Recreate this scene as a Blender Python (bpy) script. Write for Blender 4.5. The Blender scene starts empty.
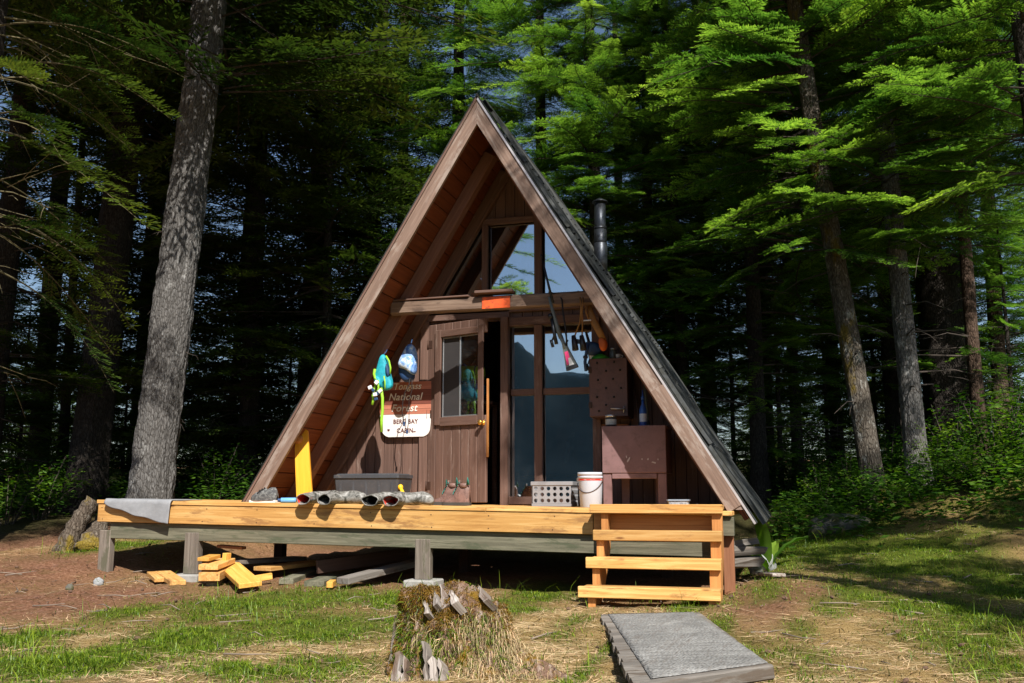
import bpy, math, random
import numpy as np
from mathutils import Vector, Matrix

rng = np.random.default_rng(7)
random.seed(7)
scene = bpy.context.scene
COL = scene.collection
PI = math.pi

# ------------------------------------------------------------------ camera
F_PX = 950.0
CAM_H = 0.92
PITCH = math.atan(156 / F_PX)
YAW = math.atan(273 * math.cos(PITCH) / F_PX)
FW = np.array([-math.sin(YAW) * math.cos(PITCH), math.cos(YAW) * math.cos(PITCH), math.sin(PITCH)])
RT = np.array([math.cos(YAW), math.sin(YAW), 0.0])
UP = np.cross(RT, FW)
CAM = np.array([0.0, 0.0, CAM_H])


def ray(x, y):
    return RT * (x - 512) + UP * (341.5 - y) + FW * F_PX


def at(x, y, Y):
    """World point seen at picture position (x, y) at depth Y (used only to place things at their real distance)."""
    d = ray(x, y)
    return CAM + d * (Y / d[1])


def at_plane(x, y, p0, n):
    d = ray(x, y)
    return CAM + d * (np.dot(np.array(p0) - CAM, n) / np.dot(d, n))


def vnoise(p, seed=0, octaves=3):
    """Cheap smooth value noise, p (n,2) or (n,3) -> (n,) in 0..1"""
    p = np.asarray(p, float)
    if p.shape[1] == 2:
        p = np.concatenate([p, np.zeros((len(p), 1))], 1)
    out = np.zeros(len(p))
    amp, tot = 1.0, 0.0
    for o in range(octaves):
        q = p * (2 ** o) + 17.3 * o + seed * 5.71
        i = np.floor(q).astype(np.int64)
        f = q - i
        f = f * f * (3 - 2 * f)
        v = 0
        for dx in (0, 1):
            for dy in (0, 1):
                for dz in (0, 1):
                    h = (i[:, 0] + dx) * 374761393 + (i[:, 1] + dy) * 668265263 + (i[:, 2] + dz) * 2147483647 + seed * 974711
                    h = (h ^ (h >> 13)) * 1274126177
                    h = h ^ (h >> 16)
                    r = (h & 0xFFFF) / 65535.0
                    w = (f[:, 0] if dx else 1 - f[:, 0]) * (f[:, 1] if dy else 1 - f[:, 1]) * (f[:, 2] if dz else 1 - f[:, 2])
                    v = v + r * w
        out += amp * v
        tot += amp
        amp *= 0.5
    return out / tot


def sstep(a, b, x):
    t = np.clip((np.asarray(x, float) - a) / (b - a), 0, 1)
    return t * t * (3 - 2 * t)


def ground_z(x, y):
    """Height of the terrain."""
    x = np.atleast_1d(np.asarray(x, float)); y = np.atleast_1d(np.asarray(y, float))
    z = 0.075 * np.maximum(0, y - 6.0) * (1 - 0.5 * sstep(18, 40, y))
    z = z + 0.62 * sstep(0.0, 2.8, x) * sstep(8.3, 13, y)
    z = z + (vnoise(np.stack([x, y], 1) * 1.1, 13) - 0.5) * 0.30 * sstep(0.2, 1.5, x) * sstep(8.0, 10, y) * (1 - sstep(18, 24, y))
    z = z + 0.10 * sstep(-5.5, -8.5, x) * sstep(6, 9, y)
    z = z - 0.055 * np.maximum(0, -y - 1.0) * (y > -80) - 4.4 * (y <= -80)
    under = sstep(-7.2, -6.4, x) * sstep(0.1, -0.6, x) * sstep(6.9, 7.7, y) * (1 - sstep(14.2, 16.5, y))
    z = z * (1 - 0.62 * under)
    p = np.stack([x, y], 1)
    near = np.clip(1.6 - np.hypot(x + 2, y - 6) / 30, 0.15, 1)
    z = z + (vnoise(p * 0.55, 3) - 0.5) * 0.16 * near + (vnoise(p * 2.7, 5) - 0.5) * 0.085 * near
    return z


def gz(x, y):
    return float(ground_z(x, y)[0])


# ------------------------------------------------------------------ mesh builder
ORIGIN = {}


def rot_from_x(d, up=(0, 0, 1)):
    x = np.array(d, float); x /= np.linalg.norm(x)
    z = np.array(up, float); z = z - x * np.dot(z, x)
    if np.linalg.norm(z) < 1e-5:
        z = np.array([0, 1, 0.0]); z = z - x * np.dot(z, x)
    z /= np.linalg.norm(z)
    y = np.cross(z, x)
    return np.stack([x, y, z], 1)


class MB:
    def __init__(self):
        self.v, self.f, self.gc, self.rn, self.mi, self.sm = [], [], [], [], [], []
        self.n = 0

    def add(self, v, f, gc=None, mi=0, smooth=False, rn=None):
        v = np.asarray(v, float)
        rn = random.random() if rn is None else rn
        if gc is None:
            gc = v + np.array([random.uniform(-50, 50) for _ in range(3)])
        self.v.append(v); self.gc.append(np.asarray(gc, float)); self.rn.append(np.full(len(v), rn))
        for q in f:
            self.f.append(tuple(i + self.n for i in q)); self.mi.append(mi); self.sm.append(smooth)
        self.n += len(v)
        return self

    def box(self, c, s, R=None, ch=0.004, mi=0, wob=0.0):
        """Chamfered box: centre c, full size s, rotation matrix R (columns = local axes). Grain runs along local x."""
        h = np.array(s, float) / 2
        ch = min(ch, 0.45 * h.min())
        vs, idx = [], {}
        for sx in (-1, 1):
            for sy in (-1, 1):
                for sz in (-1, 1):
                    for a in range(3):
                        p = np.array([sx, sy, sz]) * (h - ch)
                        p[a] = (sx, sy, sz)[a] * h[a]
                        idx[(sx, sy, sz, a)] = len(vs); vs.append(p)
        fs = []
        for a in range(3):
            b, c2 = [(1, 2), (0, 2), (0, 1)][a]
            for s1 in (-1, 1):
                q = []
                for sb, sc in ((-1, -1), (1, -1), (1, 1), (-1, 1)):
                    k = [0, 0, 0]; k[a] = s1; k[b] = sb; k[c2] = sc
                    q.append(idx[(*k, a)])
                fs.append(q)
            for sb in (-1, 1):
                for sc in (-1, 1):
                    k0 = [0, 0, 0]; k0[a] = -1; k0[b] = sb; k0[c2] = sc
                    k1 = list(k0); k1[a] = 1
                    fs.append([idx[(*k0, b)], idx[(*k1, b)], idx[(*k1, c2)], idx[(*k0, c2)]])
        for sx in (-1, 1):
            for sy in (-1, 1):
                for sz in (-1, 1):
                    fs.append([idx[(sx, sy, sz, a)] for a in range(3)])
        vs = np.array(vs)
        out = []
        for q in fs:
            p = vs[q]
            nrm = np.cross(p[1] - p[0], p[2] - p[0])
            if np.dot(nrm, p.mean(0)) < 0:
                q = q[::-1]
            out.append(q)
        gc = vs + np.array([random.uniform(-50, 50) for _ in range(3)])
        if wob:
            vs = vs + np.random.default_rng(random.randrange(10 ** 6)).normal(0, wob, vs.shape)
        if R is not None:
            vs = vs @ np.asarray(R).T
        return self.add(vs + np.array(c), out, gc, mi)

    def board(self, a, b, w, t, up=(0, 0, 1), ch=0.004, mi=0):
        """Board from a to b, width w across, thickness t along 'up'."""
        a, b = np.array(a, float), np.array(b, float)
        return self.box((a + b) / 2, (np.linalg.norm(b - a), w, t), rot_from_x(b - a, up), ch, mi)

    def prism(self, poly, d, mi=0, gc=None):
        """Planar polygon (n,3) pushed along vector d."""
        p = np.array(poly, float); d = np.array(d, float); n = len(p)
        nr = sum((np.cross(p[i] - p[0], p[(i + 1) % n] - p[0]) for i in range(1, n - 1)), np.zeros(3))
        if np.dot(nr, d) > 0:
            p = p[::-1]
        vs = np.concatenate([p, p + d])
        fs = [list(range(n)), list(range(2 * n - 1, n - 1, -1))]
        for i in range(n):
            j = (i + 1) % n
            fs.append([j, i, i + n, j + n])
        return self.add(vs, fs, gc, mi)

    def tube(self, pts, rad, seg=10, mi=0, cap=True, squash=None, up=(0, 0, 1), smooth=True):
        """Round tube through pts; rad scalar or list; squash (n,2) scales of the two cross axes."""
        pts = np.array(pts, float); n = len(pts)
        rad = np.full(n, rad, float) if np.isscalar(rad) else np.array(rad, float)
        sq = np.ones((n, 2)) if squash is None else np.broadcast_to(np.array(squash, float), (n, 2))
        vs, gcs = [], []
        L = np.concatenate([[0], np.cumsum(np.linalg.norm(np.diff(pts, axis=0), axis=1))])
        off = random.uniform(-50, 50)
        ref = np.array(up, float)
        for i in range(n):
            t = pts[min(i + 1, n - 1)] - pts[max(i - 1, 0)]
            R = rot_from_x(t, ref)
            ref = R[:, 2]
            for k in range(seg):
                a = 2 * PI * k / seg
                vs.append(pts[i] + R[:, 1] * math.cos(a) * rad[i] * sq[i, 0] + R[:, 2] * math.sin(a) * rad[i] * sq[i, 1])
                gcs.append((L[i] + off, math.cos(a) * rad[i] + off, math.sin(a) * rad[i]))
        fs = []
        for i in range(n - 1):
            for k in range(seg):
                k2 = (k + 1) % seg
                fs.append([i * seg + k, i * seg + k2, (i + 1) * seg + k2, (i + 1) * seg + k])
        if cap:
            fs.append(list(range(seg))[::-1]); fs.append([(n - 1) * seg + k for k in range(seg)])
        return self.add(vs, fs, gcs, mi, smooth)

    def lathe(self, c, prof, seg=24, R=None, mi=0, smooth=True, closed=True):
        """prof: list of (r, z); axis local z at c."""
        vs, fs = [], []
        n = len(prof)
        for r, z in prof:
            for k in range(seg):
                a = 2 * PI * k / seg
                vs.append((r * math.cos(a), r * math.sin(a), z))
        for i in range(n - 1):
            for k in range(seg):
                k2 = (k + 1) % seg
                fs.append([i * seg + k, i * seg + k2, (i + 1) * seg + k2, (i + 1) * seg + k])
        if closed:
            fs.append(list(range(seg))[::-1]); fs.append([(n - 1) * seg + k for k in range(seg)])
        vs = np.array(vs)
        if R is not None:
            vs = vs @ np.asarray(R).T
        return self.add(vs + np.array(c), fs, None, mi, smooth)

    def grid(self, P, mi=0, smooth=True, flip=False):
        """P (a,b,3) array of points -> sheet"""
        P = np.asarray(P, float); a, b = P.shape[:2]
        fs = []
        for i in range(a - 1):
            for j in range(b - 1):
                q = [i * b + j, i * b + j + 1, (i + 1) * b + j + 1, (i + 1) * b + j]
                fs.append(q[::-1] if flip else q)
        return self.add(P.reshape(-1, 3), fs, None, mi, smooth)

    def slab(self, P, t, mi=0, smooth=True):
        """P (a,b,3) sheet given a thickness t along -normal (closed)."""
        P = np.asarray(P, float); a, b = P.shape[:2]
        du = np.gradient(P, axis=0); dv = np.gradient(P, axis=1)
        nr = np.cross(du, dv); nr /= np.linalg.norm(nr, axis=2, keepdims=True) + 1e-9
        tt = t if np.isscalar(t) else np.asarray(t)[..., None]
        Q = P - nr * tt
        V = np.concatenate([P.reshape(-1, 3), Q.reshape(-1, 3)])
        N = a * b; fs = []
        for i in range(a - 1):
            for j in range(b - 1):
                q = [i * b + j, (i + 1) * b + j, (i + 1) * b + j + 1, i * b + j + 1]
                fs.append(q); fs.append([x + N for x in q[::-1]])
        rim = [(i, 0) for i in range(a)] + [(a - 1, j) for j in range(1, b)] + [(i, b - 1) for i in range(a - 2, -1, -1)] + [(0, j) for j in range(b - 2, 0, -1)]
        for k in range(len(rim)):
            p = rim[k][0] * b + rim[k][1]; q = rim[(k + 1) % len(rim)]; q = q[0] * b + q[1]
            fs.append([q, p, p + N, q + N])
        return self.add(V, fs, None, mi, smooth)

    def xform(self, fn):
        self.v = [fn(v) for v in self.v]
        return self

    def build(self, name, mats, parent=None, auto=None):
        V = np.concatenate(self.v)
        if parent is not None:
            V = V - np.array(ORIGIN[parent.name])
        me = bpy.data.meshes.new(name)
        me.from_pydata(V.tolist(), [], self.f)
        for m in (mats if isinstance(mats, (list, tuple)) else [mats]):
            me.materials.append(m)
        me.polygons.foreach_set('material_index', self.mi)
        me.polygons.foreach_set('use_smooth', self.sm)
        at_ = me.attributes.new('gc', 'FLOAT_VECTOR', 'POINT')
        at_.data.foreach_set('vector', np.concatenate(self.gc).ravel())
        ar = me.attributes.new('rn', 'FLOAT', 'POINT')
        ar.data.foreach_set('value', np.concatenate(self.rn))
        me.update()
        o = bpy.data.objects.new(name, me)
        COL.objects.link(o)
        if parent is not None:
            o.parent = parent
            ORIGIN[o.name] = ORIGIN[parent.name]
        else:
            # put the object's own origin at its base
            c = V.mean(0); c[2] = V[:, 2].min()
            V2 = V - c
            me.vertices.foreach_set('co', V2.ravel())
            o.location = c
            me.update()
            ORIGIN[o.name] = tuple(c)
        return o


def raw_mesh(name, V, quads=None, tris=None, mats=None, attrs=None, mi=None, smooth=False):
    """Fast mesh from numpy arrays."""
    me = bpy.data.meshes.new(name)
    V = np.ascontiguousarray(V, dtype=np.float32)
    nq = 0 if quads is None else len(quads); nt = 0 if tris is None else len(tris)
    loops = np.concatenate(([quads.ravel()] if nq else []) + ([tris.ravel()] if nt else [])).astype(np.int32)
    starts = np.concatenate([np.arange(nq) * 4, nq * 4 + np.arange(nt) * 3]).astype(np.int32)
    me.vertices.add(len(V)); me.vertices.foreach_set('co', V.ravel())
    me.loops.add(len(loops)); me.loops.foreach_set('vertex_index', loops)
    me.polygons.add(nq + nt); me.polygons.foreach_set('loop_start', starts)
    if mi is not None:
        me.polygons.foreach_set('material_index', np.asarray(mi, dtype=np.int32))
    me.polygons.foreach_set('use_smooth', np.full(nq + nt, smooth, dtype=bool))
    for m in mats or []:
        me.materials.append(m)
    for k, a in (attrs or {}).items():
        a = np.asarray(a, dtype=np.float32)
        if a.ndim == 1:
            t = me.attributes.new(k, 'FLOAT', 'POINT'); t.data.foreach_set('value', a)
        else:
            t = me.attributes.new(k, 'FLOAT_VECTOR', 'POINT'); t.data.foreach_set('vector', a.ravel())
    me.update(calc_edges=True)
    return me


def tag(o, label=None, cat=None, group=None, kind=None):
    if label: o['label'] = label
    if cat: o['category'] = cat
    if group: o['group'] = group
    if kind: o['kind'] = kind
    return o


def thing(name, loc, label, cat, group=None):
    o = bpy.data.objects.new(name, None)
    o.empty_display_size = 0.2
    COL.objects.link(o)
    o.location = loc
    ORIGIN[o.name] = tuple(float(q) for q in loc)
    return tag(o, label, cat, group)


# ------------------------------------------------------------------ materials
def new_mat(name):
    m = bpy.data.materials.new(name); m.use_nodes = True
    nt = m.node_tree
    b = nt.nodes['Principled BSDF']
    return m, nt, b


def N(nt, t, **kw):
    n = nt.nodes.new(t)
    for k, v in kw.items():
        if k.startswith('i_'):
            n.inputs[k[2:]].default_value = v
        else:
            setattr(n, k, v)
    return n


def ramp(nt, stops, interp='LINEAR'):
    r = nt.nodes.new('ShaderNodeValToRGB')
    r.color_ramp.interpolation = interp
    el = r.color_ramp.elements
    while len(el) < len(stops):
        el.new(0.5)
    for e, (p, c) in zip(el, stops):
        e.position = p
        e.color = (*c, 1) if len(c) == 3 else c
    return r


def coords(nt, kind='gc', scale=(1, 1, 1), rot=(0, 0, 0)):
    mp = nt.nodes.new('ShaderNodeMapping')
    mp.inputs['Scale'].default_value = scale
    mp.inputs['Rotation'].default_value = rot
    if kind == 'gc':
        a = N(nt, 'ShaderNodeAttribute', attribute_name='gc')
        nt.links.new(a.outputs['Vector'], mp.inputs['Vector'])
    else:
        t = nt.nodes.new('ShaderNodeTexCoord')
        nt.links.new(t.outputs[kind], mp.inputs['Vector'])
    return mp.outputs['Vector']


def noise(nt, vec, scale, detail=6, rough=0.6, dist=0.0):
    n = N(nt, 'ShaderNodeTexNoise')
    n.inputs['Scale'].default_value = scale; n.inputs['Detail'].default_value = detail
    n.inputs['Roughness'].default_value = rough; n.inputs['Distortion'].default_value = dist
    nt.links.new(vec, n.inputs['Vector'])
    return n.outputs['Fac']


def mix(nt, fac, a, b, mode='MIX'):
    m = N(nt, 'ShaderNodeMix', data_type='RGBA', blend_type=mode)
    for s, v in ((m.inputs['Factor'], fac), (m.inputs[6], a), (m.inputs[7], b)):
        if hasattr(v, 'is_output'):
            nt.links.new(v, s)
        else:
            s.default_value = (*v, 1) if isinstance(v, (tuple, list)) and len(v) == 3 else v
    return m.outputs[2]


def math_(nt, op, a, b=None, c=None, clamp=False):
    m = N(nt, 'ShaderNodeMath', operation=op, use_clamp=clamp)
    for i, v in enumerate((a, b, c)):
        if v is None: continue
        if hasattr(v, 'is_output'): nt.links.new(v, m.inputs[i])
        else: m.inputs[i].default_value = v
    return m.outputs[0]


def bump(nt, b, h, strength=0.3, dist=0.01):
    bp = N(nt, 'ShaderNodeBump')
    bp.inputs['Strength'].default_value = strength; bp.inputs['Distance'].default_value = dist
    nt.links.new(h, bp.inputs['Height'])
    nt.links.new(bp.outputs['Normal'], b.inputs['Normal'])


def wood(name, dark, mid, light, rough=0.65, grain=1.0, spread=0.25, weather=None, wfac=0.5, bstr=0.25, knots=None):
    """Board timber: grain along gc.x, per-board tone from rn, optional weathering colour in patches."""
    m, nt, b = new_mat(name)
    g = noise(nt, coords(nt, 'gc', (1.1 * grain, 26 * grain, 26 * grain)), 1.6, 8, 0.62, 0.8)
    r = ramp(nt, [(0.25, dark), (0.5, mid), (0.75, light)])
    nt.links.new(g, r.inputs['Fac'])
    col = r.outputs['Color']
    rn = N(nt, 'ShaderNodeAttribute', attribute_name='rn')
    hsv = N(nt, 'ShaderNodeHueSaturation')
    nt.links.new(math_(nt, 'MULTIPLY_ADD', rn.outputs['Fac'], spread * 2, 1 - spread), hsv.inputs['Value'])
    nt.links.new(col, hsv.inputs['Color'])
    col = hsv.outputs['Color']
    if knots:
        kn = N(nt, 'ShaderNodeTexVoronoi', feature='F1')
        kn.inputs['Scale'].default_value = 1.0
        nt.links.new(coords(nt, 'gc', (2.6, 9, 9)), kn.inputs['Vector'])
        kr = ramp(nt, [(0.05, (1, 1, 1)), (0.13, (0, 0, 0))])
        nt.links.new(kn.outputs['Distance'], kr.inputs['Fac'])
        col = mix(nt, math_(nt, 'MULTIPLY', kr.outputs['Color'], 0.8), col, knots)
    if weather:
        w = noise(nt, coords(nt, 'gc', (1.5, 7, 7)), 1.7, 7, 0.7, 0.3)
        wr = ramp(nt, [(0.62 - wfac * 0.3, (0, 0, 0)), (0.72 - wfac * 0.3, (1, 1, 1))])
        nt.links.new(w, wr.inputs['Fac'])
        col = mix(nt, math_(nt, 'MULTIPLY', wr.outputs['Color'], 0.85), col, weather)
    nt.links.new(col, b.inputs['Base Color'])
    b.inputs['Roughness'].default_value = rough
    b.inputs['Specular IOR Level'].default_value = 0.3
    bump(nt, b, g, bstr, 0.006)
    return m


def plain(name, col, rough=0.5, metal=0.0, var=0.15, vscale=6.0, spec=0.5, dirt=None, dfac=0.4, bstr=0.0, bscale=60, coat=0.0):
    m, nt, b = new_mat(name)
    v = coords(nt, 'gc')
    n = noise(nt, v, vscale, 6, 0.65)
    lo = tuple(c * (1 - var) for c in col); hi = tuple(min(1, c * (1 + var)) for c in col)
    r = ramp(nt, [(0.3, lo), (0.7, hi)])
    nt.links.new(n, r.inputs['Fac'])
    c = r.outputs['Color']
    if dirt:
        d = noise(nt, v, vscale * 2.3, 8, 0.72)
        dr = ramp(nt, [(0.66 - 0.3 * dfac, (0, 0, 0)), (0.78 - 0.3 * dfac, (1, 1, 1))])
        nt.links.new(d, dr.inputs['Fac'])
        c = mix(nt, math_(nt, 'MULTIPLY', dr.outputs['Color'], 0.8), c, dirt)
    nt.links.new(c, b.inputs['Base Color'])
    b.inputs['Roughness'].default_value = rough; b.inputs['Metallic'].default_value = metal
    b.inputs['Specular IOR Level'].default_value = spec
    b.inputs['Coat Weight'].default_value = coat
    if bstr:
        bump(nt, b, noise(nt, v, bscale, 4, 0.6), bstr, 0.004)
    return m


def glass_mat(name, refl=0.45, tint=(0.55, 0.62, 0.66)):
    m, nt, b = new_mat(name)
    nt.nodes.remove(b)
    out = nt.nodes['Material Output']
    tr = N(nt, 'ShaderNodeBsdfTransparent'); tr.inputs['Color'].default_value = (*tint, 1)
    gl = N(nt, 'ShaderNodeBsdfGlossy'); gl.inputs['Roughness'].default_value = 0.01
    gl.inputs['Color'].default_value = (0.86, 0.93, 1.0, 1)
    n = noise(nt, coords(nt, 'gc', (1, 1, 1)), 2.2, 2, 0.5)
    bp = N(nt, 'ShaderNodeBump'); bp.inputs['Strength'].default_value = 0.05; bp.inputs['Distance'].default_value = 0.02
    nt.links.new(n, bp.inputs['Height']); nt.links.new(bp.outputs['Normal'], gl.inputs['Normal'])
    df = N(nt, 'ShaderNodeBsdfDiffuse'); df.inputs['Color'].default_value = (0.3, 0.33, 0.34, 1)
    d = noise(nt, coords(nt, 'gc', (3.0, 3.0, 0.7)), 4, 8, 0.78, 0.6)
    dr = ramp(nt, [(0.40, (0.004, 0.004, 0.004)), (0.62, (0.035, 0.035, 0.035)), (0.80, (0.16, 0.16, 0.16))])
    nt.links.new(d, dr.inputs['Fac'])
    m1 = N(nt, 'ShaderNodeMixShader'); m1.inputs['Fac'].default_value = refl
    nt.links.new(tr.outputs[0], m1.inputs[1]); nt.links.new(gl.outputs[0], m1.inputs[2])
    m2 = N(nt, 'ShaderNodeMixShader'); nt.links.new(dr.outputs['Color'], m2.inputs['Fac'])
    nt.links.new(m1.outputs[0], m2.inputs[1]); nt.links.new(df.outputs[0], m2.inputs[2])
    nt.links.new(m2.outputs[0], out.inputs['Surface'])
    return m


def leaf_mat(name, deep, fresh, trans=0.35, tip=True):
    """Foliage: colour runs from older deep green to fresh tips (attribute 'tip'), per-spray tone from 'rn'."""
    m, nt, b = new_mat(name)
    nt.nodes.remove(b)
    out = nt.nodes['Material Output']
    a = N(nt, 'ShaderNodeAttribute', attribute_name='tip')
    rn = N(nt, 'ShaderNodeAttribute', attribute_name='rn')
    c = mix(nt, a.outputs['Fac'], deep, fresh)
    hsv = N(nt, 'ShaderNodeHueSaturation')
    nt.links.new(c, hsv.inputs['Color'])
    nt.links.new(math_(nt, 'MULTIPLY_ADD', rn.outputs['Fac'], 1.2, 0.40), hsv.inputs['Value'])
    nt.links.new(math_(nt, 'MULTIPLY_ADD', rn.outputs['Fac'], -0.055, 0.528), hsv.inputs['Hue'])
    d = N(nt, 'ShaderNodeBsdfDiffuse'); t = N(nt, 'ShaderNodeBsdfTranslucent'); g = N(nt, 'ShaderNodeBsdfGlossy')
    g.inputs['Roughness'].default_value = 0.45; g.inputs['Color'].default_value = (0.6, 0.7, 0.5, 1)
    nt.links.new(hsv.outputs['Color'], d.inputs['Color'])
    tc = N(nt, 'ShaderNodeHueSaturation'); tc.inputs['Value'].default_value = 1.4; tc.inputs['Saturation'].default_value = 1.1
    nt.links.new(hsv.outputs['Color'], tc.inputs['Color'])
    nt.links.new(tc.outputs['Color'], t.inputs['Color'])
    m1 = N(nt, 'ShaderNodeMixShader'); m1.inputs['Fac'].default_value = trans
    nt.links.new(d.outputs[0], m1.inputs[1]); nt.links.new(t.outputs[0], m1.inputs[2])
    m2 = N(nt, 'ShaderNodeMixShader'); m2.inputs['Fac'].default_value = 0.035
    nt.links.new(m1.outputs[0], m2.inputs[1]); nt.links.new(g.outputs[0], m2.inputs[2])
    nt.links.new(m2.outputs[0], out.inputs['Surface'])
    return m


def bark_mat(name, dark, mid, light, lichen=(0.42, 0.42, 0.38), lfac=0.35, moss=None, mfac=0.3):
    m, nt, b = new_mat(name)
    v = coords(nt, 'Object', (1, 1, 0.30))
    n1 = noise(nt, v, 40, 8, 0.75, 0.3)
    vo = N(nt, 'ShaderNodeTexVoronoi', feature='DISTANCE_TO_EDGE'); vo.inputs['Scale'].default_value = 33
    nt.links.new(v, vo.inputs['Vector'])
    r = ramp(nt, [(0.3, dark), (0.5, mid), (0.72, light)])
    nt.links.new(n1, r.inputs['Fac'])
    c = r.outputs['Color']
    cr = ramp(nt, [(0.0, (0.42, 0.40, 0.38)), (0.20, (1, 1, 1))])
    nt.links.new(vo.outputs['Distance'], cr.inputs['Fac'])
    c = mix(nt, 0.8, c, cr.outputs['Color'], 'MULTIPLY')
    l = noise(nt, coords(nt, 'Object', (1, 1, 0.55)), 5.0, 9, 0.78)
    lr = ramp(nt, [(0.66 - 0.22 * lfac, (0, 0, 0)), (0.74 - 0.22 * lfac, (1, 1, 1))])
    nt.links.new(l, lr.inputs['Fac'])
    c = mix(nt, math_(nt, 'MULTIPLY', lr.outputs['Color'], 0.7), c, lichen)
    if moss:
        k = noise(nt, coords(nt, 'Object', (1, 1, 0.4)), 2.1, 6, 0.65)
        kr = ramp(nt, [(0.66 - 0.25 * mfac, (0, 0, 0)), (0.72 - 0.25 * mfac, (1, 1, 1))])
        nt.links.new(k, kr.inputs['Fac'])
        c = mix(nt, math_(nt, 'MULTIPLY', kr.outputs['Color'], 0.85), c, moss)
    nt.links.new(c, b.inputs['Base Color'])
    b.inputs['Roughness'].default_value = 0.9; b.inputs['Specular IOR Level'].default_value = 0.15
    h = math_(nt, 'ADD', n1, math_(nt, 'MULTIPLY', cr.outputs['Color'], 0.7))
    bump(nt, b, h, 0.8, 0.03)
    return m
# ------------------------------------------------------------------ shared materials
M = {}
M['brown'] = wood('brown_painted_wood', (0.095, 0.054, 0.041), (0.145, 0.084, 0.065), (0.19, 0.115, 0.090), 0.6, 1.0, 0.12, weather=(0.24, 0.17, 0.14), wfac=0.15)
M['rake'] = wood('weathered_brown_trim', (0.14, 0.090, 0.068), (0.215, 0.142, 0.108), (0.30, 0.205, 0.16), 0.6, 1.0, 0.1, weather=(0.34, 0.27, 0.23), wfac=0.35)
M['darkbrown'] = wood('dark_brown_timber', (0.045, 0.024, 0.017), (0.072, 0.037, 0.026), (0.105, 0.056, 0.038), 0.65, 1.0, 0.15)
M['soffit'] = wood('redwood_stained_sheathing', (0.100, 0.027, 0.009), (0.150, 0.042, 0.014), (0.21, 0.066, 0.022), 0.6, 0.8, 0.18)
M['rafter'] = wood('redbrown_rafter', (0.13, 0.062, 0.042), (0.19, 0.092, 0.064), (0.25, 0.130, 0.092), 0.6, 1.0, 0.1)
M['log'] = wood('weathered_beam', (0.11, 0.070, 0.050), (0.19, 0.125, 0.090), (0.30, 0.215, 0.160), 0.7, 0.8, 0.1, weather=(0.07, 0.045, 0.035), wfac=0.3, bstr=0.5)
M['metalroof'] = plain('grey_metal_roofing', (0.045, 0.049, 0.050), 0.65, 0.1, 0.35, 3.0, dirt=(0.018, 0.018, 0.012), dfac=0.75, spec=0.3)
M['metaltrim'] = plain('pale_metal_trim', (0.62, 0.58, 0.58), 0.4, 0.5, 0.1, 4.0, dirt=(0.3, 0.24, 0.2), dfac=0.3)
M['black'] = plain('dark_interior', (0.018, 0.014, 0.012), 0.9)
M['alu'] = plain('window_aluminium', (0.55, 0.56, 0.57), 0.35, 0.8)
M['glass'] = glass_mat('window_glass', 0.62)
M['doorglass'] = glass_mat('door_glass', 0.10, (0.8, 0.82, 0.82))
M['screen'] = plain('insect_screen', (0.035, 0.032, 0.033), 0.8)
M['brass'] = plain('brass', (0.75, 0.42, 0.09), 0.3, 0.9, 0.2)
M['steel'] = plain('stove_pipe_steel', (0.075, 0.082, 0.095), 0.42, 0.7, 0.2, 3.0, dirt=(0.02, 0.02, 0.021), dfac=0.7)
M['fresh'] = wood('fresh_cut_lumber', (0.40, 0.18, 0.045), (0.62, 0.335, 0.105), (0.80, 0.53, 0.22), 0.6, 0.8, 0.28, weather=(0.30, 0.150, 0.055), wfac=0.26, knots=(0.15, 0.045, 0.010), bstr=0.2)
M['treated'] = wood('golden_board', (0.62, 0.26, 0.012), (0.80, 0.37, 0.02), (0.90, 0.50, 0.05), 0.55, 0.8, 0.08, knots=(0.36, 0.08, 0.005), bstr=0.15)
M['offcut'] = wood('offcut_lumber', (0.50, 0.235, 0.04), (0.68, 0.36, 0.075), (0.80, 0.48, 0.14), 0.6, 0.8, 0.2, knots=(0.25, 0.08, 0.015), bstr=0.15)
M['orangewood'] = wood('orange_stringer_wood', (0.40, 0.16, 0.045), (0.55, 0.24, 0.075), (0.68, 0.34, 0.12), 0.6, 0.8, 0.1, bstr=0.15)
M['greywood'] = wood('grey_weathered_lumber', (0.080, 0.075, 0.052), (0.155, 0.145, 0.10), (0.25, 0.235, 0.165), 0.8, 1.0, 0.2, weather=(0.075, 0.085, 0.05), wfac=0.35, bstr=0.5)
M['postwood'] = wood('grey_brown_post_wood', (0.085, 0.070, 0.055), (0.17, 0.14, 0.115), (0.28, 0.24, 0.20), 0.8, 1.0, 0.15, weather=(0.10, 0.095, 0.06), wfac=0.3, bstr=0.6)
M['redpost'] = wood('redbrown_post', (0.18, 0.070, 0.035), (0.27, 0.115, 0.060), (0.36, 0.17, 0.09), 0.7, 1.0, 0.1)
M['concrete'] = plain('concrete', (0.32, 0.31, 0.29), 0.9, 0, 0.2, 12, bstr=0.3)

# ------------------------------------------------------------------ cabin
XA, ZA, SL = -2.873, 5.0, 1.645
TH = math.atan(SL); CT, ST = math.cos(TH), math.sin(TH)
YR, YW, YB = 8.85, 10.15, 12.6
DECK = lambda x: 0.84 - 0.0148 * (x + 3.05)


def roof_pt(side, s, off, y):
    """Point on a roof slope: s = distance down the slope from the ridge, off = depth below the outer surface."""
    return np.array([XA + side * (s * CT - off * ST), y, ZA - s * ST - off * CT])


def roof_in(x, off):
    return ZA - SL * abs(x - XA) - off / CT


cabin = thing('cabin', (XA, 11.5, gz(XA, 11.5)), 'brown wooden A-frame cabin with a steep metal roof standing behind the deck', 'cabin')

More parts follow.
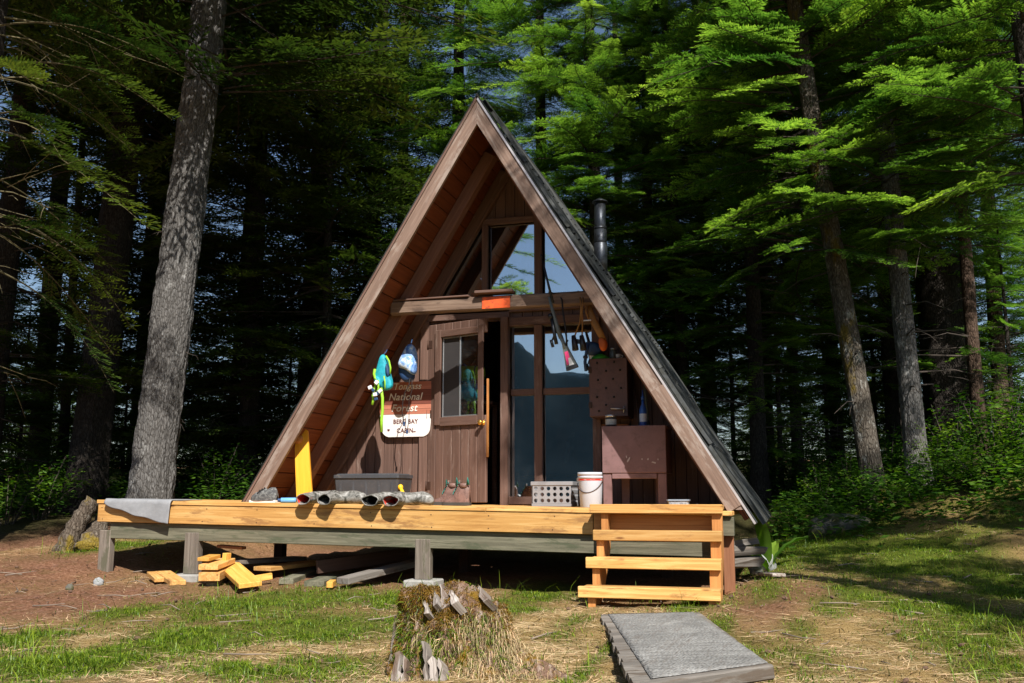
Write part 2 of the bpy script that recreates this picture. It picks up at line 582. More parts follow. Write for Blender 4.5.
for side in (-1, 1):
    dirn = np.array([side * CT, 0, -ST]); nrm = np.array([side * ST, 0, CT])
    R = np.stack([dirn, np.cross(nrm, dirn), nrm], 1)
    s_end = 4.98 if side > 0 else 4.86
    # sheathing boards, running front to back
    mb = MB()
    s = 0.06; k = 0
    while s < s_end - 0.06:
        w = 0.182
        mb.board(roof_pt(side, s + w / 2, 0.055, YR + 0.0), roof_pt(side, s + w / 2, 0.055, YB), w - 0.006, 0.036, up=nrm, ch=0.006)
        s += w; k += 1
    mb.build('roof_sheathing', M['soffit'], cabin)
    # rake board
    mb = MB()
    s1 = 4.80 if side < 0 else 4.87
    cut = 0.30 * 0.15
    poly = [roof_pt(side, 0.0, 0.0, YR - 0.04), roof_pt(side, s1 + 0.03, 0.0, YR - 0.04), roof_pt(side, s1 - 0.06, 0.152, YR - 0.04), roof_pt(side, 0.152 * SL, 0.152, YR - 0.04)]
    P = np.array(poly); d = np.array([0, 0.04, 0])
    loc = np.array([[np.dot(q - P[0], dirn), np.dot(q - P[0], nrm), q[1]] for q in np.concatenate([P, P + d])]) + random.uniform(-9, 9)
    mb.prism(P, d, gc=loc)
    if side > 0:  # a second length of trim lapped over the lower half of the rake
        mb.board(roof_pt(side, 3.55, 0.075, YR - 0.046), roof_pt(side, 4.84, 0.075, YR - 0.046), 0.014, 0.158, up=nrm, ch=0.003)
    mb.build('rake_board', M['rake'], cabin)
    # metal drip edge on the front
    mb = MB()
    mb.board(roof_pt(side, -0.03, -0.009, YR - 0.02), roof_pt(side, s_end + 0.06, -0.009, YR - 0.02), 0.075, 0.012, up=nrm, ch=0.003)
    mb.build('roof_edge', M['metalroof'], cabin)
    mb = MB(); mb.board(roof_pt(side, -0.01, 0.006, YR - 0.050), roof_pt(side, s_end + 0.06, 0.006, YR - 0.050), 0.008, 0.026, up=nrm, ch=0.002)
    mb.build('drip_edge', M['metaltrim'] if side > 0 else M['brown'], cabin)
    # ribbed metal roofing in lapped courses
    mb = MB()
    ys = []
    y = YR + 0.06
    while y < YB + 0.1:
        for dy, hh in ((0, 0), (0.03, 0), (0.05, 0.028), (0.085, 0.028), (0.105, 0), (0.16, 0.0), (0.18, 0.006), (0.20, 0)):
            ys.append((y + dy, hh))
        y += 0.235
    courses = 6
    for c in range(courses):
        sa = (s_end + 0.10) * c / courses - (0.10 if c else 0); sb = (s_end + 0.10) * (c + 1) / courses
        prof = []
        for i, ss in enumerate(np.linspace(sa, sb, 5)):
            lift = 0.012 + 0.020 * i / 4 + 0.006 * math.sin(c * 2.1 + i)
            prof.append([roof_pt(side, ss, -(hh + lift), yy) for yy, hh in ys])
        P = np.array(prof)
        mb.slab(P if side < 0 else P[:, ::-1], 0.006, smooth=False)
    rf = mb.build('metal_roofing', M['metalroof'], cabin)
    # rafters under the sheathing
    for ya, yb, s0 in ((9.46, 9.58, 0.35), (YW - 0.09, YW - 0.005, 0.35)):
        mb = MB()
        yc = (ya + yb) / 2
        mb.board(roof_pt(side, s0, 0.14, yc), roof_pt(side, s_end - 0.13, 0.14, yc), yb - ya, 0.130, up=nrm, ch=0.006)
        mb.build('rafter', M['rafter'] if ya < 10 else M['brown'], cabin)

mb = MB()   # ridge cap
for side in (-1, 1):
    nrm = np.array([side * ST, 0, CT])
    mb.board(roof_pt(side, 0.075, -0.052, YR + 0.03), roof_pt(side, 0.075, -0.052, YB + 0.05), 0.17, 0.008, up=nrm, ch=0.002)
mb.build('ridge_cap', M['metalroof'], cabin)

# tie beam with a weathered, uneven face
mb = MB()
mb.board(at(391, 309, 9.40), at(600, 297.5, 9.40), 0.10, 0.145, ch=0.018)
beam = mb.build('tie_beam', M['log'], cabin)
mb = MB(); mb.board(at(476, 293.5, 9.35), at(514, 291.5, 9.37), 0.16, 0.032, ch=0.006, mi=0); mb.board(at(393, 301.5, 9.40), at(470, 296.5, 9.38), 0.11, 0.018, ch=0.004)
mb.build('loose_board', M['brown'], beam)
M['orangepaint'] = plain('orange_paint', (0.75, 0.10, 0.015), 0.6, 0, 0.35, 9, dirt=(0.30, 0.05, 0.02), dfac=0.6)
mb = MB(); mb.board(at(482, 303.2, 9.343), at(510, 301.6, 9.343), 0.008, 0.125, ch=0.002)
mb.build('orange_panel', M['orangepaint'], beam)

# front wall: vertical boards clipped under the roof
IN = 0.085
D_X0, D_X1, D_Z1 = -3.86, -2.985, 2.90          # doorway
W_X0, W_X1, W_Z0, W_Z1 = -2.90, -1.90, 0.93, 2.82   # tall windows
U_X0, U_X1, U_Z0, U_Z1 = -3.19, -2.56, 3.06, 4.08   # upper window


def wall_boards(mb, x0, x1, z0, z1, y0, y1, bw=0.115):
    x = x0
    while x < x1 - 1e-4:
        xe = min(x + bw, x1)
        cutx = [x + 0.0035, xe - 0.0035]
        if cutx[0] < XA < cutx[1]:
            cutx = [cutx[0], XA, cutx[1]]
        top = [min(z1, roof_in(q, IN)) for q in cutx]
        if max(top) > z0 + 0.01:
            if min(top) < z0:      # clip the corner
                i = 0 if top[0] < z0 else -1
                sgn = -1 if cutx[i] < XA else 1
                cutx[i] = XA + sgn * (ZA - IN / CT - z0) / SL
                top[i] = z0 + 0.001
            poly = [(cutx[0], y0, z0), (cutx[-1], y0, z0)] + [(q, y0, t) for q, t in zip(cutx[::-1], top[::-1])]
            P = np.array(poly); d = np.array([0, y1 - y0, 0])
            V = np.concatenate([P, P + d])
            off = random.uniform(-50, 50)
            mb.prism(P, d, gc=np.stack([V[:, 2] + off, V[:, 0] + off, V[:, 1]], 1))
        x = xe


mb = MB()
XL = XA - 2.45; XRR = XA + 2.45
wall_boards(mb, XL, D_X0, 0.80, 9, YW, YW + 0.05)                      # left of the door
wall_boards(mb, D_X0, D_X1, D_Z1, U_Z0, YW, YW + 0.05)                 # above the door
wall_boards(mb, D_X1, W_X1, W_Z1 + 0.0, U_Z0, YW, YW + 0.05)           # band over the windows
wall_boards(mb, W_X1, XRR, 0.80, U_Z0 - 0.0, YW, YW + 0.05)            # right
wall_boards(mb, U_X0, U_X1 + 0.03, U_Z1, 9, YW, YW + 0.05)             # gable peak
mb.box((W_X0 / 2 + W_X1 / 2, YW + 0.03, (0.80 + W_Z0) / 2), (W_X1 - W_X0, 0.05, W_Z0 - 0.80))
mb.build('front_wall', M['brown'], cabin)
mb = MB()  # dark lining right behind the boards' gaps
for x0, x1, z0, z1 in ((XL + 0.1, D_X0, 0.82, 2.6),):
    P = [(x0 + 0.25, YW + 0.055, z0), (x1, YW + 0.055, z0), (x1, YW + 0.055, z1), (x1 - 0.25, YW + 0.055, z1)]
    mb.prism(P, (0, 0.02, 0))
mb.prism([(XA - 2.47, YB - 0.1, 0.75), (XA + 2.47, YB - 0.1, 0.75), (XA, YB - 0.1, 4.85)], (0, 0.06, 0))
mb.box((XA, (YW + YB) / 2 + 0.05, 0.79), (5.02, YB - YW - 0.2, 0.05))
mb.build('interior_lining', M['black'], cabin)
# trim boards between the openings
def trim(mb, x0, x1, z0, z1, y=YW - 0.03, d=0.05):
    mb.box(((x0 + x1) / 2, y, (z0 + z1) / 2), (z1 - z0, x1 - x0, d), np.stack([(0, 0, 1), (1, 0, 0), (0, 1, 0)], 1), 0.004)
def trimh(mb, x0, x1, z0, z1, y=YW - 0.025, d=0.05):
    mb.box(((x0 + x1) / 2, y, (z0 + z1) / 2), (x1 - x0, d, z1 - z0), None, 0.004)

fr = MB(); trim(fr, D_X0 - 0.10, D_X0, 0.83, D_Z1 + 0.02); trimh(fr, D_X0 - 0.10, D_X1 + 0.09, D_Z1 + 0.022, D_Z1 + 0.115); trim(fr, D_X1 + 0.002, D_X1 + 0.088, 0.83, D_Z1 + 0.02, y=YW - 0.06, d=0.11)
fr.build('door_frame', M['brown'], cabin)

def window(parts, quads):
    w = MB()
    for a in parts: (trim if a[0] == 'v' else trimh)(w, *a[1:])
    o = w.build('window', M['brown'], cabin)
    for q in quads:
        g = MB(); P = np.array([(x, YW + 0.028, z) for x, z in q])
        g.prism(P, (0, 0.006, 0)); g.build('pane', M['glass'], o)
    return o
MU = -2.565
zm = at(560, 391, YW)[2]
window([('v', MU - 0.045, MU + 0.045, W_Z0, W_Z1), ('v', W_X1 - 0.06, W_X1 + 0.03, W_Z0, W_Z1, YW - 0.028), ('h', W_X0 + 0.01, MU - 0.047, zm - 0.035, zm + 0.035, YW + 0.01), ('h', MU + 0.047, W_X1 - 0.062, zm - 0.035, zm + 0.035, YW + 0.01),
        ('h', W_X0, W_X1 + 0.03, W_Z1 + 0.002, W_Z1 + 0.10), ('h', W_X0, W_X1 + 0.03, W_Z0 - 0.085, W_Z0 - 0.002, YW - 0.03)],
       [[(W_X0 - 0.02, W_Z0), (MU, W_Z0), (MU, zm), (W_X0 - 0.02, zm)], [(MU, W_Z0), (W_X1, W_Z0), (W_X1, zm), (MU, zm)],
        [(W_X0 - 0.02, zm), (MU, zm), (MU, W_Z1), (W_X0 - 0.02, W_Z1)], [(MU, zm), (W_X1, zm), (W_X1, W_Z1), (MU, W_Z1)]])
rz = lambda x: roof_in(x, 0.16)
window([('v', U_X0 - 0.035, U_X0 + 0.035, U_Z0, U_Z1 - 0.06), ('v', U_X1 - 0.045, U_X1 + 0.045, U_Z0, U_Z1 + 0.06), ('h', U_X0 - 0.035, U_X1 - 0.047, U_Z1 - 0.058, U_Z1 + 0.01, YW - 0.02), ('h', XA - 1.0, XA + 1.15, U_Z0 - 0.075, U_Z0 - 0.002)],
       [[(U_X0, U_Z0), (U_X1, U_Z0), (U_X1, U_Z1), (U_X0, U_Z1)],
        [(XA - (ZA - 0.2 - U_Z0) / SL, U_Z0), (U_X0, U_Z0), (U_X0, rz(U_X0))],
        [(U_X1, U_Z0), (XA + (ZA - 0.2 - U_Z0) / SL, U_Z0), (U_X1, rz(U_X1) - 0.0)]])
mb = MB()
mb.prism([(U_X1 + 0.02, YW + 0.02, rz(U_X1 + 0.02)), (XA + (ZA - 0.16 - U_Z0) / SL, YW + 0.02, U_Z0), (XA + (ZA + 0.1 - U_Z0) / SL, YW + 0.02, U_Z0), (U_X1 + 0.02, YW + 0.02, roof_in(U_X1 + .02, 0.03))], (0, 0.03, 0))
mb.build('gable_trim', M['darkbrown'], cabin)

# door, hinged on the left and standing ajar
AJ = math.radians(20)
du = np.array([math.cos(AJ), -math.sin(AJ), 0]); dn = np.array([-math.sin(AJ), -math.cos(AJ), 0])
H0 = np.array([D_X0 + 0.012, YW - 0.01, 0.0])
RD = np.stack([np.array([0, 0, 1.0]), du, np.cross([0, 0, 1.0], du)], 1)
DW, DZ0, DZ1 = 0.835, 0.865, 2.875


def dpix(px, py):
    p = at_plane(px, py, H0, dn)
    return float(np.dot(p - H0, du)), p[2]


def dbox(mb, u0, u1, z0, z1, w0, w1, ch=0.004, horiz=False):
    c = H0 + du * (u0 + u1) / 2 + np.array([0, 0, (z0 + z1) / 2]) + dn * (w0 + w1) / 2
    if horiz:
        Rh = np.stack([du, np.array([0, 0, 1.0]), np.cross(du, [0, 0, 1.0])], 1)
        mb.box(c, (u1 - u0, z1 - z0, w1 - w0), Rh, ch)
    else:
        mb.box(c, (z1 - z0, u1 - u0, w1 - w0), RD, ch)


gu0, gz1 = dpix(444.5, 338); gu1, gz0 = dpix(481, 415.5)
mb = MB(); nb = 7
for i in range(nb):
    a, b = DW * i / nb, DW * (i + 1) / nb
    segs = [(DZ0, DZ1)] if (b < gu0 or a > gu1) else [(DZ0, gz0 - 0.0), (gz1, DZ1)]
    for z0, z1 in segs:
        dbox(mb, a + 0.002, b - 0.002, z0, z1, 0.0, 0.04, 0.006)
door = mb.build('door', M['brown'], cabin)
# fill boards beside the glass where a board is only partly cut
mb = MB()
dbox(mb, gu0 - 0.085, gu0, gz0 - 0.085, gz1 + 0.085, 0.042, 0.066)
dbox(mb, gu1, gu1 + 0.07, gz0 - 0.085, gz1 + 0.085, 0.042, 0.066)
dbox(mb, gu0 + 0.001, gu1 - 0.001, gz0 - 0.10, gz0, 0.042, 0.07, horiz=True)
dbox(mb, gu0 + 0.001, gu1 - 0.001, gz1, gz1 + 0.075, 0.042, 0.066, horiz=True)
mb.build('window_casing', M['brown'], door)
mb = MB(); gm = dpix(461.5, 370)[0]
for u in (gu0 + 0.008, gm, gu1 - 0.008): dbox(mb, u - 0.008, u + 0.008, gz0, gz1, 0.012, 0.032, 0.002)
for z in (gz0 + 0.008, gz1 - 0.008): dbox(mb, gu0 + 0.018, gu1 - 0.018, z - 0.008, z + 0.008, 0.010, 0.030, 0.002, True)
mb.build('window_sash', M['alu'], door)
mb = MB(); dbox(mb, gm + 0.009, gu1 - 0.017, gz0 + 0.018, gz1 - 0.018, 0.018, 0.023, 0.001); mb.build('pane', M['doorglass'], door)
mb = MB(); dbox(mb, gu0 + 0.017, gm - 0.009, gz0 + 0.018, gz1 - 0.018, 0.018, 0.023, 0.001); mb.build('insect_screen', M['screen'], door)
hu, hz = dpix(485.5, 423)
mb = MB(); hc = H0 + du * (hu - 0.0) + np.array([0, 0, hz])
mb.lathe(hc + dn * 0.04, [(0.03, 0), (0.03, 0.006), (0.012, 0.012), (0.012, 0.04), (0.028, 0.05), (0.03, 0.066), (0.02, 0.078), (0.004, 0.08)], 16, np.stack([du, np.array([0, 0, 1.0]), dn], 1))
mb.tube([hc + dn * 0.08, hc + dn * 0.085 + du * 0.05 + np.array([0, 0, 0.02])], 0.009, 8)
mb.build('handle', M['brass'], door)
mb = MB(); dbox(mb, DW + 0.001, DW + 0.016, 1.35, 2.2, 0.006, 0.034, 0.002); mb.build('weather_strip', M['orangewood'], door)
for z in (1.05, 1.85, 2.65):
    mb = MB(); mb.tube([H0 + dn * 0.05 + np.array([0, 0, z - 0.05]), H0 + dn * 0.05 + np.array([0, 0, z + 0.05])], 0.009, 8); dbox(mb, 0.0, 0.06, z - 0.045, z + 0.045, 0.041, 0.044, 0.0005)
    mb.build('hinge', M['darkbrown'], door)

# stove pipe through the far slope
pc = at(600.5, 240, 11.5); px_, pz1 = pc[0], at(600, 204, 11.5)[2]
mb = MB()
mb.lathe((px_, 11.5, 0), [(0.072, 3.6), (0.072, 4.12)], 20); mb.lathe((px_, 11.5, 0), [(0.082, 3.55), (0.085, 4.08), (0.076, 4.09)], 20)
mb.lathe((px_, 11.5, 0), [(0.072, 4.10), (0.072, pz1)], 20)
sp = mb.build('stovepipe', M['steel'], cabin)
mb = MB(); mb.lathe((px_, 11.5, 0), [(0.080, 4.26), (0.080, 4.30)], 20); mb.lathe((px_, 11.5, 0), [(0.078, 4.085), (0.080, 4.11), (0.080, 4.27)], 20); mb.build('pipe_band', M['steel'], sp)
mb = MB(); mb.lathe((px_, 11.5, 0), [(0.02, pz1 + 0.03), (0.10, pz1 + 0.015), (0.10, pz1 + 0.03), (0.01, pz1 + 0.08)], 20)
for a in range(3):
    ca, sa_ = math.cos(a * 2.1) * 0.065, math.sin(a * 2.1) * 0.065
    mb.tube([(px_ + ca, 11.5 + sa_, pz1 - 0.03), (px_ + ca, 11.5 + sa_, pz1 + 0.025)], 0.005, 6)
mb.build('pipe_cap', M['steel'], sp)

# ------------------------------------------------------------------ deck
deck = thing('deck', (-3.7, 9.3, gz(-3.7, 9.3)), 'raised wooden deck with a fresh golden board along its front edge, carrying the cabin', 'deck')
shear = lambda v: v + np.stack([np.zeros(len(v)), np.zeros(len(v)), -0.0148 * (v[:, 0] + 3.05)], 1)
X0D, X1D, YD = -6.90, -0.44, 8.5
mb = MB()
y = YD - 0.012
k = 0
while y < YW - 0.02:
    splits = [X0D - 0.01, -3.3 + (0.9 if k % 2 else 0.25), X1D]
    if k == 0: splits = [X0D - 0.015, -2.66, X1D]
    for a, b in zip(splits[:-1], splits[1:]):
        w = 0.14
        mb.box(((a + b) / 2, y + w / 2, 0.84 - 0.019), (b - a - 0.004, w - 0.005, 0.038), None, 0.004)
    y += 0.145; k += 1
mb.xform(shear).build('decking', M['fresh'], deck)
mb = MB()
mb.box(((X0D - 1.66) / 2 - 0.0, YD + 0.02, 0.84 - 0.040 - 0.0925), (-1.66 - X0D, 0.038, 0.185), None, 0.004)
fb = mb.xform(shear).build('fascia_board', M['fresh'], deck)
M['nail'] = plain('rusty_nail', (0.06, 0.035, 0.025), 0.6, 0.5)
mb = MB()
for x in np.arange(X0D + 0.08, -1.75, 0.6):
    for dz in (0.03, 0.15):
        xx = x + random.uniform(-.03, .03); mb.lathe((xx, YD + 0.0005, 0.84 - 0.04 - dz - random.uniform(0, .012)), [(0.0055, 0), (0.0055, 0.0012)], 8, np.stack([(1, 0, 0), (0, 0, 1), (0, -1, 0)], 1))
mb.xform(shear).build('nail_heads', M['nail'], fb)['kind'] = 'stuff'
mb = MB(); mb.box(((-1.655 - 0.56) / 2, YD + 0.02, 0.84 - 0.040 - 0.0925), (1.09, 0.038, 0.185), None, 0.004)
mb.xform(shear).build('fascia_board', M['orangewood'], deck)
mb = MB(); mb.box(((X0D + 0.13 - 0.6) / 2, YD + 0.085, 0.84 - 0.225 - 0.085), (-0.6 - X0D - 0.13, 0.085, 0.168), None, 0.006)
mb.xform(shear).build('support_beam', M['greywood'], deck)
mb = MB()
for x in np.arange(X0D + 0.06, X1D, 0.6):
    mb = MB(); mb.box((x, (YD + 0.045 + YW) / 2, 0.84 - 0.038 - 0.09), (0.04, YW - YD - 0.06, 0.17), None, 0.003)
    mb.xform(shear).build('joist', M['darkbrown'], deck)
mb = MB(); mb.box((-0.495, YD + 0.09, 0.84 - 0.045 - 0.085), (0.12, 0.12, 0.16), None, 0.004)
mb.xform(shear).build('rim_block', M['greywood'], deck)
for (pl, pr, pb, Y, mat, pier) in ((103, 114, 567, YD + 0.08, 'postwood', 0), (188, 202, 573, YD + 0.08, 'postwood', 1), (417, 432, 573, YD + 0.08, 'postwood', 1), (722, 733, 592, YD + 0.16, 'redpost', 0)):
    p = at((pl + pr) / 2, 520, Y); w = at(pr, 520, Y)[0] - at(pl, 520, Y)[0]
    zb = gz(p[0], Y) - 0.05
    ztop = DECK(p[0]) - 0.31 if mat == 'postwood' else DECK(p[0]) - 0.13
    mb = MB(); zb2 = zb + (0.11 if pier else 0)
    mb.box((p[0], Y, (zb2 + ztop) / 2), (ztop - zb2, w, 0.085), np.stack([(0, 0, 1), (1, 0, 0), (0, 1, 0)], 1), 0.006)
    po = mb.build('post', M[mat], deck)
    if pier:
        mb = MB(); mb.box((p[0], Y, zb + 0.05), (0.30, 0.30, 0.12), None, 0.012); mb.build('pier_block', M['concrete'], po)
mb = MB()
for x, y in ((-5.6, 10.0), (-3.4, 10.1), (-1.2, 10.1)):
    zb = gz(x, y) - 0.05
    mb = MB(); mb.box((x, y, (zb + 0.66) / 2), (0.66 - zb, 0.11, 0.11), np.stack([(0, 0, 1), (1, 0, 0), (0, 1, 0)], 1), 0.006)
    mb.build('post', M['darkbrown'], deck)
# a short reddish block nailed under the beam
mb = MB(); mb.board(at(219, 546, YD + 0.2), at(244, 548, YD + 0.2), 0.09, 0.03); mb.build('nailer_block', M['redpost'], deck)

# ------------------------------------------------------------------ stairs
stairs = thing('stairs', (-1.07, 8.0, gz(-1.07, 8.0)), 'open wooden stairs with thick pale treads leading up to the deck', 'stairs')
tops = ((0.862, 8.33, -1.655, -0.512), (0.649, 8.10, -1.585, -0.512), (0.433, 7.90, -1.61, -0.514), (0.216, 7.70, -1.635, -0.512))
for zt, yf, xa, xb in tops:
    mb = MB(); th = 0.088 if zt < 0.8 else 0.078
    dep = 0.24 if zt < 0.8 else 0.30
    mb.box(((xa + xb) / 2, yf + 0.02, zt - th / 2), (xb - xa, 0.04, th), None, 0.005)
    mb.box(((xa + xb) / 2 + 0.01, yf + 0.042 + (dep - 0.04) / 2, zt - 0.026), (xb - xa - 0.03, dep - 0.044, 0.04), None, 0.004)
    mb.build('tread', M['fresh'], stairs)
for xs, w in ((-1.53, 0.06), (-0.565, 0.085)):
    mb = MB()
    gb = gz(xs, 7.8) - 0.04
    # saw-tooth carriage
    pts = [(7.76, gb)]
    for i, (zt, yf, _, _) in enumerate(tops[::-1]):
        th = 0.088
        pts += [(yf + 0.05, zt - th - 0.0), (yf + 0.245 if i < 3 else 8.49, zt - th)]
    pts += [(8.49, 0.48), (8.0, gb - 0.02)]
    P = np.array([(xs - w / 2, a, b) for a, b in pts])
    # concave outline: build as vertical slices
    ysl = sorted(set([a for a, _ in pts]))
    for i, (zt, yf, _, _) in enumerate(tops[::-1]):
        y0 = yf + 0.045; y1 = (tops[::-1][i + 1][1] + 0.043) if i < 3 else 8.485
        lo = lambda q: max(gz(xs, 7.75) - 0.05, 0.48 + (q - 8.49) * 0.98 - 0.0)
        P = np.array([(xs - w / 2, y0, lo(y0)), (xs - w / 2, y1, lo(y1)), (xs - w / 2, y1, zt - 0.05), (xs - w / 2, y0, zt - 0.05)])
        V = np.concatenate([P, P + np.array([w, 0, 0])])
        mb.prism(P, (w, 0, 0), gc=np.stack([V[:, 2] * 1.0, V[:, 1], V[:, 0]], 1))
    mb.build('stringer', M['orangewood'], stairs)

# ------------------------------------------------------------------ boardwalk in front
A, B = at(601, 614, 7.05), at(699, 612, 7.1)
Cc, Dd = at(633, 682, 4.50), at(769, 663.5, 4.86)
walk = thing('boardwalk', ((A + B + Cc + Dd) / 4 - np.array([0, 0, 0.1])), 'low weathered boardwalk platform with a grey mesh mat, leading to the stairs', 'boardwalk')
M['walkplank'] = wood('walkway_plank', (0.11, 0.098, 0.086), (0.20, 0.18, 0.16), (0.32, 0.29, 0.26), 0.85, 1.0, 0.25, weather=(0.10, 0.075, 0.055), wfac=0.3, bstr=0.6)
mb = MB(); nP = 19
for i in range(nP):
    t0, t1 = i / nP + 0.0008, (i + 1) / nP - 0.0008
    e = random.uniform(-0.015, 0.012)
    q = [A + (Cc - A) * t0, A + (Cc - A) * t1, B + (Dd - B) * t1, B + (Dd - B) * t0]
    q = [p + (q[2] - q[1]) / np.linalg.norm(q[2] - q[1]) * (e if k < 2 else 0) for k, p in enumerate(q)]
    P = np.array(q) + np.array([0, 0, random.uniform(-0.004, 0.0)])
    V = np.concatenate([P, P - np.array([0, 0, 0.036])]); ax = (B - A) / np.linalg.norm(B - A)
    off = random.uniform(-50, 50)
    mb.prism(P, (0, 0, -0.036), gc=np.stack([V @ ax + off, V @ np.array([-ax[1], ax[0], 0]) + off, V[:, 2]], 1))
mb.build('planks', M['walkplank'], walk)
m, nt, b = new_mat('grey_mesh_mat')
v = coords(nt, 'Object', (1, 1, 1), (0, 0, 0.18))
w1 = N(nt, 'ShaderNodeTexVoronoi'); w1.inputs['Scale'].default_value = 60; w1.inputs['Randomness'].default_value = 0.9
nt.links.new(v, w1.inputs['Vector'])
n1 = noise(nt, v, 5, 8, 0.7)
rr = ramp(nt, [(0.3, (0.18, 0.178, 0.172)), (0.55, (0.30, 0.297, 0.288)), (0.75, (0.43, 0.425, 0.41))]); nt.links.new(n1, rr.inputs['Fac'])
r2 = ramp(nt, [(0.3, (1, 1, 1)), (0.62, (0.62, 0.60, 0.58))]); nt.links.new(w1.outputs['Distance'], r2.inputs['Fac'])
c = mix(nt, 0.8, rr.outputs['Color'], r2.outputs['Color'], 'MULTIPLY')
n2 = noise(nt, coords(nt, 'Object', (6, 0.8, 1), (0, 0, 0.18)), 4, 5, 0.6); r3 = ramp(nt, [(0.55, (0, 0, 0)), (0.7, (1, 1, 1))]); nt.links.new(n2, r3.inputs['Fac'])
c = mix(nt, math_(nt, 'MULTIPLY', r3.outputs['Color'], 0.45), c, (0.13, 0.10, 0.08))
nt.links.new(c, b.inputs['Base Color']); b.inputs['Roughness'].default_value = 0.9
bump(nt, b, math_(nt, 'ADD', w1.outputs['Distance'], math_(nt, 'MULTIPLY', noise(nt, coords(nt, 'Object', (1, 16, 1), (0, 0, 0.18)), 1.3, 3, 0.5), 2.5)), 0.9, 0.010)
M['mat'] = m
na, nb_ = 40, 16
G = np.zeros((na, nb_, 3))
for i in range(na):
    for j in range(nb_):
        t = 0.01 + 0.985 * i / (na - 1); s_ = 0.13 + 0.865 * j / (nb_ - 1)
        L = A + (Cc - A) * t; Rr = B + (Dd - B) * t
        s2 = s_ - 0.06 * (1 - t)
        G[i, j] = L + (Rr - L) * s2 + np.array([0, 0, 0.003 + 0.002 * vnoise(np.array([[i * 0.35, j * 0.5]]), 8)[0]])
mb = MB(); mb.slab(G, 0.003); o = mb.build('mesh_mat', M['mat'], walk)
mb = MB()
for P0, P1, w in ((Cc, Dd, 0.05),):
    d = (P1 - P0) / np.linalg.norm(P1 - P0); n_ = np.array([d[1], -d[0], 0])
    mb.board(P0 + n_ * 0.027 - np.array([0, 0, 0.038]), P1 + n_ * 0.027 - np.array([0, 0, 0.030]), 0.05, 0.070, ch=0.008)
mb.build('front_board', M['walkplank'], walk)
mb = MB()
for t in (0.14, 0.82):
    p0 = A + (B - A) * t - np.array([0, 0, 0.09]); p1 = Cc + (Dd - Cc) * t - np.array([0, 0, 0.10])
    mb = MB(); mb.board(p0, p0 + (p1 - p0) * 0.985, 0.09, 0.09, ch=0.006)
    mb.build('bearer', M['darkbrown'], walk)
# ------------------------------------------------------------------ sign on the wall
M['signbrown'] = wood('sign_salmon_board', (0.36, 0.12, 0.075), (0.45, 0.165, 0.105), (0.55, 0.22, 0.15), 0.6, 0.7, 0.05)
M['signshade'] = wood('sign_shadowed_board', (0.14, 0.040, 0.028), (0.19, 0.058, 0.040), (0.25, 0.085, 0.060), 0.6, 0.7, 0.05)  # darker bands carry the hanging vest's shadow in their colour
M['signwhite'] = plain('sign_cream_paint', (0.80, 0.76, 0.74), 0.6, 0, 0.06, 5)
M['letterwhite'] = plain('white_lettering', (0.82, 0.78, 0.72), 0.6)
M['letterbrown'] = plain('brown_lettering', (0.13, 0.035, 0.028), 0.6)
YS = YW - 0.035
sc_ = at(408, 410, YS)
sign = thing('cabin_sign', (sc_[0], YS, at(408, 437, YS)[2]), 'shield-shaped brown and cream wooden sign with script lettering, on the wall left of the door', 'sign')
W_top, W_bot = (at(434, 384, YS), at(380, 386, YS)), None
zt, zb = at(408, 382, YS)[2], at(408, 437, YS)[2]
xl0, xr0 = at(379.5, 384, YS)[0], at(435, 384, YS)[0]
xl1, xr1 = at(384, 430, YS)[0], at(430, 430, YS)[0]


def sx(side, z):
    t = (zt - z) / (zt - zb)
    a = (xl0 + (xl1 - xl0) * t ** 1.6) if side < 0 else (xr0 + (xr1 - xr0) * t ** 1.6)
    rc = 0.085
    d = z - zb
    if d < rc:
        a -= side * (rc - math.sqrt(max(0, rc * rc - (rc - d) ** 2)))
    d2 = zt - z
    if d2 < 0.05:
        a -= side * (0.05 - math.sqrt(max(0, 0.05 ** 2 - (0.05 - d2) ** 2)))
    return a


zz = lambda y: at(408, y, YS)[2]
bands = [(zt, zz(390), 'signbrown', 0.0), (zz(390), zz(397), 'signshade', 0.0), (zz(397), zz(404.5), 'signshade', 0.0), (zz(404.5), zz(409), 'signbrown', 0), (zz(409), zz(414.5), 'signbrown', 0.0), (zz(414.5), zb, 'signwhite', 0.0)]
for za, zb_, mt, dz in bands:
    mb = MB()
    zs = np.concatenate([np.linspace(za - 0.0015, za - 0.055, 6), np.linspace(za - 0.06, zb_ + 0.09, 4), np.linspace(zb_ + 0.085, zb_ + 0.0015, 9)]) if za - zb_ > 0.16 else np.linspace(za - 0.0015, zb_ + 0.0015, 9)
    poly = [(sx(-1, z), YS - 0.03, z) for z in zs] + [(sx(1, z), YS - 0.03, z) for z in zs[::-1]]
    mb.prism(poly, (0, 0.04, 0))
    mb.build('sign_board', M[mt], sign)


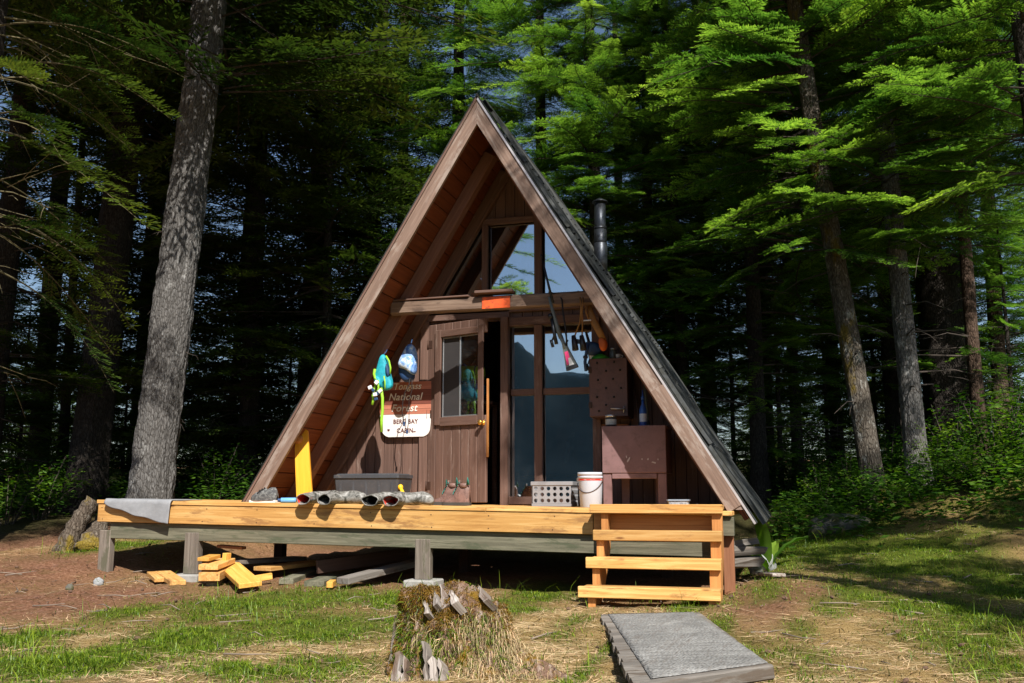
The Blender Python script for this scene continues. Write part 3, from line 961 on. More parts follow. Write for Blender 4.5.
def lettering(txt, px, py, size, mat, shear=0.0, sxs=1.0, y=YS - 0.0335, bold=0.0):
    cu = bpy.data.curves.new('lettering', 'FONT')
    cu.body = txt; cu.size = size; cu.align_x = 'CENTER'; cu.align_y = 'CENTER'; cu.extrude = 0.002; cu.shear = shear; cu.offset = bold
    cu.space_character = 1.05
    t = bpy.data.objects.new('tmp_text', cu); COL.objects.link(t)
    bpy.context.view_layer.update()
    dg = bpy.context.evaluated_depsgraph_get()
    me = bpy.data.meshes.new_from_object(t.evaluated_get(dg))
    bpy.data.objects.remove(t)
    p = at(px, py, y)
    co = np.zeros(len(me.vertices) * 3); me.vertices.foreach_get('co', co); co = co.reshape(-1, 3)
    V = np.stack([co[:, 0] * sxs + p[0], np.full(len(co), y) - co[:, 2], co[:, 1] + p[2]], 1) - np.array(ORIGIN[sign.name])
    me.vertices.foreach_set('co', V.ravel()); me.materials.clear(); me.materials.append(mat); me.update()
    o = bpy.data.objects.new('lettering', me); COL.objects.link(o); o.parent = sign; ORIGIN[o.name] = ORIGIN[sign.name]
    return o


lettering('Tongass', 407, 386.5, 0.105, M['letterwhite'], 0.25, 0.95, bold=0.001)
lettering('National', 405, 397.0, 0.115, M['letterwhite'], 0.25, 0.98, bold=0.001)
lettering('Forest', 404, 408.3, 0.115, M['letterwhite'], 0.25, 1.0, bold=0.001)
lettering('BERG BAY', 405.5, 421.6, 0.070, M['letterbrown'], 0, 0.92, bold=0.0006)
lettering('CABIN', 405, 430.6, 0.070, M['letterbrown'], 0, 0.95, bold=0.0006)
mb = MB(); p = at(388.5, 430.2, YS - 0.034)
mb.prism([p + np.array([a, 0, c]) for a, c in ((-0.014, 0.012), (0.014, 0.012), (0.013, -0.006), (0, -0.012), (-0.013, -0.006))], (0, 0.003, 0)); mb.build('emblem', M['letterbrown'], sign)
mb = MB(); p = at(414.5, 431.5, YS - 0.034); mb.box(p, (0.03, 0.003, 0.008), None, 0.0005); mb.build('emblem', M['letterbrown'], sign)

# ------------------------------------------------------------------ life vest hanging from the rafter
M['blackcloth'] = plain('black_nylon', (0.012, 0.011, 0.012), 0.75, 0, 0.2, 14)
M['turq'] = plain('turquoise_nylon', (0.015, 0.36, 0.46), 0.65, 0, 0.3, 18, dirt=(0.01, 0.20, 0.30), dfac=0.4, bstr=1.0, bscale=26)
M['lime'] = plain('lime_webbing', (0.30, 0.62, 0.03), 0.6, 0, 0.15, 14)
M['navy'] = plain('dark_blue_nylon', (0.02, 0.06, 0.16), 0.6, 0, 0.2, 14)
M['white'] = plain('white_plastic', (0.75, 0.76, 0.78), 0.45)
YV = 9.44
vb = at(383, 430, YV)
vest = thing('life_vest', (vb[0], YV, vb[2]), 'turquoise life vest with lime straps hanging beside the wall sign', 'life vest')


def puff(outline, c_y, thick, name, mat, parent, seg=5):
    """Pillowy panel: outline = list of picture points at depth c_y; rounded towards both faces."""
    P = np.array([at(x, y, c_y) for x, y in outline]); c = P.mean(0)
    rings = []
    for a in np.linspace(-PI / 2, PI / 2, 9):
        k = 0.35 + 0.65 * math.cos(a) ** 0.5 if abs(abs(a) - PI / 2) > 1e-3 else 0.35
        rings.append(c + (P - c) * k + np.array([0, math.sin(a) * thick / 2, 0]))
    V = np.concatenate(rings); n = len(P); fs = []
    for i in range(len(rings) - 1):
        for k in range(n):
            k2 = (k + 1) % n
            fs.append([i * n + k, i * n + k2, (i + 1) * n + k2, (i + 1) * n + k])
    fs.append(list(range(n))[::-1]); fs.append([(len(rings) - 1) * n + k for k in range(n)])
    mb = MB(); mb.add(V, fs, smooth=True)
    return mb.build(name, mat, parent)


def smooth_outline(pts, n=2):
    P = [np.array(p, float) for p in pts]
    for _ in range(n):
        Q = []
        for i in range(len(P)):
            a, b = P[i], P[(i + 1) % len(P)]
            Q += [a * 0.75 + b * 0.25, a * 0.25 + b * 0.75]
        P = Q
    return [tuple(p) for p in P]


puff(smooth_outline([(380.5, 355), (385, 354), (387.5, 361), (390.5, 374), (393, 383), (392, 389), (385, 391), (377, 387), (373.5, 379), (377, 369)], 2), YV, 0.11, 'vest_body', M['turq'], vest)
puff(smooth_outline([(386.5, 362), (389.5, 371), (389, 377), (386.5, 375), (385.8, 367)], 2), YV - 0.05, 0.05, 'arm_opening', M['navy'], vest)
puff(smooth_outline([(383, 379), (391, 378), (392.5, 387), (388, 390), (383.5, 389)], 2), YV - 0.05, 0.05, 'chest_pocket', M['turq'], vest)
puff(smooth_outline([(375, 376), (380, 377), (381.5, 385), (378, 387.5), (374.5, 382)], 2), YV - 0.05, 0.045, 'chest_pocket', M['turq'], vest)


def ribbon(pts, Y, w, name, mat, parent, t=0.006, ys=None):
    P = [at(x, y, Y if ys is None else ys[i]) for i, (x, y) in enumerate(pts)]
    mb = MB(); mb.tube(P, w / 2, 8, squash=(1, 1), up=(0, 1, 0))
    # flatten along Y
    o = mb
    return o.build(name, mat, parent)


ribbon([(386, 356), (389, 361), (390.5, 368), (390, 374)], YV - 0.04, 0.02, 'strap', M['lime'], vest)
ribbon([(375, 369), (374, 374), (375, 378), (377, 380)], YV - 0.06, 0.03, 'strap', M['lime'], vest)
ribbon([(376, 384), (374, 390), (373, 395), (373.5, 400), (372, 405)], YV - 0.06, 0.03, 'strap', M['lime'], vest)
ribbon([(381, 388), (382.5, 398), (382.5, 410), (381.5, 420), (381.5, 432)], YV - 0.08, 0.032, 'strap', M['lime'], vest)
ribbon([(378, 380), (378.5, 388), (376, 395)], YV - 0.08, 0.022, 'strap', M['lime'], vest)
ribbon([(384, 376), (385, 382), (385, 389)], YV - 0.1, 0.016, 'strap', M['lime'], vest)
for x, y in ((376.5, 382.5), (380, 391), (370, 387.5), (375, 394.5)):
    mb = MB(); mb.box(at(x, y, YV - 0.10), (0.045, 0.02, 0.04), rot_from_x((1, 0, random.uniform(-1, 1))), 0.006); mb.build('buckle', M['white'], vest)
for x, y in ((373, 390), (378, 393), (376, 399)):
    mb = MB(); mb.box(at(x, y, YV - 0.09), (0.04, 0.018, 0.03), rot_from_x((1, 0, random.uniform(-1, 1))), 0.006); mb.build('buckle', M['navy'], vest)
mb = MB(); mb.tube([at(383, 355, YV), at(386, 352, YV + 0.03), at(387, 350, 9.5)], 0.006, 6); mb.build('hanging_loop', M['navy'], vest)

# blue patterned vest beside it
m, nt, b = new_mat('blue_patterned_fabric')
n1 = noise(nt, coords(nt, 'gc'), 9, 4, 0.6, 1.5)
r = ramp(nt, [(0.36, (0.06, 0.16, 0.50)), (0.44, (0.18, 0.38, 0.85)), (0.54, (0.30, 0.52, 0.92)), (0.62, (0.75, 0.85, 0.95))]); nt.links.new(n1, r.inputs['Fac'])
nt.links.new(r.outputs['Color'], b.inputs['Base Color']); b.inputs['Roughness'].default_value = 0.65; bump(nt, b, noise(nt, coords(nt, 'gc'), 24, 4, 0.6), 0.9, 0.01)
M['bluepat'] = m
YV2 = 9.77
vb = at(407, 385, YV2)
hood = thing('swim_vest', (vb[0], YV2, vb[2]), 'blue and white patterned child vest hanging above the wall sign', 'life vest')
puff(smooth_outline([(409, 343), (414, 345), (417, 355), (416, 374), (412, 375), (405, 369), (398, 368), (401, 358)], 2), YV2, 0.17, 'outer_shell', M['bluepat'], hood)
puff(smooth_outline([(399, 366), (407, 362), (415, 374), (413, 381), (405, 383), (400, 376)], 2), YV2 + 0.05, 0.14, 'lining', M['navy'], hood)
ribbon([(410, 378), (409, 385), (405, 392), (403, 400), (402, 412), (404, 424)], YV2 - 0.02, 0.010, 'strap', M['blackcloth'], hood)
ribbon([(412, 379), (412, 390), (409, 400), (409, 420), (407, 432)], YV2 - 0.02, 0.008, 'strap', M['blackcloth'], hood)
mb = MB(); mb.box(at(404, 424, YV2 - 0.02), (0.02, 0.015, 0.05), None, 0.005); mb.box(at(407, 432, YV2 - 0.02), (0.02, 0.015, 0.04), None, 0.005); mb.build('buckle', M['navy'], hood)
mb = MB(); mb.tube([at(411, 344, YV2), at(412, 340, YV2 + 0.1), at(412.5, 338, YW - 0.0)], 0.006, 6); mb.build('hanging_loop', M['navy'], hood)


# ------------------------------------------------------------------ black tote
M['tote'] = plain('charcoal_plastic', (0.055, 0.059, 0.068), 0.45, 0, 0.2, 5, dirt=(0.14, 0.13, 0.12), dfac=0.25)
Yt = 9.55
xl, xr = at(333, 490, Yt)[0], at(398, 490, Yt)[0]; zt_ = at(366, 473.5, Yt)[2]
zf = DECK((xl + xr) / 2)
tote = thing('storage_tote', ((xl + xr) / 2, Yt + 0.2, zf), 'charcoal plastic storage tote with a lid on the deck below the sign', 'storage box')
def tapered(mb, x0, x1, y0, y1, z0, z1, k=0.04, ch=0.02):
    hs = []
    for z, ins in ((z0, k), (z1, 0)):
        hs.append([(x0 + ins + ch, y0 + ins, z), (x1 - ins - ch, y0 + ins, z), (x1 - ins, y0 + ins + ch, z), (x1 - ins, y1 - ins - ch, z), (x1 - ins - ch, y1 - ins, z), (x0 + ins + ch, y1 - ins, z), (x0 + ins, y1 - ins - ch, z), (x0 + ins, y0 + ins + ch, z)])
    V = np.array(hs[0] + hs[1]); fs = [list(range(8))[::-1], list(range(8, 16))] + [[i, (i + 1) % 8, (i + 1) % 8 + 8, i + 8] for i in range(8)]
    mb.add(V, fs)
mb = MB(); tapered(mb, xl + 0.002, xr - 0.002, Yt, Yt + 0.42, zf, zt_ - 0.05, 0.025)
for i in range(5):
    x = xl + 0.08 + (xr - xl - 0.16) * i / 4
    mb.box((x, Yt + 0.014, (zf + zt_) / 2 - 0.03), (0.03, 0.022, zt_ - zf - 0.1), None, 0.006)
mb.build('body', M['tote'], tote)
mb = MB(); tapered(mb, xl - 0.004, xr + 0.004, Yt - 0.012, Yt + 0.432, zt_ - 0.048, zt_ - 0.012, -0.002); tapered(mb, xl + 0.03, xr - 0.03, Yt + 0.02, Yt + 0.40, zt_ - 0.012, zt_, -0.012); mb.build('lid', M['tote'], tote)
# yellow handle tool behind it
M['yellow'] = plain('yellow_plastic', (0.80, 0.48, 0.02), 0.45)
p0, p1 = at(404.5, 497, 9.5), at(400.5, 487, 9.58)
yt_ = thing('scoop', (p0[0], p0[1], DECK(p0[0])), 'small yellow plastic handle leaning on the right end of the tote', 'tool')
mb = MB(); mb.tube([np.array([p0[0], p0[1], DECK(p0[0]) + 0.012]), (p0 + p1) / 2, p1], [0.026, 0.022, 0.018], 10, squash=(1, 0.6)); mb.build('shaft', M['yellow'], yt_)
mb = MB(); mb.lathe(p1, [(0.004, -0.03), (0.026, -0.02), (0.03, 0.0), (0.022, 0.02), (0.004, 0.03)], 12); mb.build('grip', M['yellow'], yt_)

# ------------------------------------------------------------------ golden board standing on the deck
Yb = 8.98
b0, b1 = at(305, 499, Yb), at(301.5, 430, Yb + 0.10)
b0[2] = DECK(b0[0])
gb_ = thing('golden_board', b0, 'short golden yellow board standing upright on the deck at the left roof foot', 'board')
mb = MB()
d = b1 - b0; L = np.linalg.norm(d); Rb = rot_from_x(d, (0.25, -1, 0.1))
outl = [(0, -0.085), (L - 0.02, -0.07), (L, -0.05), (L - 0.015, 0.035), (L - 0.06, 0.055), (L - 0.10, 0.045), (L - 0.135, 0.065), (L - 0.20, 0.075), (L * 0.5, 0.078), (0, 0.08)]
P = np.array([b0 + Rb[:, 0] * a + Rb[:, 1] * c + Rb[:, 2] * 0.02 for a, c in outl]); dd = -Rb[:, 2] * 0.04
gcl = np.array([(a, c, 0) for a, c in outl] + [(a, c, 0.04) for a, c in outl]) + 3.3
mb.prism(P, dd, gc=gcl); mb.build('plank', M['treated'], gb_)
mb = MB()
kc = b0 + Rb[:, 0] * (L - 0.10) + Rb[:, 1] * 0.035 + Rb[:, 2] * 0.03
mb.lathe(kc, [(0.05, -0.02), (0.055, 0.0), (0.03, 0.02), (0.004, 0.024)], 12, Rb); mb.build('knot', M['orangewood'], gb_)

# ------------------------------------------------------------------ rubber boots lying on the deck edge
m, nt, b = new_mat('camouflage_rubber')
n1 = noise(nt, coords(nt, 'gc'), 16, 5, 0.65, 1.2)
r = ramp(nt, [(0.36, (0.035, 0.035, 0.03)), (0.45, (0.12, 0.115, 0.10)), (0.54, (0.22, 0.21, 0.195)), (0.66, (0.36, 0.35, 0.33))]); nt.links.new(n1, r.inputs['Fac'])
nt.links.new(r.outputs['Color'], b.inputs['Base Color']); b.inputs['Roughness'].default_value = 0.5
M['camo'] = m
M['redlining'] = plain('red_lining', (0.50, 0.030, 0.015), 0.8)
M['blacklining'] = plain('black_lining', (0.012, 0.012, 0.013), 0.85)
M['sole'] = plain('boot_sole', (0.05, 0.045, 0.04), 0.8)


def rubber_boot(px, py, wpx, lining, label, bend, Y0=8.385, fade=1.0):
    """Soft rubber boot lying on its side: the mouth faces out over the deck edge, the shaft bends round to the foot on its right."""
    c = at(px, py, Y0); zf = DECK(c[0]); w = wpx / 950 * 8.7 / 2
    root = thing('rubber_boot', (c[0] + 0.12, Y0 + 0.2, zf), label, 'boot', 'rubber boots lying on the deck edge')
    seg = 26
    pth = [(0, 0), (0.012, 0.05), (0.04, 0.11), (0.085, 0.165), (0.15, 0.20), (0.215, 0.22), (0.27, 0.232), (0.32, 0.24), (0.36, 0.245), (0.385, 0.248), (0.395, 0.249)]
    hw = [w, w * 0.98, w * 0.90, 0.070, 0.066, 0.062, 0.058, 0.056, 0.048, 0.030, 0.006]
    hz = [0.048, 0.051, 0.055, 0.058, 0.060, 0.062, 0.062, 0.058, 0.050, 0.032, 0.006]
    zc = [0.042, 0.052, 0.058, 0.061, 0.063, 0.065, 0.065, 0.060, 0.052, 0.042, 0.040]
    cb, sb = math.cos(bend), math.sin(bend)
    P = np.array([(a * cb - b_ * sb * 0.3, b_ * cb + a * sb, 0) for a, b_ in pth]) * np.array([fade, 1, 1])
    rings = []
    for i in range(len(P)):
        t = P[min(i + 1, len(P) - 1)] - P[max(i - 1, 0)]; t /= np.linalg.norm(t)
        s_ = np.array([t[1], -t[0], 0])
        ring = []
        for k in range(seg):
            a = 2 * PI * k / seg
            wob = 1 + 0.05 * math.sin(3 * a + i * 1.3 + px) + 0.04 * math.sin(5 * a - i * 2.1)
            ring.append(np.array([c[0], c[1], zf + zc[i]]) + P[i] + s_ * math.cos(a) * hw[i] * wob + np.array([0, 0, math.sin(a) * hz[i] * wob]))
        rings.append(ring)
    V = np.array(rings).reshape(-1, 3); n = len(rings); fs = []
    for i in range(n - 1):
        for k in range(seg):
            k2 = (k + 1) % seg
            fs.append([i * seg + k, (i + 1) * seg + k, (i + 1) * seg + k2, i * seg + k2])
    mb = MB(); mb.add(V, fs, smooth=True); mb.build('boot_body', M['camo'], root)
    r0 = np.array(rings[0]); cc = r0.mean(0)
    mb = MB(); mb.tube(np.concatenate([r0, r0[:1]]), 0.0055, 8, cap=False); mb.build('rim', M['camo'], root)
    inner = [cc + (r0 - cc) * 0.97, cc + (r0 - cc) * 0.90 + np.array([0.01, 0.07, 0.004]), cc + (r0 - cc) * 0.70 + np.array([0.035, 0.13, 0.01])]
    V = np.concatenate(inner); fs = []
    for i in range(2):
        for k in range(seg):
            k2 = (k + 1) % seg
            fs.append([(i + 1) * seg + k, (i + 1) * seg + k2, i * seg + k2, i * seg + k])
    fs.append([2 * seg + k for k in range(seg)])
    mb = MB(); mb.add(V, fs, smooth=True); mb.build('lining', lining, root)
    a, e = np.array(rings[5]).mean(0), np.array(rings[8]).mean(0)
    mb = MB(); mb.board(a + np.array([0, 0.062, -0.01]), e + np.array([0, 0.052, -0.005]), 0.016, 0.085, ch=0.006); mb.build('sole', M['sole'], root)
    return root


rubber_boot(303, 500, 17.5, M['redlining'], 'grey rubber boot with red lining lying leftmost on the deck edge', 0.0, fade=0.8)
rubber_boot(324, 500, 17.5, M['blacklining'], 'grey rubber boot with black lining beside the leftmost red-lined one', -0.12, fade=0.9)
rubber_boot(370, 501, 20, M['blacklining'], 'grey rubber boot with black lining lying in front of the tote', 0.05, fade=0.8)
rubber_boot(390.5, 502, 20, M['redlining'], 'grey rubber boot with red lining nearest to the brown hiking boots', -0.15, fade=0.9)

# ------------------------------------------------------------------ brown hiking boots
M['leather'] = plain('brown_leather', (0.19, 0.105, 0.085), 0.6, 0, 0.3, 18, dirt=(0.07, 0.035, 0.028), dfac=0.45)
M['teal'] = plain('teal_laces', (0.02, 0.16, 0.13), 0.6)


def hiking_boot(px0, px1, Y, label):
    a, b_ = at(px0, 503, Y), at(px1, 503, Y)
    L = b_[0] - a[0]
    zf = DECK(a[0])
    root = thing('hiking_boot', ((a[0] + b_[0]) / 2, Y, zf), label, 'boot', 'brown hiking boots by the door')
    st = [(0.0, 0.006, 0.030, 0.01), (0.04, 0.035, 0.045, 0.035), (0.12, 0.045, 0.05, 0.048), (0.22, 0.048, 0.05, 0.055), (0.32, 0.044, 0.048, 0.070), (0.42, 0.042, 0.046, 0.105), (0.50, 0.043, 0.046, 0.145), (0.56, 0.046, 0.045, 0.165), (0.84, 0.047, 0.045, 0.195), (0.95, 0.042, 0.04, 0.19), (1.0, 0.03, 0.03, 0.17)]
    prof = []
    for t, wd, wb, h in st:
        x = a[0] + t * L
        ring = []
        for k in range(16):
            an = PI * k / 15
            ring.append((x, Y + math.cos(an) * wd, zf + 0.025 + (h - 0.01) * math.sin(an) ** 0.55))
        prof.append(ring)
    P = np.array(prof)
    mb = MB(); mb.grid(P, flip=True)
    # close the toe and heel
    mb.add(np.concatenate([P[-1], [P[-1].mean(0)]]), [[k, k + 1, 16] for k in range(15)], smooth=True)
    mb.build('upper', M['leather'], root)
    mb = MB()
    out = [(a[0] - 0.005 + t * (L + 0.01), Y - (wb + 0.004), zf) for t, _, wb, _ in st] + [(a[0] - 0.005 + t * (L + 0.01), Y + wb + 0.004, zf) for t, _, wb, _ in st[::-1]]
    mb.prism(out, (0, 0, 0.03)); mb.build('sole', M['sole'], root)
    mb = MB()
    xs = a[0] + 0.75 * L
    mb.lathe((xs + 0.01, Y, zf + 0.17), [(0.046, 0), (0.050, 0.02), (0.048, 0.045), (0.038, 0.045), (0.035, 0.0)], 16); mb.build('collar', M['leather'], root)
    mb = MB(); mb.tube([(a[0] + 0.40 * L, Y, zf + 0.105), (a[0] + 0.55 * L, Y, zf + 0.17), (a[0] + 0.62 * L, Y, zf + 0.245)], [0.022, 0.026, 0.022], 8, squash=(1.2, 0.4)); mb.build('tongue', M['leather'], root)
    mb = MB()
    for i in range(5):
        t = 0.40 + 0.055 * i; h = 0.115 + 0.026 * i
        mb.tube([(a[0] + t * L, Y - 0.036, zf + h - 0.008), (a[0] + (t - 0.01) * L, Y, zf + h + 0.022), (a[0] + t * L, Y + 0.036, zf + h - 0.008)], 0.005, 6)
    mb.tube([(a[0] + 0.60 * L, Y - 0.04, zf + 0.22), (a[0] + 0.58 * L, Y - 0.055, zf + 0.25), (a[0] + 0.56 * L, Y - 0.05, zf + 0.19)], 0.007, 6)
    mb.tube([(a[0] + 0.93 * L, Y - 0.035, zf + 0.20), (a[0] + 0.96 * L, Y - 0.045, zf + 0.265), (a[0] + 1.0 * L, Y - 0.04, zf + 0.20)], 0.009, 6)
    mb.build('laces', M['teal'], root)


hiking_boot(433, 459, 9.10, 'brown leather hiking boot further from the deck edge, with its toe showing behind its mate')
hiking_boot(443.5, 470, 8.92, 'brown leather hiking boot with teal laces standing in front of its mate by the door')

# ------------------------------------------------------------------ small things on the left deck edge
M['patcloth'] = plain('grey_patterned_cloth', (0.20, 0.20, 0.19), 0.8, 0, 0.3, 14, dirt=(0.03, 0.03, 0.035), dfac=0.85)
c = at(262, 502, 8.62); zf = DECK(c[0])
sd = thing('trail_shoe', (c[0], c[1], zf), 'crumpled grey and black trail shoe at the foot of the left roof edge', 'shoe')
mb = MB()
a0, a1 = at(249, 503, 8.62)[0], at(275, 503, 8.62)[0]; L = a1 - a0
prof = []
for t, wd, h in ((0, 0.01, 0.02), (0.06, 0.04, 0.05), (0.2, 0.05, 0.075), (0.35, 0.05, 0.09), (0.5, 0.048, 0.12), (0.62, 0.046, 0.11), (0.8, 0.046, 0.125), (0.93, 0.042, 0.12), (1, 0.025, 0.09)):
    prof.append([(a0 + t * L, 8.66 + math.cos(PI * k / 13) * wd, zf + 0.02 + h * math.sin(PI * k / 13) ** 0.6 * (1 + 0.12 * math.sin(7 * t + k))) for k in range(14)])
P = np.array(prof); mb.grid(P, flip=True); mb.add(np.concatenate([P[-1], [P[-1].mean(0)]]), [[k, k + 1, 14] for k in range(13)]); mb.build('upper', M['patcloth'], sd)
mb = MB(); mb.prism([(a0, 8.62, zf), (a1, 8.62, zf), (a1 + 0.005, 8.70, zf), (a0 - 0.005, 8.70, zf)], (0, 0, 0.025)); mb.build('sole', M['signwhite'], sd)
mb = MB()
for i in range(3): mb.tube([(a0 + (0.3 + 0.09 * i) * L, 8.625, zf + 0.09 + 0.01 * i), (a0 + (0.32 + 0.09 * i) * L, 8.66, zf + 0.125 + 0.012 * i), (a0 + (0.3 + 0.09 * i) * L, 8.695, zf + 0.09)], 0.006, 6)
mb.build('laces', M['blackcloth'], sd)
M['bluepl'] = plain('light_blue_plastic', (0.16, 0.42, 0.80), 0.4)
p0, p1 = at(277.5, 500.3, 8.58), at(296, 500.3, 8.66); zf = DECK(p0[0]); p0[2] = p1[2] = zf + 0.026
bo = thing('water_bottle', (p0 + p1) / 2 - np.array([0, 0, 0.026]), 'light blue bottle lying on its side left of the rubber boots', 'bottle')
d = (p1 - p0) / np.linalg.norm(p1 - p0)
mb = MB(); mb.tube([p0 + d * 0.03, p0 + d * 0.035, p0 + d * 0.15, p1 - d * 0.004, p1], [0.015, 0.025, 0.026, 0.026, 0.02], 16); mb.build('bottle_body', M['bluepl'], bo)
mb = MB(); mb.tube([p0, p0 + d * 0.008, p0 + d * 0.03], [0.015, 0.018, 0.018], 14); mb.build('cap', M['navy'], bo)

# towel over the deck corner
M['towel'] = plain('grey_towel', (0.27, 0.275, 0.29), 0.95, 0, 0.16, 9, bstr=0.5, bscale=90)
xa, xb = at(108, 500, YD)[0], at(174, 500, YD)[0]
na, nb_ = 46, 60
G = np.zeros((na, nb_, 3))
for i in range(na):
    for j in range(nb_):
        u, v_ = i / (na - 1), j / (nb_ - 1)
        x = xa + (xb - xa) * u
        drop = 0.055 + (0.20 * u ** 0.75) + 0.006 * math.sin(u * 17)       # the hem hangs lower on the right
        back = 0.50 + 0.05 * math.sin(u * 9)
        s_ = -back + (back + drop) * v_
        yf = YD - 0.028
        zt0 = DECK(x) + 0.010
        wrk = 0.010 * vnoise(np.array([[u * 6, v_ * 5]]), 3, 2)[0]
        R0 = 0.022
        if s_ < 0: y, z = yf - s_, zt0 + wrk * 0.8
        elif s_ < R0 * PI / 2: y, z = yf - R0 * math.sin(s_ / R0) , zt0 - R0 * (1 - math.cos(s_ / R0)) + wrk * 0.5
        else: y, z = yf - R0 - wrk * 1.2 - 0.012 * math.sin(u * 13 + 1) * (s_ - 0.03) * 3, zt0 - R0 - (s_ - R0 * PI / 2)
        G[i, j] = (x + 0.05 * (s_ if s_ > 0 else 0) * 2 * (0.3 - u), y, z)
mb = MB(); mb.slab(G[:, ::-1], 0.007)
tw = mb.build('towel', M['towel'])
tag(tw, 'grey towel draped over the left front corner of the deck', 'towel')

# ------------------------------------------------------------------ crate, bucket, stand, cabinet
M['cratepl'] = plain('shade_greyed_crate_plastic', (0.27, 0.27, 0.285), 0.5, 0, 0.08)  # evenly greyed to stand for the shade over half the crate
Yc = 9.55
xl, xr = at(531.5, 495, Yc)[0], at(572, 495, Yc)[0]; zf = DECK((xl + xr) / 2); zt_ = at(550, 481.5, Yc)[2]
cr = thing('milk_crate', ((xl + xr) / 2, Yc + 0.15, zf), 'shade-greyed plastic crate with rows of round holes, below the tall windows', 'crate')


def holed_panel(mb, o, u, v, nu, nv, W, H, t, nrm):
    """panel with a grid of round holes: built cell by cell"""
    cw, ch = W / nu, H / nv
    r = min(cw, ch) * 0.34; sg = 12
    for i in range(nu):
        for j in range(nv):
            c = np.array(o) + u * (i + 0.5) * cw + v * (j + 0.5) * ch
            ring, outer = [], []
            for k in range(sg):
                a = 2 * PI * (k + 0.5) / sg
                ca, sa_ = math.cos(a), math.sin(a)
                ring.append(c + u * ca * r + v * sa_ * r)
                m_ = max(abs(ca), abs(sa_))
                outer.append(c + u * ca / m_ * cw / 2 + v * sa_ / m_ * ch / 2)
            V = np.array(ring + outer + [p - nrm * t for p in ring] + [p - nrm * t for p in outer])
            fs = []
            for k in range(sg):
                k2 = (k + 1) % sg
                fs.append([k, sg + k, sg + k2, k2]); fs.append([2 * sg + k2, 3 * sg + k2, 3 * sg + k, 2 * sg + k]); fs.append([k, k2, 2 * sg + k2, 2 * sg + k])
            mb.add(V, fs)


W_, H_, D_ = xr - xl, zt_ - zf, 0.30
ux, uy, uz = np.eye(3)
mb = MB(); holed_panel(mb, (xl + 0.012, Yc, zf + 0.03), ux, uz, 6, 3, W_ - 0.024, H_ - 0.07, 0.010, -uy); mb.build('front_panel', M['cratepl'], cr)
mb = MB(); holed_panel(mb, (xl + 0.012, Yc + D_, zf + 0.03), ux, uz, 6, 3, W_ - 0.024, H_ - 0.07, 0.010, uy); mb.build('back_panel', M['cratepl'], cr)
for x, s_ in ((xl, -1), (xr, 1)):
    mb = MB(); holed_panel(mb, (x, Yc + 0.012, zf + 0.03), uy, uz, 5, 3, D_ - 0.024, H_ - 0.07, 0.010, ux * s_); mb.build('side_panel', M['cratepl'], cr)
mb = MB()
for z0, z1, g in ((zt_ - 0.04, zt_, 0.008), (zf, zf + 0.03, 0.0)):
    for a in ((xl - g, Yc - g, xr + g, Yc + 0.014), (xl - g, Yc + D_ - 0.014, xr + g, Yc + D_ + g)): mb.box(((a[0] + a[2]) / 2, (a[1] + a[3]) / 2, (z0 + z1) / 2), (a[2] - a[0], a[3] - a[1], z1 - z0), None, 0.003)
    for a in ((xl - g, Yc + 0.0145, xl + 0.014, Yc + D_ - 0.0145), (xr - 0.014, Yc + 0.0145, xr + g, Yc + D_ - 0.0145)): mb.box(((a[0] + a[2]) / 2, (a[1] + a[3]) / 2, (z0 + z1) / 2), (a[2] - a[0], a[3] - a[1], z1 - z0), None, 0.003)
mb.box(((xl + xr) / 2, Yc + D_ / 2, zf + 0.006), (W_ - 0.03, D_ - 0.03, 0.008), None, 0.002)
mb.build('rim', M['cratepl'], cr)

m, nt, b = new_mat('bucket_with_red_print')
v = coords(nt, 'Object'); sep = N(nt, 'ShaderNodeSeparateXYZ'); nt.links.new(v, sep.inputs[0])
M['bucketw'] = plain('shade_toned_white_bucket', (0.50, 0.53, 0.60), 0.4, 0, 0.05)  # white lowered and blued so the colour holds the shade on the bucket
M['bucketr'] = plain('red_bucket_band', (0.75, 0.04, 0.025), 0.45, 0, 0.1, 6, dirt=(0.50, 0.50, 0.55), dfac=0.45)
bpy.data.materials.remove(m)
Yk = 9.42
xl, xr = at(578, 490, Yk)[0], at(604, 490, Yk)[0]; cx = (xl + xr) / 2; rb = (xr - xl) / 2; zf = DECK(cx); zt_ = at(591, 472.5, Yk)[2]
bu = thing('bucket', (cx, Yk, zf), 'white plastic bucket with red bands under the rim, beside the crate', 'bucket')
h = zt_ - zf
mb = MB(); mb.lathe((cx, Yk, zf), [(rb * 0.80, 0.0), (rb * 0.82, 0.004), (rb * 0.94, h * 0.80), (rb * 0.955, h), (rb * 0.93, h), (rb * 0.91, h * 0.8), (rb * 0.79, 0.02)], 32); mb.build('bucket_body', M['bucketw'], bu)
mb = MB()
for z, r_, hh in ((h * 0.955, rb * 1.0, 0.016), (h * 0.86, rb * 0.985, 0.014)):
    mb.lathe((cx, Yk, zf + z), [(rb * 0.957, -hh), (r_, -hh), (r_, hh), (rb * 0.957, hh)], 32, closed=False)
mb.build('rim', M['bucketw'], bu)
mb = MB()
for z0, z1 in ((0.885, 0.935), (0.77, 0.835)):
    f_ = lambda z: rb * (0.82 + 0.12 * z / 0.8) + 0.003 if z < 0.8 else rb * (0.94 + 0.015 * (z - 0.8) / 0.2) + 0.003
    mb.lathe((cx, Yk, zf), [(f_(z0), h * z0), (f_(z1), h * z1)], 32, closed=False)
mb.build('red_band', M['bucketr'], bu)
mb = MB(); pts = []
for i in range(17):
    a = PI * i / 16
    pts.append((cx - math.cos(a) * rb * 1.0, Yk - math.sin(a) * rb * 1.05 * 0.85 - 0.0, zf + h * 0.80 - math.sin(a) * 0.13 + (i - 8) * 0.004))
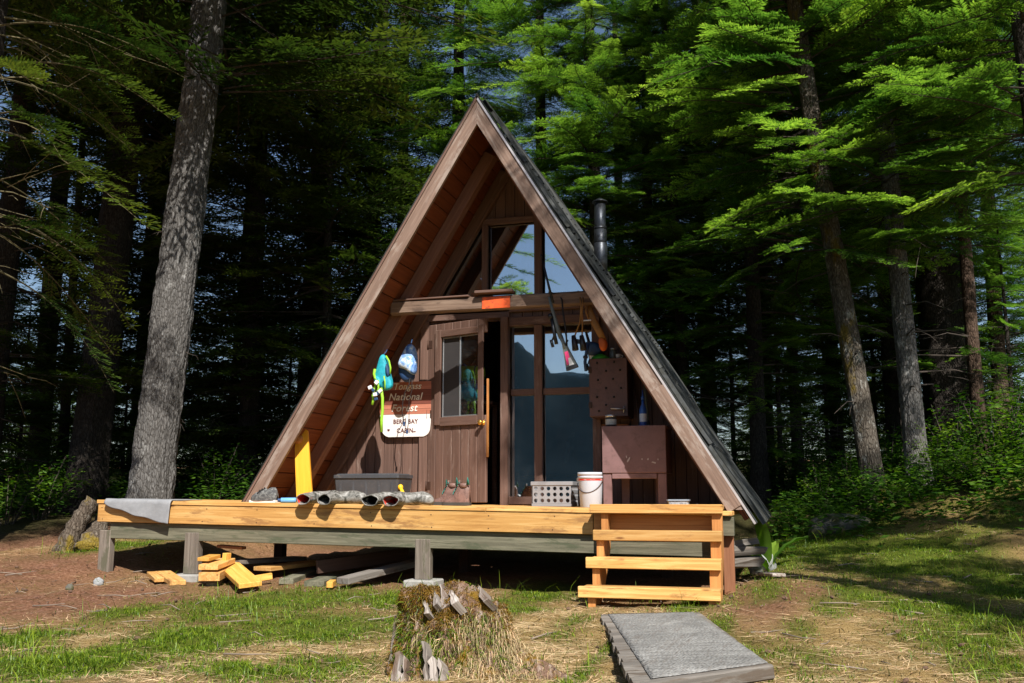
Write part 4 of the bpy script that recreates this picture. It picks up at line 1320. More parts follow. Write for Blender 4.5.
mb.tube(pts, 0.0045, 8); mb.build('handle', M['darkbrown'], bu)
mb = MB()
for s_ in (-1, 1): mb.box((cx + s_ * rb * 0.98, Yk, zf + h * 0.80), (0.02, 0.04, 0.04), None, 0.005)
mb.build('handle_lug', M['bucketw'], bu)

M['mauve'] = plain('faded_mauve_brown_paint', (0.20, 0.115, 0.115), 0.5, 0, 0.2, 4, dirt=(0.13, 0.075, 0.07), dfac=0.45, spec=0.4)
Ym = 9.36
xl, xr = at(602, 450, Ym)[0], at(666, 450, Ym)[0]; z1 = at(634, 425.5, Ym)[2]; z0 = at(634, 473, Ym)[2]
xr = min(xr, XA + (ZA - 0.12 / CT - z1) / SL - 0.03)
st_ = thing('cook_stand', ((xl + xr) / 2, Ym + 0.25, DECK(xl)), 'mauve brown wooden cook box standing on legs right of the bucket', 'cabinet')
mb = MB()
mb.box(((xl + xr) / 2, Ym + 0.012, (z0 + z1) / 2), (xr - xl, 0.022, z1 - z0), None, 0.004)
mb.box(((xl + xr) / 2, Ym + 0.275, z1 - 0.012), (xr - xl + 0.02, 0.50, 0.022), None, 0.004)
mb.box((xl + 0.012, Ym + 0.275, (z0 + z1) / 2 - 0.013), (0.022, 0.50, z1 - z0 - 0.027), None, 0.004); mb.box((xr - 0.012, Ym + 0.275, (z0 + z1) / 2 - 0.013), (0.022, 0.50, z1 - z0 - 0.027), None, 0.004)
mb.box(((xl + xr) / 2, Ym + 0.275, z0 + 0.012), (xr - xl - 0.05, 0.49, 0.022), None, 0.004)
mb.build('box', M['mauve'], st_)
for x, y in ((xl + 0.045, Ym + 0.04), (xr - 0.045, Ym + 0.04), (xl + 0.16, Ym + 0.45), (xr - 0.12, Ym + 0.45)):
    zf = DECK(x); mb = MB(); mb.box((x, y, (zf + z0) / 2 - 0.003), (z0 - zf - 0.004, 0.085, 0.05), np.stack([(0, 0, 1), (1, 0, 0), (0, 1, 0)], 1), 0.005); mb.build('leg', M['mauve'], st_)
mb = MB(); mb.box(((xl + xr) / 2, Ym + 0.02, z0 - 0.03), (xr - xl - 0.19, 0.03, 0.05), None, 0.004); mb.build('apron', M['mauve'], st_)
M['paintscuff'] = plain('scuffed_white_paint', (0.50, 0.45, 0.45), 0.7, 0, 0.2)
for x, y, sxx, sz, rt_ in ((628.5, 460, 0.018, 0.06, -0.5), (626.5, 457, 0.012, 0.03, 0.3), (654, 462.5, 0.055, 0.022, -0.25), (648, 459, 0.02, 0.02, 0.4), (642, 459, 0.016, 0.02, 0.1), (658, 459.5, 0.012, 0.02, 0.1)):
    p = at(x, y, Ym - 0.001)
    k_ = random.randrange(1000)
    pts = []
    for i in range(11):
        a = 2 * PI * i / 11; rr_ = 0.5 * (0.55 + 0.6 * random.random())
        dx, dz = math.cos(a) * sxx * rr_, math.sin(a) * sz * rr_
        pts.append(p + np.array([dx * math.cos(rt_) - dz * math.sin(rt_), 0, dx * math.sin(rt_) + dz * math.cos(rt_)]))
    mb = MB(); mb.prism(pts, (0, 0.0015, 0)); mb.build('paint_scuff', M['paintscuff'], st_)

# things on the cook stand
p = at(611.5, 455 - 0, Ym + 0.12)
jx = at(611, 420, Ym + 0.12)[0]
M['blackpl'] = plain('black_plastic', (0.02, 0.02, 0.022), 0.4)
M['label'] = plain('pale_label', (0.45, 0.45, 0.42), 0.6, 0, 0.25, 30)
jar = thing('jar', (jx, Ym + 0.12, z1), 'small black jar with a pale label on the cook box', 'jar')
mb = MB(); mb.lathe((jx, Ym + 0.12, z1), [(0.052, 0), (0.056, 0.005), (0.056, 0.085), (0.050, 0.095)], 20); mb.build('jar_body', M['blackpl'], jar)
mb = MB(); mb.lathe((jx, Ym + 0.12, z1 + 0.095), [(0.057, 0), (0.057, 0.022), (0.05, 0.026)], 20); mb.build('lid', M['alu'], jar)
mb = MB(); mb.lathe((jx, Ym + 0.12, z1), [(0.0572, 0.02), (0.0572, 0.075)], 20, closed=False); mb.build('label', M['label'], jar)
bx = at(643, 410, Ym + 0.2)[0]
M['bluebot'] = plain('blue_bottle', (0.03, 0.10, 0.36), 0.3); 
bt = thing('spray_bottle', (bx, Ym + 0.2, z1), 'tall thin blue bottle with a white label on the cook box', 'bottle')
mb = MB(); mb.lathe((bx, Ym + 0.2, z1), [(0.034, 0), (0.037, 0.01), (0.037, 0.17), (0.028, 0.20), (0.014, 0.23), (0.013, 0.27)], 18); mb.build('bottle_body', M['bluebot'], bt)
mb = MB(); mb.lathe((bx, Ym + 0.2, z1), [(0.0378, 0.05), (0.0378, 0.13)], 18, closed=False); mb.build('label', M['white'], bt)
mb = MB(); mb.lathe((bx, Ym + 0.2, z1 + 0.27), [(0.018, 0), (0.018, 0.03), (0.008, 0.04), (0.006, 0.10)], 14); mb.build('cap', M['bluebot'], bt)
# rods leaning in the corner
for (x0, y0, x1, y1, lab, mm) in ((640, 424, 632, 372, 'thin dark pole leaning in the shade left of the blue bottle', 'darkbrown'), (649, 424, 640, 345, 'thin pale pole leaning in the shade behind the blue bottle', 'greywood')):
    a, b_ = at(x0, y0, Ym + 0.40), at(x1, y1, YW - 0.05); a[2] = z1 + 0.003
    po = thing('pole', a, lab, 'pole'); mb = MB(); mb.tube([a, (a + b_) / 2, b_], [0.014, 0.013, 0.010], 8); mb.build('shaft', M[mm], po)
    mb = MB(); mb.tube([a, a + (b_ - a) * 0.08], 0.017, 8); mb.build('ferrule', M['blackpl'], po)

# perforated cabinet on the wall
M['cabbrown'] = plain('brown_cabinet_paint', (0.125, 0.062, 0.050), 0.5, 0, 0.2, 5, dirt=(0.075, 0.038, 0.03), dfac=0.45)
Yq = 9.74
xl, xr = at(589, 387, Yq)[0], at(627.5, 387, Yq)[0]; z0 = at(608, 416.5, Yq)[2]; z1c = at(608, 358, Yq)[2]
xr = min(xr, XA + (ZA - 0.12 / CT - z1c) / SL - 0.02)
cab = thing('wall_cabinet', ((xl + xr) / 2, (Yq + YW) / 2, z0), 'brown wall cabinet with rows of round vent holes, right of the tall windows', 'cabinet')
mb = MB()
yb = YW - 0.035
mb.box((xl + 0.012, (Yq + yb) / 2 + 0.012, (z0 + z1c) / 2), (0.022, yb - Yq - 0.03, z1c - z0), None, 0.003); mb.box((xr - 0.012, (Yq + yb) / 2 + 0.012, (z0 + z1c) / 2), (0.022, yb - Yq - 0.03, z1c - z0), None, 0.003)
mb.box(((xl + xr) / 2, (Yq + yb) / 2 + 0.012, z1c - 0.012), (xr - xl - 0.05, yb - Yq - 0.03, 0.022), None, 0.003); mb.box(((xl + xr) / 2, (Yq + yb) / 2 + 0.012, z0 + 0.012), (xr - xl - 0.05, yb - Yq - 0.03, 0.022), None, 0.003)
mb.build('carcass', M['cabbrown'], cab)
mb = MB(); mb.box(((xl + xr) / 2, Yq + 0.012, (z0 + z1c) / 2), (xr - xl - 0.004, 0.022, z1c - z0 - 0.004), None, 0.004); cd = mb.build('door', M['cabbrown'], cab)
mb = MB()
for i, (x, y) in enumerate([(597, 363), (614, 362), (606, 371), (620, 370), (598, 380), (613, 379), (606, 388), (621, 388), (597, 397), (614, 397), (606, 405), (599, 411)]):
    mb.lathe(at(x, y, Yq - 0.001), [(0.012, 0), (0.012, 0.003)], 12, np.stack([ux, uz, -uy], 1)); 
mb.build('vent_holes', M['black'], cd)
mb = MB(); p0, p1 = at(611, 408.5, Yq - 0.035), at(624, 409, Yq - 0.035)
mb.tube([p0 + np.array([0, 0.035, 0]), p0, p1, p1 + np.array([0, 0.035, 0])], 0.008, 8); mb.tube([at(624, 406, Yq - 0.01), at(624, 413, Yq - 0.01)], 0.01, 8); mb.build('handle', M['alu'], cd)
mb = MB(); mb.box(((xl + xr) / 2, YW - 0.015, z0 - 0.09), (0.30, 0.04, 0.08), None, 0.004); mb.build('bracket', M['redpost'], cab)

for zc_ in (0.2, 0.8):
    mb = MB(); mb.box((xl + 0.012, Yq - 0.003, z0 + (z1c - z0) * zc_), (0.035, 0.008, 0.06), None, 0.002); mb.build('hinge', M['nail'], cd)
M['green'] = plain('green_plastic', (0.05, 0.40, 0.03), 0.4)
p = at(600.5, 357.5, Yq + 0.12); 
gb2 = thing('bowl', (p[0], p[1], z1c), 'bright green plastic bowl upside down on the wall cabinet', 'bowl')
mb = MB(); mb.lathe((p[0], p[1], z1c), [(0.105, 0.002), (0.105, 0.008), (0.09, 0.03), (0.055, 0.05), (0.03, 0.055), (0.03, 0.06), (0.004, 0.06)], 24); mb.build('bowl_shell', M['green'], gb2)
mb = MB(); mb.lathe((p[0], p[1], z1c), [(0.104, 0.001), (0.109, 0.005), (0.104, 0.010)], 24, closed=False); mb.build('rim', M['green'], gb2)
p = at(593, 352, Yq + 0.25)
cn = thing('can', (p[0], p[1], z1c), 'blue and white can behind the green bowl', 'can')
mb = MB(); mb.lathe((p[0], p[1], z1c), [(0.036, 0), (0.04, 0.006), (0.04, 0.11), (0.034, 0.12)], 20); mb.build('can_body', M['bluebot'], cn)
mb = MB(); mb.lathe((p[0], p[1], z1c), [(0.0407, 0.03), (0.0407, 0.09)], 20, closed=False); mb.build('label', M['white'], cn)
p = at(613.5, 352, Yq + 0.18)
M['jarglass'] = plain('dull_glass', (0.16, 0.19, 0.18), 0.2, 0, 0.2, spec=0.7)
jr = thing('glass_jar', (p[0], p[1], z1c), 'dull grey glass jar right of the green bowl', 'jar')
mb = MB(); mb.lathe((p[0], p[1], z1c), [(0.035, 0), (0.04, 0.008), (0.04, 0.085), (0.03, 0.10), (0.03, 0.11)], 20); mb.build('jar_body', M['jarglass'], jr)
mb = MB(); mb.lathe((p[0], p[1], z1c + 0.11), [(0.034, 0), (0.034, 0.018), (0.03, 0.02)], 20); mb.build('lid', M['alu'], jr)
p = at(618.5, 356, Yq + 0.07)
cp = thing('cup', (p[0], p[1], z1c), 'small white cup at the right end of the wall cabinet top', 'cup')
mb = MB(); mb.lathe((p[0], p[1], z1c), [(0.022, 0), (0.03, 0.045), (0.027, 0.045), (0.02, 0.006)], 18); mb.build('cup_body', M['white'], cp)
mb = MB(); mb.tube([np.array([p[0] + 0.026, p[1], z1c + 0.035]), np.array([p[0] + 0.045, p[1], z1c + 0.03]), np.array([p[0] + 0.04, p[1], z1c + 0.012]), np.array([p[0] + 0.024, p[1], z1c + 0.01])], 0.004, 6); mb.build('handle', M['white'], cp)

# dish and rag at the right end of the deck
p = at(679, 502, 8.75); zf = DECK(p[0])
M['glassdish'] = plain('milky_plastic', (0.45, 0.47, 0.50), 0.25, 0, 0.3, 20, dirt=(0.10, 0.08, 0.09), dfac=0.6)
ds = thing('food_box', (p[0], p[1], zf), 'flat milky plastic food box on the deck above the stairs', 'box')
mb = MB(); tapered(mb, p[0] - 0.10, p[0] + 0.09, p[1] - 0.05, p[1] + 0.09, zf, zf + 0.082, 0.012, 0.015); mb.build('box_body', M['glassdish'], ds)
mb = MB(); tapered(mb, p[0] - 0.105, p[0] + 0.095, p[1] - 0.055, p[1] + 0.095, zf + 0.082, zf + 0.095, -0.002, 0.015); mb.build('lid', M['alu'], ds)
c = at(697, 503, 8.8); zf = DECK(c[0])
mb = MB()
G = np.zeros((16, 12, 3))
for i in range(16):
    for j in range(12):
        u, v_ = i / 15, j / 11
        e = math.sin(PI * u) * math.sin(PI * v_)
        G[i, j] = (c[0] - 0.10 + 0.20 * u, c[1] - 0.07 + 0.15 * v_, zf + 0.008 + e ** 0.5 * 0.045 * (0.4 + vnoise(np.array([[u * 6, v_ * 5]]), 4)[0]))
mb.slab(G, 0.006); rg = mb.build('rag', M['patcloth']); tag(rg, 'crumpled grey rag on the deck right of the food box', 'rag')

# ------------------------------------------------------------------ rifle hanging from the beam
M['gunstock'] = plain('grey_green_stock', (0.13, 0.15, 0.14), 0.5, 0, 0.15, 12)
M['gunmetal'] = plain('gun_metal', (0.03, 0.033, 0.038), 0.35, 0.6)
M['pink'] = plain('pink_tape', (0.80, 0.06, 0.22), 0.5)
Yg = 9.26
g = lambda x, y, dy=0.0: at(x, y, Yg + dy)
rf_ = thing('rifle', g(572, 368), 'grey rifle with a pink and white butt hanging muzzle up from the beam', 'rifle')
mb = MB(); mb.tube([g(541.5, 256), g(548, 283), g(553, 303)], [0.010, 0.012, 0.015], 12); mb.tube([g(541.2, 254.5), g(542.0, 258)], 0.013, 12); mb.build('barrel', M['gunmetal'], rf_)
mb = MB(); mb.tube([g(549, 297), g(553.5, 314), g(558, 330), g(561, 338)], [0.016, 0.024, 0.030, 0.028], 14, squash=(1, 0.8)); mb.tube([g(560.5, 336), g(563.5, 343), g(565, 349)], [0.028, 0.022, 0.026], 14, squash=(1, .8)); mb.build('forend', M['gunstock'], rf_)
mb = MB()
P = [g(562.6, 347), g(567.6, 346), g(577.5, 365), g(566.5, 369.5)]
mb.prism([p + np.array([0, 0.02, 0]) for p in P], (0, -0.04, 0)); so = mb.build('buttstock', M['gunstock'], rf_)
P = [g(564.5, 352, -0.025), g(567.8, 351, -0.025), g(569.5, 357, -0.025), g(571.3, 362, -0.025), g(566.9, 365.5, -0.025)]
mb = MB(); mb.prism(P, (0, 0.004, 0)); mb.build('pink_tape', M['pink'], so)
P = [g(568.3, 358, -0.026), g(570.5, 357.5, -0.026), g(574, 364.2, -0.026), g(569.3, 365.8, -0.026)]
mb = MB(); mb.prism(P, (0, 0.004, 0)); mb.build('white_tape', M['white'], so)
mb = MB(); P = [g(566.5, 367.8), g(577.2, 363.8), g(578.3, 366.8), g(566.8, 371)]; mb.prism([p + np.array([0, 0.024, 0]) for p in P], (0, -0.048, 0)); mb.build('recoil_pad', M['blackpl'], so)
mb = MB(); mb.tube([g(551.5, 318, -0.02), g(554, 332, -0.02), g(556.5, 344, -0.02)], [0.018, 0.016, 0.020], 12); mb.tube([g(549.8, 314, -0.02), g(551.3, 318.5, -0.02)], 0.024, 12); mb.build('scope', M['gunmetal'], rf_)
mb = MB(); mb.tube([g(552.5, 340, 0.0), g(555, 333, 0.0), g(557, 330, 0)], 0.010, 8); mb.tube([g(551, 340), g(553, 347)], 0.016, 8); mb.build('bipod_leg', M['gunmetal'], rf_)
mb = MB(); mb.tube([g(565, 331, 0.01), g(566.5, 338, 0.01), g(566, 345, 0.01)], 0.014, 8, squash=(1, .5)); mb.tube([g(562, 343), g(566, 344), g(568, 340)], 0.008, 8); mb.build('bolt', M['gunmetal'], rf_)
mb = MB(); mb.tube([g(549, 292), at(552, 293, 9.33), at(559, 294.5, 9.40), at(562, 300, 9.33), g(563, 312), g(566, 332), g(567, 346)], 0.009, 8); mb.build('sling', M['blackcloth'], rf_)

# hanging gear right of the rifle
M['tan'] = plain('tan_leather', (0.30, 0.15, 0.04), 0.6, 0, 0.3, 8)
M['orangecloth'] = plain('orange_cloth', (0.55, 0.12, 0.02), 0.7, 0, 0.2, 8)
bn = thing('binoculars', at(578, 352, 9.36), 'black binoculars hanging on a tan strap from the beam right of the rifle', 'binoculars')
for dx in (-3.5, 4.5):
    mb = MB(); mb.tube([at(577 + dx, 336, 9.36), at(578 + dx, 342, 9.34), at(579 + dx, 350, 9.33)], [0.022, 0.030, 0.034], 14); mb.build('barrel', M['blackpl'], bn)
mb = MB(); mb.board(at(574, 341, 9.36), at(582, 342, 9.36), 0.03, 0.045); mb.build('bridge', M['blackpl'], bn)
mb = MB(); mb.tube([at(574, 338, 9.36), at(580, 322, 9.34), at(581, 310, 9.31), at(580.5, 303, 9.315), at(580, 297, 9.36)], 0.008, 8); mb.tube([at(582, 337, 9.36), at(582.5, 325, 9.34), at(582, 312, 9.31), at(582.5, 303, 9.315), at(583, 297, 9.36)], 0.008, 8); mb.build('strap', M['tan'], bn)
hv = thing('hip_holster', at(607, 350, 9.42), 'tan and orange leather belt with a holster hanging in the right roof corner', 'belt')
mb = MB(); mb.tube([at(589, 300, 9.45), at(590.5, 312, 9.42), at(594, 322, 9.40), at(599, 331, 9.40), at(604, 341, 9.42)], [0.02, 0.03, 0.036, 0.036, 0.03], 10, squash=(1, 0.35), up=(0, 1, 0)); mb.build('belt', M['tan'], hv)
mb = MB(); mb.tube([at(591, 298, 9.45), at(586, 303, 9.42), at(586, 312, 9.40), at(589, 320, 9.42)], 0.014, 8, squash=(1, .5)); mb.build('belt_loop', M['tan'], hv)
puff(smooth_outline([(598, 338), (604, 337), (608, 343), (606, 351), (600, 351)], 2), 9.44, 0.10, 'holster', M['orangecloth'], hv)
bl = thing('dry_bag', at(597, 355, 9.62), 'dark blue dry bag wedged behind the green bowl under the roof', 'bag')
puff(smooth_outline([(586, 343), (594, 341), (603, 346), (604, 354), (592, 356.5), (586, 354)], 2), Yq + 0.22, 0.14, 'bag_body', M['navy'], bl)
ribbon([(588, 344), (586.5, 352), (585, 362), (586, 371)], Yq - 0.02, 0.035, 'strap', M['navy'], bl)
mb = MB(); mb.box(at(585.5, 357, Yq - 0.03), (0.05, 0.02, 0.03), None, 0.004); mb.build('buckle', M['blackpl'], bl)
mb = MB(); mb.box(at(586.5, 320.5, 9.36), (0.10, 0.03, 0.012), None, 0.003); hk = mb.build('shelf_bracket', M['alu'], cabin)

# ------------------------------------------------------------------ things inside, seen through the glass
M['bottleclear'] = plain('clear_plastic_bottle', (0.55, 0.60, 0.62), 0.15, 0, 0.1)
p = at(516, 388, YW + 0.10)
sh = MB(); sh.box(((W_X0 + W_X1) / 2, YW + 0.11, zm - 0.03), (W_X1 - W_X0, 0.16, 0.025)); sh.build('window_shelf', M['darkbrown'], cabin)
zs_ = zm - 0.017
wb = thing('water_bottle', (p[0], YW + 0.10, zs_), 'clear plastic water bottle on the sill behind the left window', 'bottle')
mb = MB(); mb.lathe((p[0], YW + 0.10, zs_), [(0.034, 0), (0.037, 0.008), (0.037, 0.06), (0.035, 0.065), (0.037, 0.07), (0.037, 0.13), (0.014, 0.17), (0.013, 0.185)], 18); mb.build('bottle_body', M['bottleclear'], wb)
mb = MB(); mb.lathe((p[0], YW + 0.10, zs_ + 0.185), [(0.016, 0), (0.016, 0.02)], 14); mb.build('cap', M['white'], wb)
mb = MB(); mb.lathe((p[0], YW + 0.10, zs_), [(0.0378, 0.07), (0.0378, 0.115)], 18, closed=False); mb.build('label', M['white'], wb)
for i, (x, mm, lab, hh, rr_) in enumerate(((566, 'white', 'white mug on the sill behind the right window', 0.07, 0.036), (574, 'orangecloth', 'orange mug on the sill behind the right window', 0.06, 0.032), (582, 'white', 'squat white bowl on the sill at the right window edge', 0.05, 0.042))):
    p = at(x, 387, YW + 0.10); mg = thing('mug' if i < 2 else 'bowl', (p[0], p[1], zs_), lab, 'mug' if i < 2 else 'bowl')
    mb = MB(); mb.lathe((p[0], p[1], zs_), [(rr_ * 0.8, 0), (rr_, hh), (rr_ * 0.9, hh), (rr_ * 0.7, 0.006)], 18); mb.build('mug_body' if i < 2 else 'bowl_shell', M[mm], mg)
    mb = MB(); mb.tube([np.array([p[0] + rr_ * 0.95, p[1], zs_ + hh * 0.8]), np.array([p[0] + rr_ * 1.5, p[1], zs_ + hh * 0.7]), np.array([p[0] + rr_ * 1.4, p[1], zs_ + hh * 0.25]), np.array([p[0] + rr_ * 0.85, p[1], zs_ + hh * 0.2])], 0.005, 6); mb.build('handle' if i < 2 else 'lug', M[mm], mg)
# bench with a yellow edge just inside
a, b_ = at(524, 476.5, YW + 0.20), at(585, 475.5, YW + 0.20)
tb = thing('bench', ((a[0] + b_[0]) / 2, YW + 0.35, 0.82), 'bench with a bright yellow front edge just behind the right window', 'bench')
mb = MB(); mb.board(a, b_, 0.02, 0.032, ch=0.003); mb.build('front_edge', M['yellow'], tb)
mb = MB(); mb.box(((a[0] + b_[0]) / 2, YW + 0.42, a[2]), (b_[0] - a[0], 0.40, 0.028), None, 0.004); mb.build('seat', M['darkbrown'], tb)
for x in (a[0] + 0.05, b_[0] - 0.05):
    mb = MB(); mb.box((x, YW + 0.42, (0.82 + a[2] - 0.016) / 2), (0.04, 0.34, a[2] - 0.016 - 0.82), None, 0.004); mb.build('leg', M['darkbrown'], tb)
M['plasticwhite'] = plain('crumpled_plastic', (0.62, 0.60, 0.55), 0.35, 0, 0.2, 12, bstr=0.8, bscale=30)
pb = thing('plastic_bag', (at(572, 430, YW + 0.16)[0], YW + 0.16, at(572, 470, YW + 0.16)[2]), 'crumpled pale plastic hanging inside the lower right window pane', 'bag')
for (x0, y0, x1, y1, wd_) in ((578, 397, 571, 424, 0.10), (573, 433, 566, 462, 0.075)):
    G = np.zeros((18, 8, 3))
    for i in range(18):
        for j in range(8):
            t = i / 17; c_ = at(x0 + (x1 - x0) * t, y0 + (y1 - y0) * t, YW + 0.16); w_ = wd_ * math.sin(PI * (0.1 + 0.85 * t)) * (j / 7 - 0.5)
            G[i, j] = c_ + np.array([w_ + 0.012 * math.sin(i * 1.7 + j), 0.03 * math.sin(j * 2.1 + i * 0.9), 0.01 * math.sin(i * 2.3 + j * 1.3)])
    mb = MB(); mb.slab(G, 0.004, smooth=False); mb.build('fold', M['plasticwhite'], pb)
# sleeping bags seen through the door window: green over blue
pg = at(466, 372, 10.55)
bk = thing('bunk_shelf', (pg[0] - 0.1, 10.75, 0.82), 'dark bunk just inside the door, holding two rolled sleeping bags', 'bunk')
mb = MB(); mb.box((pg[0] - 0.1, 10.75, at(475, 401, 10.55)[2] - 0.03), (0.9, 0.55, 0.04), None, 0.005); mb.build('platform', M['darkbrown'], bk)
for dx in (-0.5, 0.3):
    mb = MB(); mb.box((pg[0] + dx, 10.75, (0.82 + at(475, 401, 10.55)[2] - 0.05) / 2), (0.06, 0.06, at(475, 401, 10.55)[2] - 0.05 - 0.82), None, 0.005); mb.build('leg', M['darkbrown'], bk)
M['sleepg'] = plain('lime_green_nylon', (0.30, 0.60, 0.01), 0.6, 0, 0.15); M['sleepb'] = plain('bright_blue_nylon', (0.01, 0.30, 0.62), 0.6, 0, 0.15)
for (yy, hgt, mm, lab) in ((391, 0.17, 'sleepb', 'bright blue rolled sleeping bag behind the door window'), (373, 0.17, 'sleepg', 'lime green rolled sleeping bag on top of the blue one behind the door window')):
    p = at(467, yy, 10.55)
    sb_ = thing('sleeping_bag', (p[0], 10.62, p[2] - 0.09), lab, 'sleeping bag')
    mb = MB(); mb.tube([(p[0] - 0.19, 10.62, p[2]), (p[0] - 0.18, 10.62, p[2]), (p[0], 10.62, p[2] + 0.005), (p[0] + 0.18, 10.62, p[2]), (p[0] + 0.2, 10.62, p[2])], [0.03, 0.085, 0.092, 0.085, 0.03], 16); mb.build('roll', M[mm], sb_)
    mb = MB()
    for dx in (-0.1, 0.1): mb.tube([(p[0] + dx, 10.62 + math.cos(t) * 0.095, p[2] + math.sin(t) * 0.095) for t in np.linspace(0, 2 * PI, 17)], 0.008, 6)
    mb.build('strap', M['navy'], sb_)
# ------------------------------------------------------------------ ground sheet
def blob(px, py, rx, ry):
    """soft patch laid on the ground: centre seen at (px,py); rx, ry in picture pixels give its real size there"""
    d = ray(px, py)
    t = None
    for k in range(1, 400):
        q = CAM + d / d[1] * (k * 0.1)
        if q[2] < gz(q[0], q[1]): t = q; break
    if t is None: t = CAM + d / d[1] * 18
    dep = t[1]
    return t[0], t[1], rx * dep / F_PX, ry * dep * dep / (F_PX * max(0.25, CAM_H - t[2]))


GREEN = [blob(*b) for b in ((300, 602, 120, 14), (330, 625, 110, 12), (190, 640, 80, 14), (60, 664, 90, 16), (400, 600, 50, 10), (545, 594, 40, 9), (575, 622, 26, 10), (960, 614, 60, 16), (905, 610, 30, 8), (800, 630, 30, 7),
                                 (830, 612, 26, 8), (840, 545, 60, 12), (790, 540, 40, 14), (560, 640, 40, 7), (985, 668, 60, 12), (240, 672, 70, 10), (770, 590, 20, 10), (480, 665, 30, 8), (690, 608, 12, 8), (720, 632, 14, 10), (130, 612, 30, 8), (110, 548, 30, 6), (600, 655, 10, 30), (880, 562, 80, 10), (950, 640, 90, 14), (800, 655, 60, 10), (745, 655, 22, 12), (1000, 590, 60, 10), (860, 590, 40, 8), (340, 660, 60, 7), (30, 640, 60, 8), (520, 612, 30, 7))]
BARE = [blob(*b) for b in ((70, 600, 150, 22), (30, 570, 120, 18), (180, 600, 60, 9), (770, 605, 55, 20), (400, 560, 230, 24), (650, 580, 100, 20), (40, 540, 70, 14), (815, 590, 40, 8))]
DRY = [blob(*b) for b in ((330, 655, 90, 10), (520, 650, 110, 30), (860, 640, 110, 22), (900, 590, 70, 12), (80, 640, 60, 6), (560, 615, 60, 12), (860, 560, 40, 9))]


def cover(x, y):
    p = np.stack([x, y], 1)
    n = vnoise(p * 1.3, 21, 4); n2 = vnoise(p * 3.1, 9, 3)

    def s(bl):
        w = np.zeros(len(x))
        for bx, by, sx_, sy_ in bl:
            w = np.maximum(w, np.exp(-(((x - bx) / sx_) ** 2 + ((y - by) / sy_) ** 2) * 0.9))
        return w
    g = 0.10 * sstep(-5.5, -3.5, x) + s(GREEN) + 1.1 * (n - 0.5) + 0.35 * (n2 - 0.5)
    b_ = s(BARE) + 0.6 * (n2 - 0.5)
    d = 0.40 + 0.6 * s(DRY) + 0.5 * (n2 - 0.5)
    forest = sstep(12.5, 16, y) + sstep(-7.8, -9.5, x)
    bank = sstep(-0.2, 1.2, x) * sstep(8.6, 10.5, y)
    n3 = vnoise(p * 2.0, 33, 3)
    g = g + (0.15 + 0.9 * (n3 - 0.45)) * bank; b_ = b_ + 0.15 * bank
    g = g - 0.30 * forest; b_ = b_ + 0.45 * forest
    W_ = np.stack([np.exp(6 * g), np.exp(6 * b_), np.exp(6 * d)], 1)
    return W_ / W_.sum(1, keepdims=True)


def axis(lo, hi, fine_lo, fine_hi, step, grow=1.22):
    a = list(np.arange(fine_lo, fine_hi + 1e-6, step))
    st, q = step, fine_hi
    while q < hi: st *= grow; q += st; a.append(min(q, hi))
    st, q = step, fine_lo
    pre = []
    while q > lo: st *= grow; q -= st; pre.append(max(q, lo))
    return np.array(pre[::-1] + a)


gx = axis(-2500, 2500, -10.5, 4.5, 0.055); gy = axis(-900, 2500, 3.4, 12.0, 0.055)
XX, YY = np.meshgrid(gx, gy, indexing='ij')
xf, yf_ = XX.ravel(), YY.ravel()
zf_ = ground_z(xf, yf_)
near = (xf > -11) & (xf < 5) & (yf_ > 3) & (yf_ < 13)
cv = cover(xf, yf_)
rough = (vnoise(np.stack([xf, yf_], 1) * 9, 31, 3) - 0.5) * 0.035 + (vnoise(np.stack([xf, yf_], 1) * 24, 37, 2) - 0.5) * 0.016
zf_ = zf_ + np.where(near, rough, 0)
nx, ny = XX.shape
ii, jj = np.meshgrid(np.arange(nx - 1), np.arange(ny - 1), indexing='ij')
q = np.stack([ii * ny + jj, (ii + 1) * ny + jj, (ii + 1) * ny + jj + 1, ii * ny + jj + 1], -1).reshape(-1, 4)

m, nt, b = new_mat('forest_clearing_soil')
cva = N(nt, 'ShaderNodeAttribute', attribute_name='cov'); sep = N(nt, 'ShaderNodeSeparateXYZ'); nt.links.new(cva.outputs['Vector'], sep.inputs[0])
v = coords(nt, 'Object')
nA = noise(nt, v, 38, 8, 0.75); nB = noise(nt, v, 140, 5, 0.7); nC = noise(nt, v, 6, 6, 0.7)
soil = ramp(nt, [(0.3, (0.070, 0.030, 0.018)), (0.45, (0.20, 0.088, 0.050)), (0.6, (0.35, 0.185, 0.12)), (0.75, (0.50, 0.35, 0.26))]); nt.links.new(nA, soil.inputs['Fac'])
dry = ramp(nt, [(0.3, (0.15, 0.090, 0.030)), (0.5, (0.40, 0.265, 0.105)), (0.7, (0.62, 0.46, 0.23))]); nt.links.new(nB, dry.inputs['Fac'])
grs = ramp(nt, [(0.3, (0.030, 0.050, 0.006)), (0.5, (0.10, 0.14, 0.016)), (0.72, (0.24, 0.24, 0.045))]); nt.links.new(nB, grs.inputs['Fac'])
c = mix(nt, sep.outputs['Z'], soil.outputs['Color'], dry.outputs['Color'])
c = mix(nt, sep.outputs['X'], c, grs.outputs['Color'])
mr = ramp(nt, [(0.52, (0, 0, 0)), (0.62, (1, 1, 1))]); nt.links.new(nC, mr.inputs['Fac'])
c = mix(nt, math_(nt, 'MULTIPLY', mr.outputs['Color'], 0.3), c, (0.10, 0.085, 0.02))
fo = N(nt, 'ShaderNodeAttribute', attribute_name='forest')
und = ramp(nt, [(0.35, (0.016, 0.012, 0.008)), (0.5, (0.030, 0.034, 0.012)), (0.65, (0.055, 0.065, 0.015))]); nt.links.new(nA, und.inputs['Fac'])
c = mix(nt, math_(nt, 'MULTIPLY', fo.outputs['Fac'], 0.92), c, und.outputs['Color'])
